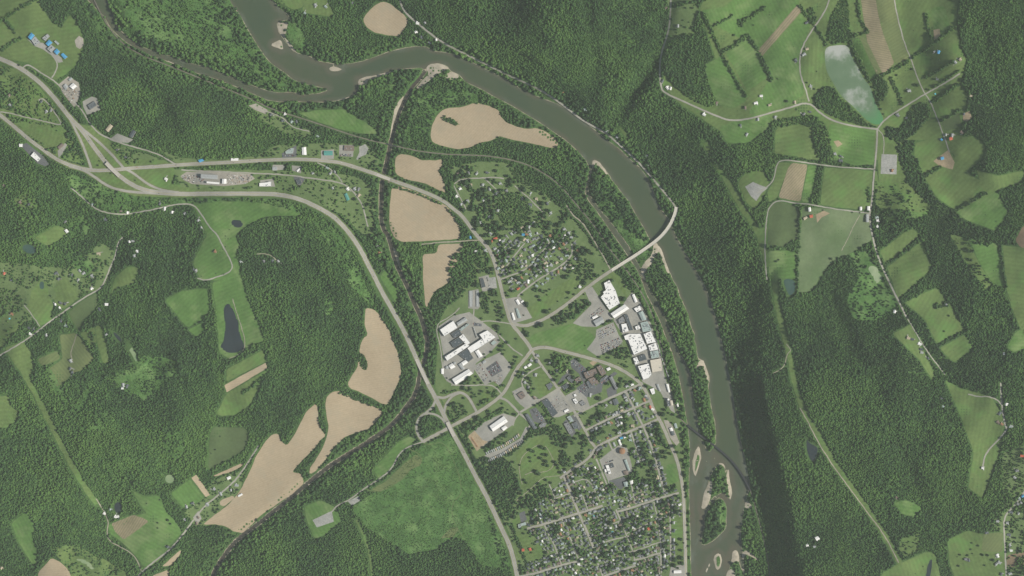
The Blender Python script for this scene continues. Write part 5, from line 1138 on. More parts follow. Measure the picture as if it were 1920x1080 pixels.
 ('bank','white roofed bank in the filling station yard','white',6,'flat',3,[(1073.5,748.9),(1079.2,746.3),(1084.5,754.1),(1079.2,757.8)]),
 ('filling_station','small white canopy of the filling station','white',5,'flat',0,[(1075.1,739.5),(1079.2,737.9),(1081.9,742.6),(1077.2,743.7)]),
 ('store','grey roofed shop beside the bank','grey',5,'flat',3,[(1085.5,754.7),(1092.8,750),(1099.1,757.3),(1091.8,761.5)]),
 ('store','small white shop below the plaza car park','white',5,'gable',0,[(1057.3,769.8),(1064.6,766.2),(1066.7,769.3),(1059.4,773.5)]),
 ('warehouse','large white warehouse in the gravel yard','white',9,'gable',2,[(918.1,798.7),(944.7,779.9),(952.1,790.3),(924.9,808.6)]),
 ('warehouse','small white annex of the gravel yard warehouse','white',6,'gable',0,[(940,802.4),(947.3,797.7),(951.5,801.8),(944.2,807.6)]),
 ('apartment_building','long blue grey apartment block','slate',9,'gable',0,[(984.5,777.3),(989.7,775.2),(1007.5,801.8),(1001.2,805)]),
 ('apartment_building','angled grey apartment wing','grey',8,'flat',3,[(1010.5,797.7),(1016.9,792.4),(1025.3,793.5),(1022.1,799.7),(1012.6,801.8)]),
 ('school','grey school wing beside the court','grey',7,'flat',8,[(1057,794.5),(1064.9,791.4),(1075.3,810.2),(1068,814.4)]),
 ('school','north school wing with a pale roof','green',7,'flat',4,[(1062.8,782),(1069,778.8),(1076.4,789.3),(1069,791.4)]),
 ('school','east school wing with a grey roof','slate',7,'flat',6,[(1071.1,794.5),(1080.5,790.3),(1086.8,801.8),(1077.4,805)]),
 ('shed','narrow white shed in the utility yard','white',5,'gable',0,[(1158.5,824.9),(1162.1,823.8),(1165.8,834.3),(1162.6,835.3)]),
 ('shed','short white shed in the utility yard','light',5,'gable',0,[(1148.5,830),(1151.7,829),(1154.8,836.3),(1151.7,837.4)]),
 ('depot','white depot hall in the utility yard','white',7,'flat',3,[(1135,872.5),(1141.3,871.3),(1146.3,887.5),(1141.3,888.8)]),
 ('depot','small white wing of the depot hall','white',6,'flat',0,[(1133,880),(1136.6,879),(1138.2,884.6),(1134.4,885.6)]),
 ('depot','dark roofed shed next to the white depot','dark',6,'flat',3,[(1142.5,870.6),(1149.4,868.1),(1151.9,875.6),(1145.3,877.5)]),
 ('depot','long green roofed shed in the utility yard','green',6,'gable',0,[(1170,862.5),(1174.4,861.3),(1181.3,881.3),(1178.1,882.5)]),
 ('depot','brown roofed shed in the utility yard','brown',6,'gable',0,[(1168,883.8),(1176,882),(1178,889),(1172,891)]),
 ('church','grey green hall south of the utility yard','green',7,'gable',0,[(1168.8,903.8),(1176.3,902.5),(1177.5,911.3),(1171.3,912.5)]),
 ('hall','white roofed hall beside the dark lot','white',6,'gable',0,[(1180.6,901.3),(1186.3,900),(1186.9,906.3),(1181.9,907.5)]),
 ('school','pale green L shaped school on the south meadow','green',6,'flat',4,[(971.3,983.1),(985.6,978.1),(987.5,983.8),(977.5,986.3),(976.3,990),(972.5,990.6)]),
 ('hall','white rectangular hall by the bottom river street','white',6,'gable',0,[(1263.3,1069.4),(1277.2,1068.9),(1277.2,1073.9),(1263.3,1074.4)]),
 ('hall','large red roofed house in the south town','red',7,'gable',0,[(1213,989.5),(1218,988),(1220,992.5),(1215,994)]),
 ('house','western red roofed house on the lawn by the highway','red',6,'gable',0,[(978,1029),(982.5,1028),(983.5,1032.5),(979,1033.5)]),
 ('house','eastern red roofed house on the lawn by the highway','red',6,'gable',0,[(991,1028),(995,1026.5),(997,1031),(993,1033)]),
 ('house','long orange red roofed house at the lane junction','red',6,'gable',0,[(925,446.4),(932,444.4),(933,447.8),(926.4,450)]),
 ('garage','small orange red roofed garage at the lane junction','red',5,'gable',0,[(919.5,454),(922,450),(924,451.5),(921.6,457)]),
 ('motel','dark roofed motel with a row of cars','dark',6,'flat',3,[(900.2,523),(906,521.4),(911,537.6),(903.6,540)]),
 ('school','blue roofed school gym','blue',9,'gable',0,[(54,70),(60,62),(66,67),(59.4,75.4)]),
 ('school','pale roofed school wing next to the blue gym','light',7,'flat',4,[(60,76.2),(66.6,68.8),(76,79),(67,86)]),
 ('school','pale roofed north wing of the school','light',7,'flat',4,[(80,72),(90,64),(94,68),(85.6,77)]),
 ('school','blue roofed middle wing of the school','blue',8,'gable',0,[(86.6,82),(93,75),(99,80.4),(92,87)]),
 ('school','pale roofed middle wing of the school','light',7,'flat',5,[(89.6,92),(97,84.4),(105,90.6),(97,99)]),
 ('school','blue roofed east wing of the school','blue',8,'gable',0,[(102,97),(107.4,91.6),(113,97),(108,103)]),
 ('school','blue roofed detached school building','blue',6,'gable',0,[(115,103),(119,100),(127,107),(122,111)]),
 ('school','pale blue grey school annex','green',5,'flat',0,[(102,78),(105,76),(112,82),(109,85)]),
 ('shed','white shed in the contractor yard','white',7,'gable',0,[(131,162),(138,156),(145,162),(138,168)]),
 ('shed','pale shed in the contractor yard','light',6,'gable',0,[(119,162),(124,157),(129,163),(124,169)]),
 ('shed','small pale shed at the top of the contractor yard','light',5,'gable',0,[(129,149),(134,145),(137,148),(132,152)]),
 ('office','pale blue grey office below the contractor yard','slate',6,'flat',4,[(166,198),(178,190),(183,198),(171,206)]),
 ('garage','dark roofed garage at the woods edge','dark',6,'gable',0,[(243,256),(249.6,243.6),(256,247),(249,259)]),
 ('store','tan roofed building beside the forest lane','tan',5,'gable',0,[(199.5,243.5),(208,233),(213,237.4),(204,248)]),
 ('store','white roofed store on the west edge road','white',6,'flat',3,[(58.8,292.5),(65,285),(77.5,297.5),(72.5,303.8)]),
 ('garage','small white garage on the west edge road','white',4,'gable',0,[(37,270),(43,270),(43,275.5),(37,275.5)]),
 ('store','dark brown roofed shop beside the west road','brown',5,'gable',0,[(108.6,276),(117,268.6),(120.6,272),(112,279.6)]),
 ('salvage_shed','long pale blue shed in the salvage yard','light',6,'gable',0,[(378,327),(409,329),(409,336.6),(378,334)]),
 ('salvage_shed','square white shed in the salvage yard','white',6,'gable',0,[(417.6,336),(425,336),(425,344.6),(417,344.6)]),
 ('salvage_shed','thin white open shed in the salvage yard','white',4,'gable',0,[(388.6,340.6),(412,342.6),(412,345.4),(388.6,343.6)]),
 ('store','white roofed store on the north side of the road','white',5,'gable',0,[(434,297),(447.4,297),(447.4,301.4),(434,301.4)]),
 ('store','blue tarped shop on the north side of the road','blue',4,'gable',0,[(372,300.4),(380,298),(383,301.6),(375,304.6)]),
 ('store','pale shop in the repair yard','light',5,'gable',0,[(511.4,313),(520,313),(520,319.6),(511.4,319.6)]),
 ('store','white roofed L shaped shop beside the highway','white',5,'flat',2,[(487,343.4),(503,342),(503.4,341),(509,341),(509,349.4),(487,350)]),
 ('garage','black roofed garage in the dark yard','dark',5,'flat',2,[(555.6,338),(564,336),(567,344),(558.6,347)]),
 ('store','slanted white trailer shop by the road','white',4,'gable',0,[(556.4,320),(561.4,315.6),(563,317),(558.4,322.6)]),
 ('office','pale blue roofed office by the river road','green',5,'flat',3,[(535.4,284),(546,277.6),(552,278.6),(549.6,288),(536,289)]),
 ('office','narrow white roofed office by the river road','white',5,'gable',0,[(566.6,277),(574,276),(575,290.4),(567,290.4)]),
 ('store','teal green roofed store','teal',6,'gable',0,[(608,283.4),(624,283.4),(624,291.4),(608,291.4)]),
 ('store','brown roofed hall north of the river road','brown',6,'flat',2,[(646,273),(664,273.6),(664,283),(645,282.4)]),
 ('shed','long teal shed on the valley lane','teal',4,'gable',0,[(646,364.6),(650.6,362),(656,374),(651,377)]),
 ('barn','long pale barn by the east crossroad farm','light',7,'gable',0,[(1623,402),(1627.6,402),(1627.6,416.6),(1623,416.6)]),
 ('barn','western of two white barns above the long barn','white',6,'gable',0,[(1611.6,388),(1615.4,388),(1615.4,394.6),(1611.6,394.6)]),
 ('barn','eastern of two white barns above the long barn','white',6,'gable',0,[(1625.6,387),(1630,387),(1630,394.4),(1625.6,394.4)]),
 ('barn','white roofed barn of the red farm','white',6,'gable',0,[(1515,389.6),(1519,388.6),(1520,396),(1516,397)]),
 ('barn','red roofed barn on the bent lane','red',6,'gable',0,[(1517,404),(1523,402.6),(1523.6,407.6),(1518.4,408.6)]),
 ('shed','pale L shaped shed of the red farm','tan',4,'gable',0,[(1506,408.6),(1512,405.6),(1513.6,408.6),(1507.6,413)]),
 ('greenhouse','narrow white greenhouse by the creek field','white',4,'gable',0,[(446.6,928.6),(453.6,924.6),(455.4,927.4),(448,931.4)]),
 ('barn','white roofed barn above the creek farm','white',6,'gable',0,[(425.6,895),(432,892),(434,896),(428,899.4)]),
 ('barn','white roofed barn by the hill lawn','white',6,'gable',0,[(122,432),(126,429.6),(130,434.4),(126,437.4)]),
 ('barn','white roofed shed by the west hill lane','white',6,'gable',0,[(197.6,568.4),(203.6,568.4),(203.6,573),(198,573)]),
 ('barn','large white roofed shed in the ridge forest','white',6,'gable',0,[(1527,1007.4),(1533,1005),(1536.6,1010),(1531,1013.6)]),
 ('house','red roofed house by the building site road','red',6,'gable',0,[(1778.6,258.6),(1784,257),(1785,262),(1779.6,263.6)]),
 ('house','blue roofed house on the building site','blue',6,'gable',0,[(1762.6,295.6),(1768,294),(1769,298.6),(1764,300.4)]),
]
for b_ in BUILD: building(*b_)

# round tanks and the silo
def tank(name, label, px, py, r, h, matk, dome=.25):
    c = P(px, py); root = empty(name, c); tag(root, label, 'tank'); n = 24; R = r * S
    v = [(R * math.cos(2 * math.pi * i / n), R * math.sin(2 * math.pi * i / n), z) for z in (-1, h) for i in range(n)]
    link('shell', mesh('shell', v, [(i, (i + 1) % n, n + (i + 1) % n, n + i) for i in range(n)], ROOF[matk], True), None, root)
    rings = [(R, h), (R * .75, h + R * dome * .5), (R * .4, h + R * dome * .85)]; v = []
    for rr, z in rings: v += [(rr * math.cos(2 * math.pi * i / n), rr * math.sin(2 * math.pi * i / n), z) for i in range(n)]
    v.append((0, 0, h + R * dome)); f = [(k * n + i, k * n + (i + 1) % n, (k + 1) * n + (i + 1) % n, (k + 1) * n + i) for k in range(2) for i in range(n)] + [(2 * n + i, 2 * n + (i + 1) % n, 3 * n) for i in range(n)]
    link('dome', mesh('dome', v, f, ROOF[matk], True), None, root)
    paint_poly(ell(px, py, r + 2, r + 2), 0)
tank('storage_tank', 'large round rust brown tank in the utility yard', 1166.3, 845.3, 5.8, 14, 'rust', .35)
tank('storage_tank', 'pale round tank west of the white shed', 838.2, 688.8, 2.9, 6, 'light')
tank('storage_tank', 'pale round tank north of the white shed', 852.3, 680.9, 2.5, 6, 'light')
tank('silo', 'white silo on the riverside process building', 1252.4, 748.6, 1.9, 18, 'white')

# conveyor bridge of the west factory
def beam_between(name, label, a, b, w, h, z, mat, cat):
    A, B = P(*a), P(*b); L_ = (B - A).length; r = empty(name, A, math.atan2(B.y - A.y, B.x - A.x)); tag(r, label, cat)
    v = [(0, -w / 2, z), (L_, -w / 2, z), (L_, w / 2, z), (0, w / 2, z), (0, -w / 2, z + h), (L_, -w / 2, z + h), (L_, w / 2, z + h), (0, w / 2, z + h)]
    link('gallery', mesh('gallery', v, [(0, 3, 2, 1), (4, 5, 6, 7), (0, 1, 5, 4), (1, 2, 6, 5), (2, 3, 7, 6), (3, 0, 4, 7)], mat), None, r)
    for k in range(4):
        o = link('support', boxmesh('support', .6, w, z + 1, STEEL), None, r); o.location = (L_ * (k + .5) / 4, 0, -1)
beam_between('pipe_bridge', 'pale raised pipe bridge across the factory court', (888.5, 613.5), (895.4, 634), 2.6, 2.4, 6, ROOF['light'], 'pipe bridge')

# ------------------------------------------------------------------ bridges
def bridge(name, label, pts, width, z0, z1, deckmat, paramat, piers, parapet=1.1, thick=1.4, steel=False, pier_to=-2.5, ends=None):
    p = resample(chaikin(pts, 3, False), 1.2); n = len(p)
    if z0 is None: z0 = z1 = max(float(Hs(*q)) for q in p) + 6.5; pier_to = min(float(Hs(*q)) for q in p) - 1
    s = np.linspace(0, 1, n); zz = z0 + (z1 - z0) * (s * s * (3 - 2 * s))
    c = P(*p[n // 2], z=0); root = empty(name, c); tag(root, label, 'bridge')
    def strip(off0, off1, zb, zt):
        a = offset_line(p, off0); b = offset_line(p, off1); vs = []
        for q, k in ((a, zb), (b, zb), (a, zt), (b, zt)):
            w = PA(q[:, 0], q[:, 1], zz); w[:, 2] = zz + k; vs.append(w - np.array(c))
        f = []
        for i in range(n - 1):
            for (u, v) in ((2, 3), (1, 0), (0, 2), (3, 1)): f.append((u * n + i, v * n + i, v * n + i + 1, u * n + i + 1))
        for e in (0, n - 1): f.append((e, n + e, 3 * n + e, 2 * n + e))
        me = mesh('deck', np.concatenate(vs).tolist(), f)
        bm = bmesh.new(); bm.from_mesh(me); bmesh.ops.recalc_face_normals(bm, faces=bm.faces); bm.to_mesh(me); bm.free(); return me
    h = width / 2
    m = strip(-h, h, -thick, 0); m.materials.append(deckmat); link('deck', m, None, root)
    for sg in (-1, 1):
        m = strip(sg * h, sg * (h - .22), -.3, parapet); m.materials.append(paramat); link('girder' if steel else 'parapet', m, None, root)
    if steel:
        for off in (-.33, .33):
            m = strip(off - .05, off + .05, 0, .2); m.materials.append(paramat); link('rail', m, None, root)
    else:
        m = strip(-.09, .09, .03, .05); m.materials.append(YLINEM); link('centre_line', m, None, root)
    a = np.array(p); t_ = np.gradient(a, axis=0)
    for k in range(piers):
        i = int((k + .7) / (piers + .4) * n); x, y = p[min(i, n - 1)]; zt = float(zz[min(i, n - 1)]) - thick
        hh = zt - pier_to; me = boxmesh('pier', 2.4, width * S * .72, hh, CONC if not steel else WALLM)
        o = link('pier', me, None, root); w = P(x, y, z=zt); o.location = (w.x - c.x, w.y - c.y, pier_to)
        o.rotation_euler = (0, 0, math.atan2(-t_[min(i, n - 1)][1], t_[min(i, n - 1)][0]))
    paint_line(pts, width / 2 + 1.5, 0)
CONC2 = plain_mat('pale_concrete', (.60, .57, .50), .85, .2, .15)
bridge('road_bridge', 'long pale concrete road bridge curving across the river', [(1147,507),(1165,495.5),(1190,480),(1212,465),(1230,452),(1244,439),(1256,423),(1263,408),(1267,396),(1268,388)], 6.0, 9, 19, CONC2, CONC2, 13)
bridge('railway_bridge', 'dark steel railway bridge across the lower river', [(1289,797),(1300,806),(1318,820),(1340,836),(1362,854),(1380,873),(1394,894),(1402,909),(1407,920)], 3.2, 8, 9, STEEL, STEEL, 11, 1.6, 2.0, True)
bridge('overpass', 'highway overpass above the old road', [(199,305),(208,315),(217,323),(224,330)], 7.4, None, None, CONC, CONC, 2, 1.0, 1.4)
bridge('road_bridge', 'road bridge where the old road crosses the creek', [(706,327),(722,333),(738,339)], 6.2, 7.2, 7.2, CONC, CONC, 2)
bridge('highway_bridge', 'highway bridge over the creek beside the west factory', [(781,673),(790,693),(799,712),(803,720)], 7.0, 7.8, 7.8, CONC, CONC, 3)
bridge('overpass', 'highway overpass above the town road', [(839,791),(845,804),(852,818)], 7.4, 11.5, 11.5, CONC, CONC, 2, pier_to=2)
bridge('railway_bridge', 'short railway bridge over the creek', [(724,269.5),(734,272),(745,275)], 2.4, 6.4, 6.4, STEEL, STEEL, 1, .8, 1.2, True)
bridge('highway_bridge', 'highway bridge over the wooded lane', [(690,495),(697,507),(704,520)], 7.2, 8.6, 8.4, CONC, CONC, 1, pier_to=2)

# ------------------------------------------------------------------ houses
HW = plain_mat('house_wall_white', (.62, .60, .55), .8, .2, .2)
HB = plain_mat('house_wall_brick', (.30, .17, .12), .85, .2, .3)
HC = plain_mat('house_wall_cream', (.52, .46, .34), .8, .2, .2)
HMESH = {}
def gable_parts(x0, x1, y0, y1, h, rh, along_x=True, ov=.5):
    """wall verts/faces and roof verts/faces of one gabled volume"""
    v = [(x0, y0, -1.2), (x1, y0, -1.2), (x1, y1, -1.2), (x0, y1, -1.2), (x0, y0, h), (x1, y0, h), (x1, y1, h), (x0, y1, h)]
    f = [(0, 1, 5, 4), (1, 2, 6, 5), (2, 3, 7, 6), (3, 0, 4, 7)]
    if along_x:
        ym = (y0 + y1) / 2; v += [(x0, ym, h + rh), (x1, ym, h + rh)]; f += [(7, 4, 8), (5, 6, 9)]
        a, b = x0 - ov, x1 + ov; k = rh / ((y1 - y0) / 2); e = h - ov * k
        r = [(a, y0 - ov, e), (b, y0 - ov, e), (b, y1 + ov, e), (a, y1 + ov, e), (a, ym, h + rh), (b, ym, h + rh)]
    else:
        xm = (x0 + x1) / 2; v += [(xm, y0, h + rh), (xm, y1, h + rh)]; f += [(4, 5, 8), (6, 7, 9)]
        a, b = y0 - ov, y1 + ov; k = rh / ((x1 - x0) / 2); e = h - ov * k
        r = [(x1 + ov, a, e), (x1 + ov, b, e), (x0 - ov, b, e), (x0 - ov, a, e), (xm, a, h + rh), (xm, b, h + rh)]
    r2 = r + [(x, y, z + .25) for x, y, z in r]
    rf = [(6, 7, 11, 10), (8, 9, 10, 11), (1, 0, 4, 5), (3, 2, 5, 4), (0, 1, 7, 6), (2, 3, 9, 8), (0, 6, 10, 4), (3, 4, 10, 9), (1, 5, 11, 7), (2, 8, 11, 5)]
    return v, f, r2, rf
def house_meshes(kind, roofk, wm):
    key = (kind, roofk, wm.name)
    if key in HMESH: return HMESH[key]
    W, Dp, h = [(12, 8, 5.5), (10, 8.5, 6), (15, 8.5, 3.6), (9, 7, 5.5), (13, 9, 5.5), (6.5, 6, 3)][kind]
    v, f, r, rf = gable_parts(-W / 2, W / 2, -Dp / 2, Dp / 2, h, Dp * .30)
    if kind in (1, 2, 4):
        x0 = W * .08; v2, f2, r2, rf2 = gable_parts(x0, x0 + W * .36, -Dp / 2 - 4.2, 0, h - .25, W * .36 * .33, False)
        n = len(v); v = v + v2; f = f + [tuple(i + n for i in q) for q in f2]; n = len(r); r = r + r2; rf = rf + [tuple(i + n for i in q) for q in rf2]
    res = (mesh('wall', v, f, wm), mesh('roof', r, rf, ROOF[roofk]), boxmesh('chimney', .9, .9, Dp * .30 + 1.2, HB) if kind in (0, 1, 4) else None, (W * .3, .3, h))
    HMESH[key] = res; return res
ROOFWORD = {'white': 'white roofed', 'light': 'pale grey roofed', 'grey': 'grey roofed', 'slate': 'slate grey roofed', 'dark': 'dark roofed', 'brown': 'brown roofed', 'red': 'red roofed', 'tan': 'tan roofed', 'green': 'grey green roofed', 'blue': 'blue roofed', 'rust': 'rust roofed'}
PAL = ['grey'] * 8 + ['slate'] * 9 + ['light'] * 4 + ['dark'] * 5 + ['brown'] * 4 + ['tan'] * 1 + ['green'] * 2 + ['white'] * 1 + ['rust']
houses = 0; EXTRA = []; DRIVES = []
taken = []
def free(px, py, r):
    return all((px - x) ** 2 + (py - y) ** 2 > (r + q) ** 2 for x, y, q in taken)
for b_ in BUILD:
    q = b_[6]; cx = sum(p[0] for p in q) / len(q); cy = sum(p[1] for p in q) / len(q); taken.append((cx, cy, .72 * max(math.dist(p, (cx, cy)) for p in q)))
def house(px, py, zone, roofk=None, ang=None, kind=None):
    global houses
    roofk = roofk or random.choice(PAL); kind = random.choice((0, 0, 1, 1, 2, 3, 4)) if kind is None else kind
    ang = random.uniform(0, 180) if ang is None else ang
    wm = random.choice((HW, HW, HB, HC))
    taken.append((px, py, 2.6)); paint_poly(ell(px, py, 3.6, 3.6, 10), 0)
    if kind != 5: DRIVES.append((px, py, ang + random.choice((0, 90, 180, 270)), random.uniform(10, 17)))
    if houses >= 300: EXTRA.append((px, py, roofk, ang, kind, wm)); return
    houses += 1
    wme, rme, cme, cl = house_meshes(kind, roofk, wm)
    r = empty('house' if kind != 5 else 'outbuilding', P(px, py), math.radians(ang))
    word = ROOFWORD[roofk] + (' house ' if kind != 5 else ' outbuilding ') + zone
    tag(r, word, 'house' if kind != 5 else 'shed', word + ' group' if False else ('houses ' + zone if kind != 5 else 'outbuildings ' + zone))
    link('wall', wme, None, r); ro = link('roof', rme, None, r)
    if cme: ch = link('chimney', cme, None, ro); ch.location = cl
def many(zone, spec):
    for s_ in spec:
        px, py = s_[0], s_[1]; house(px, py, zone, s_[2] if len(s_) > 2 else None, s_[3] if len(s_) > 3 else None)
many('by the top river fields', [(592,10,'light',-40),(611,13,'green',-40),(660,6,'slate'),(572,25,'green')])
many('along the stream railway', [(508,215,'slate'),(530,226),(535,215,'white'),(547,228,'green'),(556,228,'slate'),(596,256,'green')])
many('among trees at the north river bend', [(783,44,'white'),(780,60,'white'),(790,70,'slate'),(806,80,'light'),(818,75,'white'),(797,43,'light')])
many('on the triangle lane in the west', [(78,190,'dark',50),(88,209,'light',-55),(96,207,'grey'),(20,197,'light'),(18,178,'brown')])
many('in the ravine', [(1249,15,'brown'),(1271,49,'light',90),(1242,152,'slate'),(1251,165,'white'),(1257,166,'white'),(1097,205,'green'),(1138,246,'light'),(1157,257,'light'),(1056,175,'rust'),(1213,292,'slate'),(1215,309,'white')])
many('on the east valley road', [(1343,193,'brown'),(1320,215,'white'),(1417,193,'white'),(1427,180,'white'),(1397,202,'brown',90),(1388,235,'slate',90),(1400,252,'light'),(1443,197,'tan'),(1453,220,'light'),(1490,192,'tan'),(1507,214,'grey'),(1519,210,'slate'),(1421,224,'light')])
many('on the lake road', [(1512,43,'slate'),(1507,102,'light',40),(1513,92,'tan'),(1492,114,'slate'),(1520,162,'light')])
many('beside the north east forest', [(1752,97,'light'),(1759,98,'blue'),(1800,112,'tan'),(1791,117,'light'),(1704,170,'light'),(1757,149,'slate'),(1683,216,'grey'),(1699,221,'dark'),(1820,180,'tan'),(1807,214,'slate'),(1773,253,'light'),(1765,262,'blue'),(1803,248,'brown'),(1785,254,'light')])
many('in the west hill woods', [(8,348,'brown'),(38,380,'brown'),(55,383,'slate'),(123,416,'grey'),(110,523,'slate'),(105,512,'slate'),(185,475,'tan'),(150,508,'light'),(157,512,'light'),(135,515,'slate'),(147,525,'light'),(173,518,'light'),(250,452,'light'),(243,453,'white'),(258,472,'white'),(252,480,'light'),(172,541,'white'),(8,513,'red'),(22,525,'slate')])
many('on the west valley lane', [(198,412,'slate'),(239,399,'white',90),(323,398,'white',90),(309,392,'white'),(227,396,'brown'),(300,382,'slate'),(378,427,'light'),(372,413,'light'),(404,472,'rust'),(363,505,'slate'),(368,508,'light'),(452,490,'light'),(174,383,'green'),(347,400,'light')])
many('on the hilltop drive', [(495,490,'grey'),(511,489,'slate'),(522,490,'light')])
many('along the business lane', [(620,325,'light'),(628,322,'light'),(614,315,'green'),(587,325,'light'),(624,353,'light'),(665,355,'light'),(673,366,'tan'),(672,355,'grey'),(708,462,'light'),(711,475,'rust'),(712,489,'slate'),(652,355,'white'),(220,281,'slate'),(236,295,'slate'),(312,336,'white',-25)])
many('by the crossroads farm', [(1565,288,'light'),(1576,301,'slate'),(1576,293,'slate'),(1672,320,'rust'),(1645,413,'white'),(1645,425,'white'),(1643,407,'green')])
many('on the west lane climbing the hill', [(55,615,'dark'),(63,618,'slate'),(57,626,'white'),(114,568,'slate'),(122,570,'dark'),(112,577,'white'),(115,601,'slate'),(124,610,'green'),(87,628,'light'),(104,571,'white'),(23,588,'rust'),(186,580,'dark'),(200,627,'light')])
many('on the hilltop paddock', [(133,677,'light'),(132,691,'slate'),(136,699,'slate')])
many('in the west woods clearing', [(231,722,'light'),(230,728,'white'),(238,724,'slate')])
many('on the long wooded farm road', [(1677,584,'white'),(1774,571,'light'),(1703,634,'tan'),(1710,636,'dark'),(1724,645,'white'),(1727,655,'dark'),(1728,661,'light'),(1740,672,'slate'),(1765,747,'slate'),(1768,762,'green')])
many('above the south east village', [(1886,758,'white',90),(1874,775,'slate'),(1871,792,'brown'),(1878,795,'rust'),(1896,799,'light'),(1882,663,'white'),(1842,877,'white'),(1680,933,'brown')])
many('at the creek side farm', [(402,917,'light'),(414,926,'light'),(433,919,'light'),(350,950,'light'),(389,946,'light'),(372,970,'brown'),(369,981,'brown'),(347,974,'light'),(315,1025,'slate'),(444,910,'light'),(361,943,'slate')])
many('by the oval pond', [(217,969,'white'),(221,968,'white'),(196,963,'white'),(207,955,'teal' if False else 'green'),(3,1065,'tan')])
many('on the ridge', [(1513,1022,'white'),(1527,1025,'light'),(1894,800,'green')])
many('in the south east village', [(1849,998,'slate'),(1870,977,'light'),(1888,980,'light'),(1891,1002,'slate'),(1870,1042,'white'),(1873,1055,'light'),(1895,1032,'white'),(1893,1022,'light'),(1908,945,'grey'),(1916,855,'red'),(1909,963,'light'),(1895,960,'slate'),(1911,935,'green'),(1917,930,'blue'),(1877,1076,'slate'),(1893,1075,'light'),(1902,895,'light'),(1906,882,'grey'),(1914,942,'light'),(1810,1048,'grey'),(1816,1050,'slate'),(1868,1057,'light')])
Z1 = 'in the north hamlet'
many(Z1, [(820 + x / 8, 300 + y / 8, c) for x, y, c in [(310,200,'brown'),(470,195,'grey'),(590,205,'light'),(745,190,'slate'),(340,430,'white'),(290,550,'white'),(355,665,'light'),(455,610,'light'),(430,380,'light'),(500,370,'tan'),(680,375,'light'),(785,440,'light'),(880,505,'slate'),(940,350,'light'),(1040,465,'grey'),(1400,495,'light'),(1485,580,'tan'),(1395,665,'slate'),(1270,580,'dark'),(1650,655,'slate'),(1700,800,'light'),(1570,860,'brown'),(695,600,'light'),(780,855,'light'),(640,945,'light'),(905,760,'light'),(1270,1010,'tan'),(1375,1000,'light'),(1445,945,'white')]])
Z2 = 'in the wooded north subdivision'
many(Z2, [(880 + x / 8, 410 + y / 8, c) for x, y, c in [(320,225,'light'),(160,60,'light'),(15,280,'blue'),(105,490,'white'),(385,450,'light'),(430,490,'light'),(560,385,'slate'),(750,355,'slate'),(810,240,'blue'),(860,240,'rust'),(820,310,'tan'),(1015,220,'light'),(580,570,'grey'),(640,480,'tan'),(830,470,'grey'),(770,550,'tan'),(945,555,'white'),(1035,630,'green'),(845,645,'light'),(785,715,'light'),(985,695,'light'),(915,755,'rust'),(855,830,'light'),(1000,855,'light'),(1070,810,'light'),(640,900,'light'),(600,940,'light'),(690,915,'tan'),(880,945,'white'),(1010,1010,'green'),(735,1050,'red'),(1175,900,'green'),(1330,800,'rust'),(1430,745,'light'),(1510,700,'tan'),(1550,740,'white'),(1380,600,'light'),(1305,660,'tan'),(1630,480,'rust'),(1580,370,'slate'),(1490,220,'light'),(1530,280,'light'),(1420,155,'light'),(1210,260,'rust'),(1170,320,'light'),(1105,375,'light'),(1060,435,'light'),(995,475,'slate'),(1155,515,'slate'),(1210,465,'brown'),(470,850,'slate'),(660,685,'slate'),(435,745,'green'),(1660,1025,'white'),(1230,700,'light'),(1600,600,'light'),(530,830,'grey')]])
Z3 = 'near the town centre'
many(Z3, [(960 + x / 9.56, 660 + y / 9.56, c) for x, y, c in [(350,155,'light'),(200,385,'light'),(440,170,'slate'),(420,410,'light'),(230,550,'light'),(295,630,'grey'),(680,190,'light'),(810,340,'light'),(400,820,'brown'),(460,60,'light'),(1400,770,'light'),(1690,955,'light')]])
many(Z3, [(1140 + x / 9.56, 710 + y / 9.56, c) for x, y, c in [(480,210,'rust'),(335,130,'light'),(430,100,'white'),(545,190,'slate'),(410,240,'grey'),(440,290,'slate'),(430,340,'light'),(460,370,'light'),(680,320,'light'),(710,350,'grey'),(510,455,'green'),(330,390,'light'),(310,330,'light'),(290,290,'slate'),(240,500,'light'),(400,480,'slate'),(650,500,'brown'),(755,510,'red'),(800,550,'white'),(600,610,'slate'),(690,720,'dark'),(625,690,'slate'),(800,680,'light'),(850,650,'grey'),(440,620,'grey'),(470,660,'slate'),(370,640,'light'),(170,770,'grey'),(180,830,'light'),(235,790,'white'),(440,840,'tan'),(520,790,'slate'),(60,790,'rust'),(150,610,'light'),(100,640,'light'),(30,640,'slate'),(190,600,'slate'),(780,850,'light'),(720,850,'slate'),(840,820,'grey'),(770,1000,'light'),(490,990,'grey'),(570,950,'light'),(390,1030,'light'),(510,1060,'slate'),(240,1060,'blue'),(45,430,'grey'),(560,170,'green')]])
# rows of houses along the streets of the south town
def rows(zone, pts, gap=7.2, set_=5.4, sides=(-1, 1), skip=.28):
    p = resample(pts, 1.0); acc = random.uniform(1, gap); i = 0
    while i < len(p) - 2:
        i += 1; acc -= 1.0
        if acc > 0: continue
        acc = gap * random.uniform(.85, 1.35)
        t_ = Vector((p[i + 1][0] - p[i - 1][0], p[i + 1][1] - p[i - 1][1])).normalized()
        for sg in sides:
            if random.random() < skip: continue
            d_ = set_ + random.uniform(-.6, 1.4); x, y = p[i][0] - t_.y * sg * d_, p[i][1] + t_.x * sg * d_
            if not free(x, y, 2.6) or not (0 < y < 1084) or dens[int(y + 100), int(x + 100)] == 0 and False: continue
            if roadm[int(y + 100), int(x + 100)]: continue
            if any(inside(q, np.array([x]), np.array([y]))[0] for _, _, q in YARDS): continue
            house(x, y, zone, None, math.degrees(math.atan2(-t_.y, t_.x)) + random.choice((0, 0, 90)) + random.uniform(-4, 4))
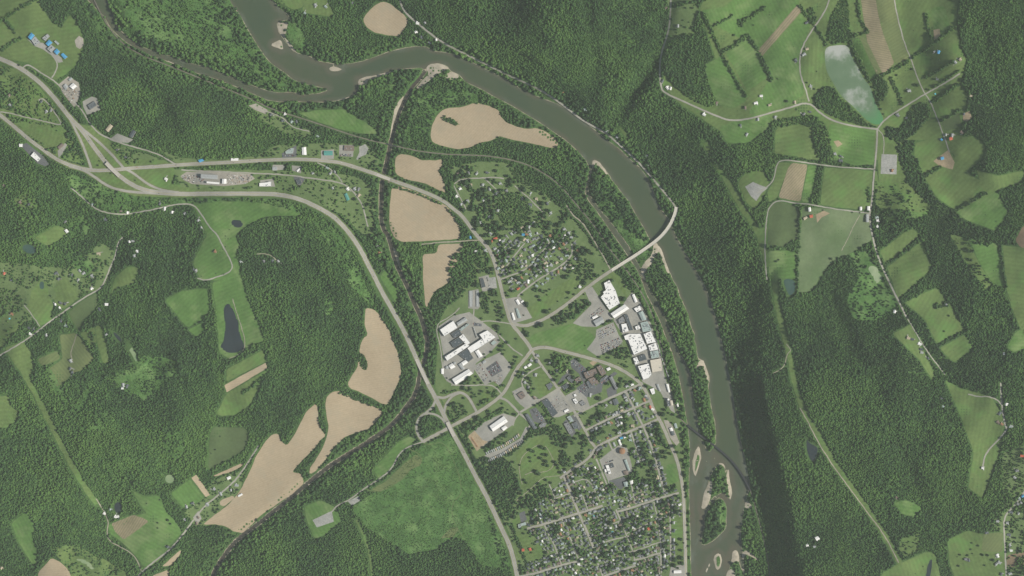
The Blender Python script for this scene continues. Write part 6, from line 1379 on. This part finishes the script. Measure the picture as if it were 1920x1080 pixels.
Z4 = 'on the south town street grid'
for lab in ['main east west street of the south town','eastern continuation of the south town street','long cross street of the south town','cross street of old houses','third town street past the utility yard','short residential cross street','bottom street of the south town','bottom street near the river','curving street of the south town','straight lane beside the strip park','narrow lane parallel to the park','south town side lane with a bend','gravel lane among south town houses','second town street to the river street','middle south town lane','lane past the striped houses','upper lane of the south grid','dead end lane of the south grid','southmost cross lane','wooded lane south of the street','lane toward the red roofed hall','short lane off the south street']:
    q = [r for r in ROADS if r[1] == lab][0][6]
    rows(Z4, q, sides=(-1,) if 'strip park' in lab else (-1, 1))
blk = [(988,985),(1000,955),(1030,925),(1060,900),(1110,865),(1140,905),(1165,915),(1205,900),(1275,930),(1283,960),(1255,975),(1255,1060),(1240,1082),(990,1082),(985,1060),(1010,1040),(1000,1000)]
for _ in range(5200):
    x, y = random.uniform(985, 1285), random.uniform(800, 1080)
    if not inside(blk, np.array([x]), np.array([y]))[0] or dens[int(y + 100), int(x + 100)] in (0., .8, .85) or not free(x, y, 3.3): continue
    if roadm[int(y + 100), int(x + 100)]: continue
    house(x, y, Z4, None, random.choice((22, 112)) + random.uniform(-5, 5), random.choice((0, 3, 3, 5, 5)))
blk2 = [(905,470),(930,450),(990,425),(1020,440),(1060,440),(1082,470),(1075,500),(1040,520),(1000,545),(960,548),(945,520),(930,490)]
for _ in range(900):
    x, y = random.uniform(900, 1085), random.uniform(420, 550)
    if not inside(blk2, np.array([x]), np.array([y]))[0] or dens[int(y + 100), int(x + 100)] == 0 or not free(x, y, 3.8): continue
    if roadm[int(y + 100), int(x + 100)]: continue
    house(x, y, Z2, None, random.choice((35, 125)) + random.uniform(-9, 9), random.choice((0, 2, 3, 5)))
if EXTRA:
    bm = bmesh.new(); mats = []
    for px, py, roofk, ang, kind, wm in EXTRA:
        wme, rme, *_ = house_meshes(kind, roofk, wm); M = Matrix.Translation(P(px, py)) @ Matrix.Rotation(math.radians(ang), 4, 'Z')
        for me in (wme, rme):
            mt = me.materials[0]
            if mt not in mats: mats.append(mt)
            n0 = len(bm.verts); f0 = len(bm.faces); bm.from_mesh(me)
            bm.verts.ensure_lookup_table(); bm.faces.ensure_lookup_table()
            for v in bm.verts[n0:]: v.co = M @ v.co
            for f in bm.faces[f0:]: f.material_index = mats.index(mt)
    me = bpy.data.meshes.new('house_rows'); bm.to_mesh(me); bm.free()
    for mt in mats: me.materials.append(mt)
    tag(link('house_rows', me), 'remaining small houses of the south town streets', 'houses', kind='stuff')
v_, f_ = [], []
for px, py, ang, ln in DRIVES:
    a_ = math.radians(ang); ux_, uy_ = math.cos(a_), math.sin(a_); n0 = len(v_); wd_ = random.uniform(2.4, 4.2)
    for k, (t_, w_) in enumerate(((3, -1), (ln, -1), (ln, 1), (3, 1))):
        dx, dy = ux_ * t_ - uy_ * (w_ * wd_ / 2 + 3.4), uy_ * t_ + ux_ * (w_ * wd_ / 2 + 3.4)
        v_.append(P(px + dx / S, py - dy / S, .62))
    f_.append((n0, n0 + 1, n0 + 2, n0 + 3))
tag(link('driveway', mesh('driveway', v_, f_, G['pad'])), 'pale driveways beside the houses', 'driveway', kind='structure')
# swimming pools
for px, py, zone in [(1113.6,967.6,'south town yard near the long cross street'),(1148.6,997.4,'yard west of the wooded lane'),(1107,1048.4,'yard by the bottom street'),(1157,1042.4,'back garden in the lower south town'),(1754,176,'lawn of the lake lane house'),(981,441,'subdivision back garden'),(18.4,597.4,'west hill yard')]:
    c = P(px, py, .3); r = empty('swimming_pool', c); tag(r, 'turquoise swimming pool in the ' + zone, 'pool'); n = 16
    q = [(4.2 * math.cos(2 * math.pi * i / n), 3.2 * math.sin(2 * math.pi * i / n)) for i in range(n)]
    link('water', mesh('water', [(x, y, .55) for x, y in q], [tuple(range(n))], ROOF['pool']), None, r)
    v = [(x * k, y * k, z) for k, z in ((1.14, -.8), (1.14, .75), (1.0, .75), (1.0, .5)) for x, y in q]
    link('rim', mesh('rim', v, [(k * n + i, k * n + (i + 1) % n, (k + 1) * n + (i + 1) % n, (k + 1) * n + i) for k in range(3) for i in range(n)], ROOF['light']), None, r); paint_poly(ell(px, py, 3.5, 3.5), 0)

# ------------------------------------------------------------------ vehicles
CARC = {'white': (.75, .75, .73), 'silver': (.45, .46, .47), 'black': (.02, .02, .022), 'grey': (.16, .165, .17), 'red': (.35, .03, .025), 'blue': (.04, .09, .25)}
GLASS = plain_mat('car_glass', (.02, .025, .03), .1, .5, .1)
def car_mesh(k):
    m = plain_mat('car_paint_' + k, CARC[k], .35, .5, .05)
    prof = [(-2.2, .35), (-2.15, .85), (-1.2, .95), (1.9, .98), (2.15, .75), (2.2, .35)]; cab = [(-1.0, .95, .8), (-.35, 1.45, .68), (1.2, 1.45, .68), (1.75, .98, .8)]
    v = [(x, s * .88, z) for s in (-1, 1) for x, z in prof]; n = 6
    f = [tuple(range(n)), tuple(range(2 * n - 1, n - 1, -1))] + [(i + 1, i, n + i, n + i + 1) for i in range(n - 1)] + [(0, 5, 11, 6)]
    b = len(v); v += [(x, s * w, z) for s in (-1, 1) for x, z, w in cab]
    f += [(b + 1, b + 2, b + 6, b + 5)]; g = [(b, b + 1, b + 5, b + 4), (b + 2, b + 3, b + 7, b + 6), (b, b + 3, b + 2, b + 1), (b + 4, b + 5, b + 6, b + 7)]
    me = mesh('car', v, f + g); me.materials.append(m); me.materials.append(GLASS)
    for i in range(len(f), len(f) + len(g)): me.polygons[i].material_index = 1
    bm = bmesh.new(); bm.from_mesh(me); bmesh.ops.recalc_face_normals(bm, faces=bm.faces); bm.to_mesh(me); bm.free(); return me
CARS = {k: car_mesh(k) for k in CARC}; CK = ['white'] * 4 + ['silver'] * 5 + ['black'] * 4 + ['grey'] * 4 + ['red'] * 2 + ['blue'] * 2
ncars = 0; CEX = []
def car(px, py, ang, zone, lift=.75):
    global ncars
    k = random.choice(CK)
    if ncars >= 300: CEX.append((px, py, ang, k, lift)); return
    ncars += 1; o = link('car', CARS[k]); o.location = P(px, py, lift); o.rotation_euler = (0, 0, ang)
    tag(o, k + (' car driving ' if zone.startswith('on the main h') or zone.startswith('on the town') or 'open road' in zone else ' car parked ') + zone, 'car', 'cars ' + zone)
def lot_rows(zone, a, b, depth, nrows, fill, spc=1.25):
    """rows of cars parallel to a-b, stacked over `depth` px to the right of it"""
    a, b = Vector(a), Vector(b); u = (b - a).normalized(); v = Vector((-u.y, u.x)); L_ = (b - a).length
    for r in range(nrows):
        o = v * (depth * (r + .5) / nrows); x = 0
        while x < L_:
            if random.random() < fill:
                p = a + u * x + o; car(p.x, p.y, math.atan2(-v.y, v.x) + random.choice((0, math.pi)) + random.uniform(-.04, .04), zone)
            x += spc
for nm, lab, w, m, lift, paint, pts in ROADS:
    if not paint: continue
    q = resample(chaikin(pts, 2, False), 2.0); i = random.randint(4, 20)
    while i < len(q) - 2:
        tx, ty = q[i + 1][0] - q[i - 1][0], q[i + 1][1] - q[i - 1][1]; L_ = math.hypot(tx, ty) or 1; sg = random.choice((-1, 1)) * w * .2
        x, y = q[i][0] - ty / L_ * sg, q[i][1] + tx / L_ * sg
        if 0 < x < 1920 and 0 < y < 1080 and float(Hs(x, y)) > 4.7: car(x, y, math.atan2(-ty, tx), 'on the ' + {'highway': 'main highway', 'road': 'town roads'}[nm], lift + .1)
        i += random.randint(14, 60)
lot_rows('in the main east factory car park', (1119,622), (1150,607), 16, 4, .55)
lot_rows('in the main east factory car park', (1124,646), (1162,632), 17, 5, .68)
lot_rows('in the north east factory car park', (1104,592), (1126,574), 12, 3, .5)
lot_rows('in the west factory car park', (890,690), (906,716), -14, 3, .55)
lot_rows('in the dark west factory car park', (912,690.5), (931,677.5), 17, 5, .55)
lot_rows('in the west factory overflow car park', (934,700), (926,716), -10, 2, .45)
lot_rows('in the hospital car parks', (1082,730), (1098,718), 14, 3, .6)
lot_rows('in the hospital car parks', (1070,680), (1092,698), -8, 2, .55)
lot_rows('in the hospital car parks', (1128,722), (1150,706), -7, 1, .7)
lot_rows('in the shopping plaza car park', (1030,752), (1048,776), -24, 5, .32, 1.5)
lot_rows('in the apartment car park', (996,770), (1014,790), -9, 2, .55)
lot_rows('around the brown roofed office', (968,730), (960,738), -4, 1, .7)
lot_rows('in the motel yard', (911,521), (916,538), -4, 1, .8)
lot_rows('in the salvage yard', (366,330), (376,342), -9, 3, .6)
lot_rows('in the salvage yard', (426,330), (458,340), -6, 2, .45)
lot_rows('in the bluish office car park', (530,294), (552,293), -3, 1, .7)
lot_rows('in the car park north of the river road', (638,288), (660,289), 5, 2, .7)
lot_rows('on the dark pad by the factory drive', (888,605.5), (902,608), 3.5, 1, .8)
lot_rows('in the utility yard', (1136,866), (1150,861), 3, 1, .8)
for (x, y, a_) in [(136,216,-40),(112,197,-48),(330,309.4,4),(288,312,3),(640,305,-12),(762,628,-62),(727,564,-60),(900,911,-63),(870,848,-62),(1060,661,-10),(1108,671,-14),(1283,960,-88),(1282.6,925,-88),(1190,479,35),(1232,449,40),(508,364,0),(420,362.4,0),(205,310,-50)]:
    if 1150 < x < 1262 and y < 500: continue
    car(x, y, math.radians(a_), 'on the open road', 1.05)
if CEX:
    bm = bmesh.new(); mats = []
    for px, py, ang, k, lift in CEX:
        M = Matrix.Translation(P(px, py, lift)) @ Matrix.Rotation(ang, 4, 'Z'); me = CARS[k]; n0, f0 = len(bm.verts), len(bm.faces); bm.from_mesh(me)
        bm.verts.ensure_lookup_table(); bm.faces.ensure_lookup_table()
        for v in bm.verts[n0:]: v.co = M @ v.co
        for mt in me.materials:
            if mt not in mats: mats.append(mt)
        for f in bm.faces[f0:]: f.material_index = mats.index(me.materials[f.material_index])
    me = bpy.data.meshes.new('parked_cars'); bm.to_mesh(me); bm.free()
    for mt in mats: me.materials.append(mt)
    tag(link('parked_cars', me), 'remaining parked cars in the smaller yards', 'cars', kind='stuff')
# mobile homes beside their lane
MH = {k: house_meshes(2, k, HW) for k in ('light', 'grey', 'tan')}
for i, (x, y) in enumerate(resample([(912,850),(940,838),(962,824),(972,816)], 3.4) + resample([(916,864),(942,852),(964,838),(980,828)], 3.4)):
    k = random.choice(list(MH)); o = empty('mobile_home', P(x, y), math.radians(118)); o.scale = (.8, .55, .8)
    tag(o, ROOFWORD[k] + ' mobile home beside the park lane', 'mobile home', 'mobile homes beside the park lane')
    link('wall', MH[k][0], None, o); link('roof', MH[k][1], None, o); paint_poly(ell(x, y, 3, 3, 8), 0)
# freight cars on the siding by the east factory
FM = boxmesh('freight_car', 13.5, 3.0, 3.6, ROOF['light']); FM2 = boxmesh('freight_car', 13.5, 3.0, 3.6, ROOF['slate'])
for i, (x, y) in enumerate(resample([(1231.5,640),(1239,665),(1247,690),(1256,712)], 6.8)[:-1]):
    o = link('freight_car', FM if i % 3 else FM2); o.location = P(x, y, .9); o.rotation_euler = (0, 0, math.radians(-71.5))
    tag(o, ('pale' if i % 3 else 'dark') + ' freight car on the siding by the east factory', 'freight car', 'freight cars on the factory siding')
    paint_poly(ell(x, y, 4, 4, 8), 0)
# timber stack in the warehouse yard
stk = empty('timber_stack', P(889.5, 829), math.radians(-56)); tag(stk, 'rust brown stack of timber at the end of the warehouse yard', 'timber stack')
for k in range(5):
    o = link('bundle', boxmesh('bundle', 9, 4, 2.4, ROOF['rust']), None, stk); o.location = ((k - 2) * 9.6, 0, .5)

# ------------------------------------------------------------------ trees: single ones as things, woods as stuff
def crown_mesh(seed, tall=1.0):
    r = random.Random(seed); bm = bmesh.new(); bmesh.ops.create_icosphere(bm, subdivisions=3, radius=1)
    lob = [Vector((r.gauss(0, 1), r.gauss(0, 1), r.gauss(.3, .7))).normalized() for _ in range(9)]
    for v in bm.verts:
        d = v.co.normalized(); k = .74 + .30 * max(max(0, d.dot(l)) ** 7 for l in lob) + .20 * mnoise.noise(d * 3.1 + Vector((seed, 0, 0))) + .12 * mnoise.noise(d * 7 + Vector((0, seed, 0)))
        v.co = d * k
        v.co.z *= tall * (.85 if v.co.z < 0 else 1)
    for _ in range(90):                               # leafy sprays that break the outline
        d = Vector((r.gauss(0, 1), r.gauss(0, 1), r.gauss(.25, .8))).normalized(); c = d * r.uniform(.78, 1.06); c.z *= tall
        a = Vector((r.gauss(0, 1), r.gauss(0, 1), r.gauss(0, 1))).cross(d).normalized(); b = d.cross(a); q = r.uniform(.10, .2)
        vs = [bm.verts.new(c + a * q * x + b * q * y + d * r.uniform(-.06, .06)) for x, y in ((-1, -.8), (1, -.7), (.9, .9), (-.8, 1))]
        bm.faces.new(vs)
    me = bpy.data.meshes.new('crown'); bm.to_mesh(me); bm.free(); me.materials.append(TREE_M); return me
CROWNS = [crown_mesh(i, 1.05 + .12 * (i % 3)) for i in range(7)]
def trunk_mesh():
    v = []; n = 7
    for z, r in ((-.25, .085), (.1, .06), (.5, .045), (.9, .025)): v += [(r * math.cos(2 * math.pi * i / n), r * math.sin(2 * math.pi * i / n), z) for i in range(n)]
    f = [(k * n + i, k * n + (i + 1) % n, (k + 1) * n + (i + 1) % n, (k + 1) * n + i) for k in range(3) for i in range(n)]
    for a in (0, 2.1, 4.2):
        b = len(v); d = (math.cos(a), math.sin(a)); v += [(.03 * d[1], -.03 * d[0], .45), (-.03 * d[1], .03 * d[0], .45), (.32 * d[0], .32 * d[1], .8), (0, 0, .52)]; f += [(b, b + 1, b + 2), (b + 1, b + 3, b + 2), (b + 3, b, b + 2)]
    return mesh('trunk', v, f, BARKM)
TRUNK = trunk_mesh(); ntree = 0
def tree(px, py, rpx, label, group, cat='tree'):
    global ntree
    ntree += 1; R = rpx * S; hh = R * random.uniform(1.7, 2.1)
    r = empty('broadleaf_tree', P(px, py), random.uniform(0, 6.28)); r.scale = (R, R, R); tag(r, label, cat, group)
    t_ = link('trunk', TRUNK, None, r); t_.scale = (1, 1, 1.1)
    c = link('crown', random.choice(CROWNS), None, r); c.location = (0, 0, .98)
    paint_poly(ell(px, py, rpx + .8, rpx + .8, 10), 0)
LONE = [('in the middle of the cemetery grass', [(995,844,3.4),(1000,846,3),(1018,852,2.6),(1025,853,3.2),(1014,859,3),(1024,865,3.4),(1021,871,2.8),(1027,873,3),(1041,866,3.2),(1045,872,3),(1047,878,2.4),(1015,838,3.6),(1022,841,3),(994,858,2.4),(995,865,2),(1006,884,4),(1010,888,3.6),(975,872,1.8),(1004,854,1.4),(1052,886,3),(1060,880,2.6),(983,900,2.8),(987,905,2.4),(1024,900,2.6),(1033,905,2.4)]),
 ('standing alone in the green farmland', [(1389,46,2.6),(1376,66,2.4),(1413,47,1.4),(1458,148,1.2),(1531,134,1.2),(1513,155,1.8),(1527,167,1.8),(1475,190,2.6),(1720,160,3.2),(1710,130,2),(1681,141,2),(1738,104,1.2),(1745,111,1),(1760,112,1.6),(1770,621,1.6),(1779,592,1.8),(1757,569,2),(1867,415,1),(1558,485,2.4),(1616,293 + 100,1.4),(1578,482,1.4),(1456,490,2),(1460,487,1.6),(1493,205,1.4),(1543,394,1.4),(1598,398,1.4),(1612,399,1.2)]),
 ('standing alone in the west meadows', [(28,62,2),(52,128,1.6),(36,122,2),(72,177,1.8),(62,162,1.4),(100,238,1.6),(107,245,1.2),(187,302,1.4),(184,310,1.6),(199,297,1),(208,325,1.4),(254,338,1.4),(360,495,1.4),(378,518,1),(405,513,1),(420,514,1),(430,430,1),(404,843,1.6),(396,850,1),(413,548 + 270,1.2),(300,937,1.4),(275,944,1.2),(315,975,2.4),(320,982,2),(296,990,1.4),(296,980,1.6)]),
 ('on the lawns around the factories', [(893,706,2),(898,712,2.4),(891,718,2),(903,718,2),(920,715,1.6),(901,754,1.6),(909,754,1.4),(914,752,1.6),(903,597,2),(936,638,1.8),(943,664,2.2),(922,660,2.4),(908,664,1.8),(910,670,1.6),(1013,563,2.6),(1046,565,1.4),(1032,580,1.6),(1026,553,1.4),(1066,551,1),(1095,552,1.4),(1077,552,2),(1133,664,2),(1145,662,1.4),(1154,671,1.4),(1148,659,1.4),(1171,659,1.4),(1160,681,1.2),(845,712,1.8),(838,709,1.4),(854,590,1.6),(982,671 - 80,1.4),(1097,648,1.2)]),
 ('in the strip park by the river street', [(1277,1011,3.2),(1266,1018,2.6),(1270,1021,2.4),(1263,1016,2),(1265,1049,4.6),(1278,1046,4.2),(1279,1056,3.6),(1264,1060,4),(1260,981,2),(1257,1003,2.2),(1282,1018,1.4),(1271,1065,2)]),
 ('on the open south east grounds', [(1800,1040,1.8),(1814,1041,2),(1797,1061,2),(1820,1030,1.6),(1842,1040,2.4),(1852,1041,2.2),(1862,1050,2.8),(1846,1060,1.8),(1795,1044,1),(1822,1018,1.4),(1834,1023,2),(1823,1038,1.2),(1731,1062,.9),(1716,1075,.9)]),
 ('on the south school lawns', [(982,1000,2),(1000,998,2),(995,1006,1.6),(960,1000,1.2),(987,993,1.8),(1003,994,2),(1012,993,1.8),(1026,1003,1.4),(1017,1005,1.4),(1024,1036,3.2),(1022,1042,2),(999,1030,2),(996,1036,1.6),(985,1043,1.4),(1008,970,2)])]
for where, L_ in LONE:
    for x, y, r in L_: tree(x, y, r, 'broadleaf tree ' + where, 'trees ' + where)
# town trees: the largest are single things, the others follow as planted stuff
cand = []
for _ in range(26000):
    x, y = random.uniform(845, 1288), random.uniform(310, 1078)
    d_ = dens[int(y + 100), int(x + 100)]
    if not (townz[int(y + 100), int(x + 100)] and 0 < d_ < .5): continue
    c_ = float(vnoise(x, y, 21, 61) * .6 + vnoise(x, y, 9, 62) * .4)
    if c_ + random.uniform(-.25, .25) > (.08 if y > 800 else .22): cand.append((x, y, random.uniform(1.5, 2.6) + max(0, random.gauss(.6, .9))))
cand.sort(key=lambda c: -c[2]); big = []
grid = {}
for x, y, r in cand:
    k = (int(x // 8), int(y // 8)); ok = True
    for a_ in range(-1, 2):
        for b_ in range(-1, 2):
            for (X_, Y_, R_) in grid.get((k[0] + a_, k[1] + b_), []):
                if (x - X_) ** 2 + (y - Y_) ** 2 < ((r + R_) * .60) ** 2: ok = False
    if ok: grid.setdefault(k, []).append((x, y, r)); big.append((x, y, r))
TOWN = []
for x, y, r in big:
    zone = 'in the yards of the north hamlet' if y < 420 else 'in the wooded subdivision yards' if y < 560 else 'in the yards around the town centre' if y < 800 else 'in the south town yards'
    if ntree < 300: tree(x, y, r, 'broadleaf tree ' + zone, 'trees ' + zone)
    else: TOWN.append((x, y, r))
dens[townz] = np.where(dens[townz] < .5, 0, dens[townz])

# forest: jittered planting on the density map, one point for each tree
SP = 2.3
ux, uy = np.meshgrid(np.arange(-98, 2018, SP), np.arange(-98, 1178, SP))
ux = ux + (np.arange(ux.shape[0]) % 2)[:, None] * SP / 2
ux = (ux + rng.uniform(-.42, .42, ux.shape) * SP).ravel(); uy = (uy + rng.uniform(-.42, .42, uy.shape) * SP).ravel()
ok = (ux > -98) & (ux < 2018) & (uy > -98) & (uy < 1178); ux, uy = ux[ok], uy[ok]
ci, cj = (ux + 100).astype(int), (uy + 100).astype(int)
dd, ss = dens[cj, ci], size[cj, ci]
gapn = vnoise(ux, uy, 14, 21) * .5 + vnoise(ux, uy, 5, 22) * .5
# clustered thinning: open areas keep clumps rather than an even sprinkle
keep = np.where(dd >= .68, rng.random(len(ux)) < dd - .05 - .2 * (gapn < -.3) - np.clip(ss - 1, 0, .5) * 1.1, (rng.random(len(ux)) < np.clip(dd * (1 + 2.2 * gapn), 0, 1)))
ux, uy, ss = ux[keep], uy[keep], ss[keep]
fs_ = vnoise(ux, uy, 90, 30) * .55 + vnoise(ux, uy, 33, 31) * .3 + vnoise(ux, uy, 11, 32) * .22
tint = np.clip(.30 + .62 * fs_ + rng.normal(0, .10, len(ux)), -.25, .95)
rad = (1.38 + rng.normal(0, .34, len(ux)).clip(-.8, 1.3) + .5 * (rng.random(len(ux)) < .06)) * ss * (1 + .12 * fs_ + .22 * vnoise(ux, uy, 48, 35))
def gn_forest():
    nt = bpy.data.node_groups.new('planted_trees', 'GeometryNodeTree'); N, L = nt.nodes, nt.links
    nt.interface.new_socket('Geometry', in_out='INPUT', socket_type='NodeSocketGeometry'); nt.interface.new_socket('Geometry', in_out='OUTPUT', socket_type='NodeSocketGeometry')
    gi, go = N.new('NodeGroupInput'), N.new('NodeGroupOutput')
    jn = N.new('GeometryNodeJoinGeometry')
    for k in range(5):
        ic = N.new('GeometryNodeMeshIcoSphere'); ic.inputs['Radius'].default_value = 1; ic.inputs['Subdivisions'].default_value = 3
        ns = N.new('ShaderNodeTexNoise'); ns.noise_dimensions = '4D'; ns.inputs['W'].default_value = k * 7.7; ns.inputs['Scale'].default_value = 1.9; ns.inputs['Detail'].default_value = 3; ns.inputs['Roughness'].default_value = .7
        ps = N.new('GeometryNodeInputPosition'); L.new(ps.outputs[0], ns.inputs['Vector'])
        mr = N.new('ShaderNodeMapRange'); L.new(ns.outputs[0], mr.inputs[0]); mr.inputs[1].default_value = .28; mr.inputs[2].default_value = .72; mr.inputs[3].default_value = .52; mr.inputs[4].default_value = 1.28
        vm = N.new('ShaderNodeVectorMath'); vm.operation = 'MULTIPLY'; L.new(ps.outputs[0], vm.inputs[0])
        v2 = N.new('ShaderNodeVectorMath'); v2.operation = 'SCALE'; v2.inputs[0].default_value = (1, 1, 1.2 + .22 * (k % 3)); L.new(mr.outputs[0], v2.inputs['Scale']); L.new(v2.outputs[0], vm.inputs[1])
        sp = N.new('GeometryNodeSetPosition'); L.new(ic.outputs[0], sp.inputs[0]); L.new(vm.outputs[0], sp.inputs['Position'])
        tr = N.new('GeometryNodeTransform'); tr.inputs['Translation'].default_value = (0, 0, 1.35); L.new(sp.outputs[0], tr.inputs[0])
        sm = N.new('GeometryNodeSetMaterial'); sm.inputs['Material'].default_value = FOREST_M; L.new(tr.outputs[0], sm.inputs[0])
        g2 = N.new('GeometryNodeGeometryToInstance'); L.new(sm.outputs[0], g2.inputs[0]); L.new(g2.outputs[0], jn.inputs[0])
    mp = N.new('GeometryNodeMeshToPoints'); L.new(gi.outputs[0], mp.inputs[0])
    ip = N.new('GeometryNodeInstanceOnPoints'); ip.inputs['Pick Instance'].default_value = True
    L.new(mp.outputs[0], ip.inputs['Points']); L.new(jn.outputs[0], ip.inputs['Instance'])
    ri = N.new('FunctionNodeRandomValue'); ri.data_type = 'INT'; ri.inputs[4].default_value = 0; ri.inputs[5].default_value = 4; L.new(ri.outputs[2], ip.inputs['Instance Index'])
    rv = N.new('FunctionNodeRandomValue'); rv.data_type = 'FLOAT_VECTOR'; rv.inputs[0].default_value = (-.12, -.12, 0); rv.inputs[1].default_value = (.12, .12, 6.28)
    L.new(rv.outputs[0], ip.inputs['Rotation'])
    na = N.new('GeometryNodeInputNamedAttribute'); na.data_type = 'FLOAT'; na.inputs['Name'].default_value = 'radius_m'; hv = N.new('FunctionNodeRandomValue'); hv.data_type = 'FLOAT'; hv.inputs[2].default_value = .75; hv.inputs[3].default_value = 1.4; hv.inputs['Seed'].default_value = 5
    cb = N.new('ShaderNodeCombineXYZ'); L.new(na.outputs[0], cb.inputs[0]); L.new(na.outputs[0], cb.inputs[1])
    mu = N.new('ShaderNodeMath'); mu.operation = 'MULTIPLY'; L.new(na.outputs[0], mu.inputs[0]); L.new(hv.outputs[1], mu.inputs[1]); L.new(mu.outputs[0], cb.inputs[2]); L.new(cb.outputs[0], ip.inputs['Scale'])
    L.new(ip.outputs[0], go.inputs[0]); return nt
GN = gn_forest()
def plant(name, label, cat, x, y, r, t_):
    me = bpy.data.meshes.new(name); v = PA(x, y, Hs(x, y)); v[:, 2] -= .2
    me.vertices.add(len(v)); me.vertices.foreach_set('co', v.astype(np.float32).ravel())
    a_ = me.attributes.new('radius_m', 'FLOAT', 'POINT'); a_.data.foreach_set('value', (r * S).astype(np.float32))
    a_ = me.attributes.new('tint', 'FLOAT', 'POINT'); a_.data.foreach_set('value', t_.astype(np.float32)); me.update()
    o = link(name, me); md = o.modifiers.new('planted_trees', 'NODES'); md.node_group = GN
    tag(o, label, cat, kind='stuff'); return o
riv = wd[(uy + 100).astype(int), (ux + 100).astype(int)] < 30
AREAS = [('woods along the river, its islands and the creek', riv),
 ('forest on the west hills', ~riv & (ux < 700) & (uy > 370)), ('woods north of the old highway', ~riv & (ux < 760) & (uy <= 370)),
 ('groves and tree belts in the valley town', ~riv & (ux >= 700) & (ux < 1290) & ~((ux < 760) & (uy <= 370)) & ~((uy < 300) & (ux > 800) & (uy < ux * .6 - 420))),
 ('forest on the north hill', ~riv & (ux > 800) & (ux < 1290) & (uy < 300) & (uy < ux * .6 - 420)), ('forest and hedgerows of the eastern ridge and farmland', ~riv & (ux >= 1290))]
for lab, m in AREAS:
    if m.any(): plant('forest', lab, 'forest', ux[m], uy[m], rad[m], tint[m])
bx, by = np.meshgrid(np.arange(190, 1420, 2.1), np.arange(-20, 1090, 2.1)); bx = (bx + rng.uniform(-1, 1, bx.shape)).ravel(); by = (by + rng.uniform(-1, 1, by.shape)).ravel()
sm = np.zeros(MX.shape, bool)
for k, d_, lab, pts, nm, lift in FIELDS:
    if k == 'scrub': paint_poly(pts, True, sm)
okb = sm[(by + 100).astype(int), (bx + 100).astype(int)] & (wd[(by + 100).astype(int), (bx + 100).astype(int)] > 2)
for pts, w in road_lines:
    if okb.any(): okb[okb] &= seg_dist(pts, bx[okb], by[okb]) > w / 2 + .6
nb = vnoise(bx, by, 18, 71) * .5 + vnoise(bx, by, 6, 72) * .5
okb &= rng.random(len(bx)) < .42 + .7 * nb
bx, by, nb = bx[okb], by[okb], nb[okb]
plant('shrubs', 'low bushes of the wetland, flood plain and scrub slopes', 'shrubs', bx, by, rng.uniform(.42, .85, len(bx)), .62 + .45 * nb + rng.normal(0, .1, len(bx)))
v_, f_ = [], []
for _ in range(260):
    x, y = random.choice(((random.uniform(342, 366), random.uniform(329, 343)), (random.uniform(426, 474), random.uniform(328, 344)), (random.uniform(112, 148), random.uniform(160, 198))))
    if x < 200 and not inside([(110,158),(128,143),(148,155),(151,175),(145,190),(140,202),(130,190),(118,175)], np.array([x]), np.array([y]))[0]: continue
    if x > 200 and not inside([(338,330),(350,322),(400,322),(470,326),(478,335),(460,345),(420,349),(360,345),(345,338)], np.array([x]), np.array([y]))[0]: continue
    c = P(x, y, .5); n0 = len(v_); a_ = random.uniform(0, 3.1); l_, w_, h_ = random.uniform(1.5, 6), random.uniform(1.2, 3), random.uniform(.8, 2.6)
    for sx, sy, sz in ((-1, -1, 0), (1, -1, 0), (1, 1, 0), (-1, 1, 0), (-.8, -.8, 1), (.8, -.8, 1), (.8, .8, 1), (-.8, .8, 1)):
        v_.append((c.x + math.cos(a_) * sx * l_ / 2 - math.sin(a_) * sy * w_ / 2, c.y + math.sin(a_) * sx * l_ / 2 + math.cos(a_) * sy * w_ / 2, c.z + sz * h_))
    f_ += [tuple(n0 + i for i in q) for q in ((0, 1, 5, 4), (1, 2, 6, 5), (2, 3, 7, 6), (3, 0, 4, 7), (4, 5, 6, 7))]
me = mesh('scrap_piles', v_, f_)
for k in ('rust', 'slate', 'light', 'white', 'dark'): me.materials.append(ROOF[k])
me.polygons.foreach_set('material_index', [(i // 5) * 7 % 5 for i in range(len(me.polygons))])
tag(link('scrap_piles', me), 'loose scrap and materials heaped in the salvage and contractor yards', 'scrap', kind='stuff')
if TOWN:
    T_ = np.array(TOWN); plant('town_trees', 'smaller yard trees throughout the town', 'trees', T_[:, 0], T_[:, 1], T_[:, 2] * .8, rng.normal(.22, .12, len(T_)))
print('forest trees', len(ux), 'single trees', ntree, 'houses', houses, len(EXTRA), 'cars', ncars, len(CEX), 'town', len(TOWN))

# ------------------------------------------------------------------ haze: the air between the aircraft and the ground
if HAZE_DENSITY:
    E = 16500.0; zb, zt = float(H.min()) - 3, D + 60
    v = [(x, y, z) for z in (zb, zt) for x, y in ((-E, -E), (E, -E), (E, E), (-E, E))]
    hz = link('haze', mesh('haze', v, [(3, 2, 1, 0), (4, 5, 6, 7), (0, 1, 5, 4), (1, 2, 6, 5), (2, 3, 7, 6), (3, 0, 4, 7)]))
    m = bpy.data.materials.new('haze'); m.use_nodes = True; N = m.node_tree.nodes; N.clear()
    out_ = N.new('ShaderNodeOutputMaterial'); pv = N.new('ShaderNodeVolumePrincipled'); pv.inputs['Color'].default_value = (.85, .94, .86, 1); pv.inputs['Density'].default_value = HAZE_DENSITY
    m.node_tree.links.new(pv.outputs[0], out_.inputs['Volume']); hz.data.materials.append(m)
    tag(hz, 'thin pale haze in the air over the valley', 'haze', kind='stuff')
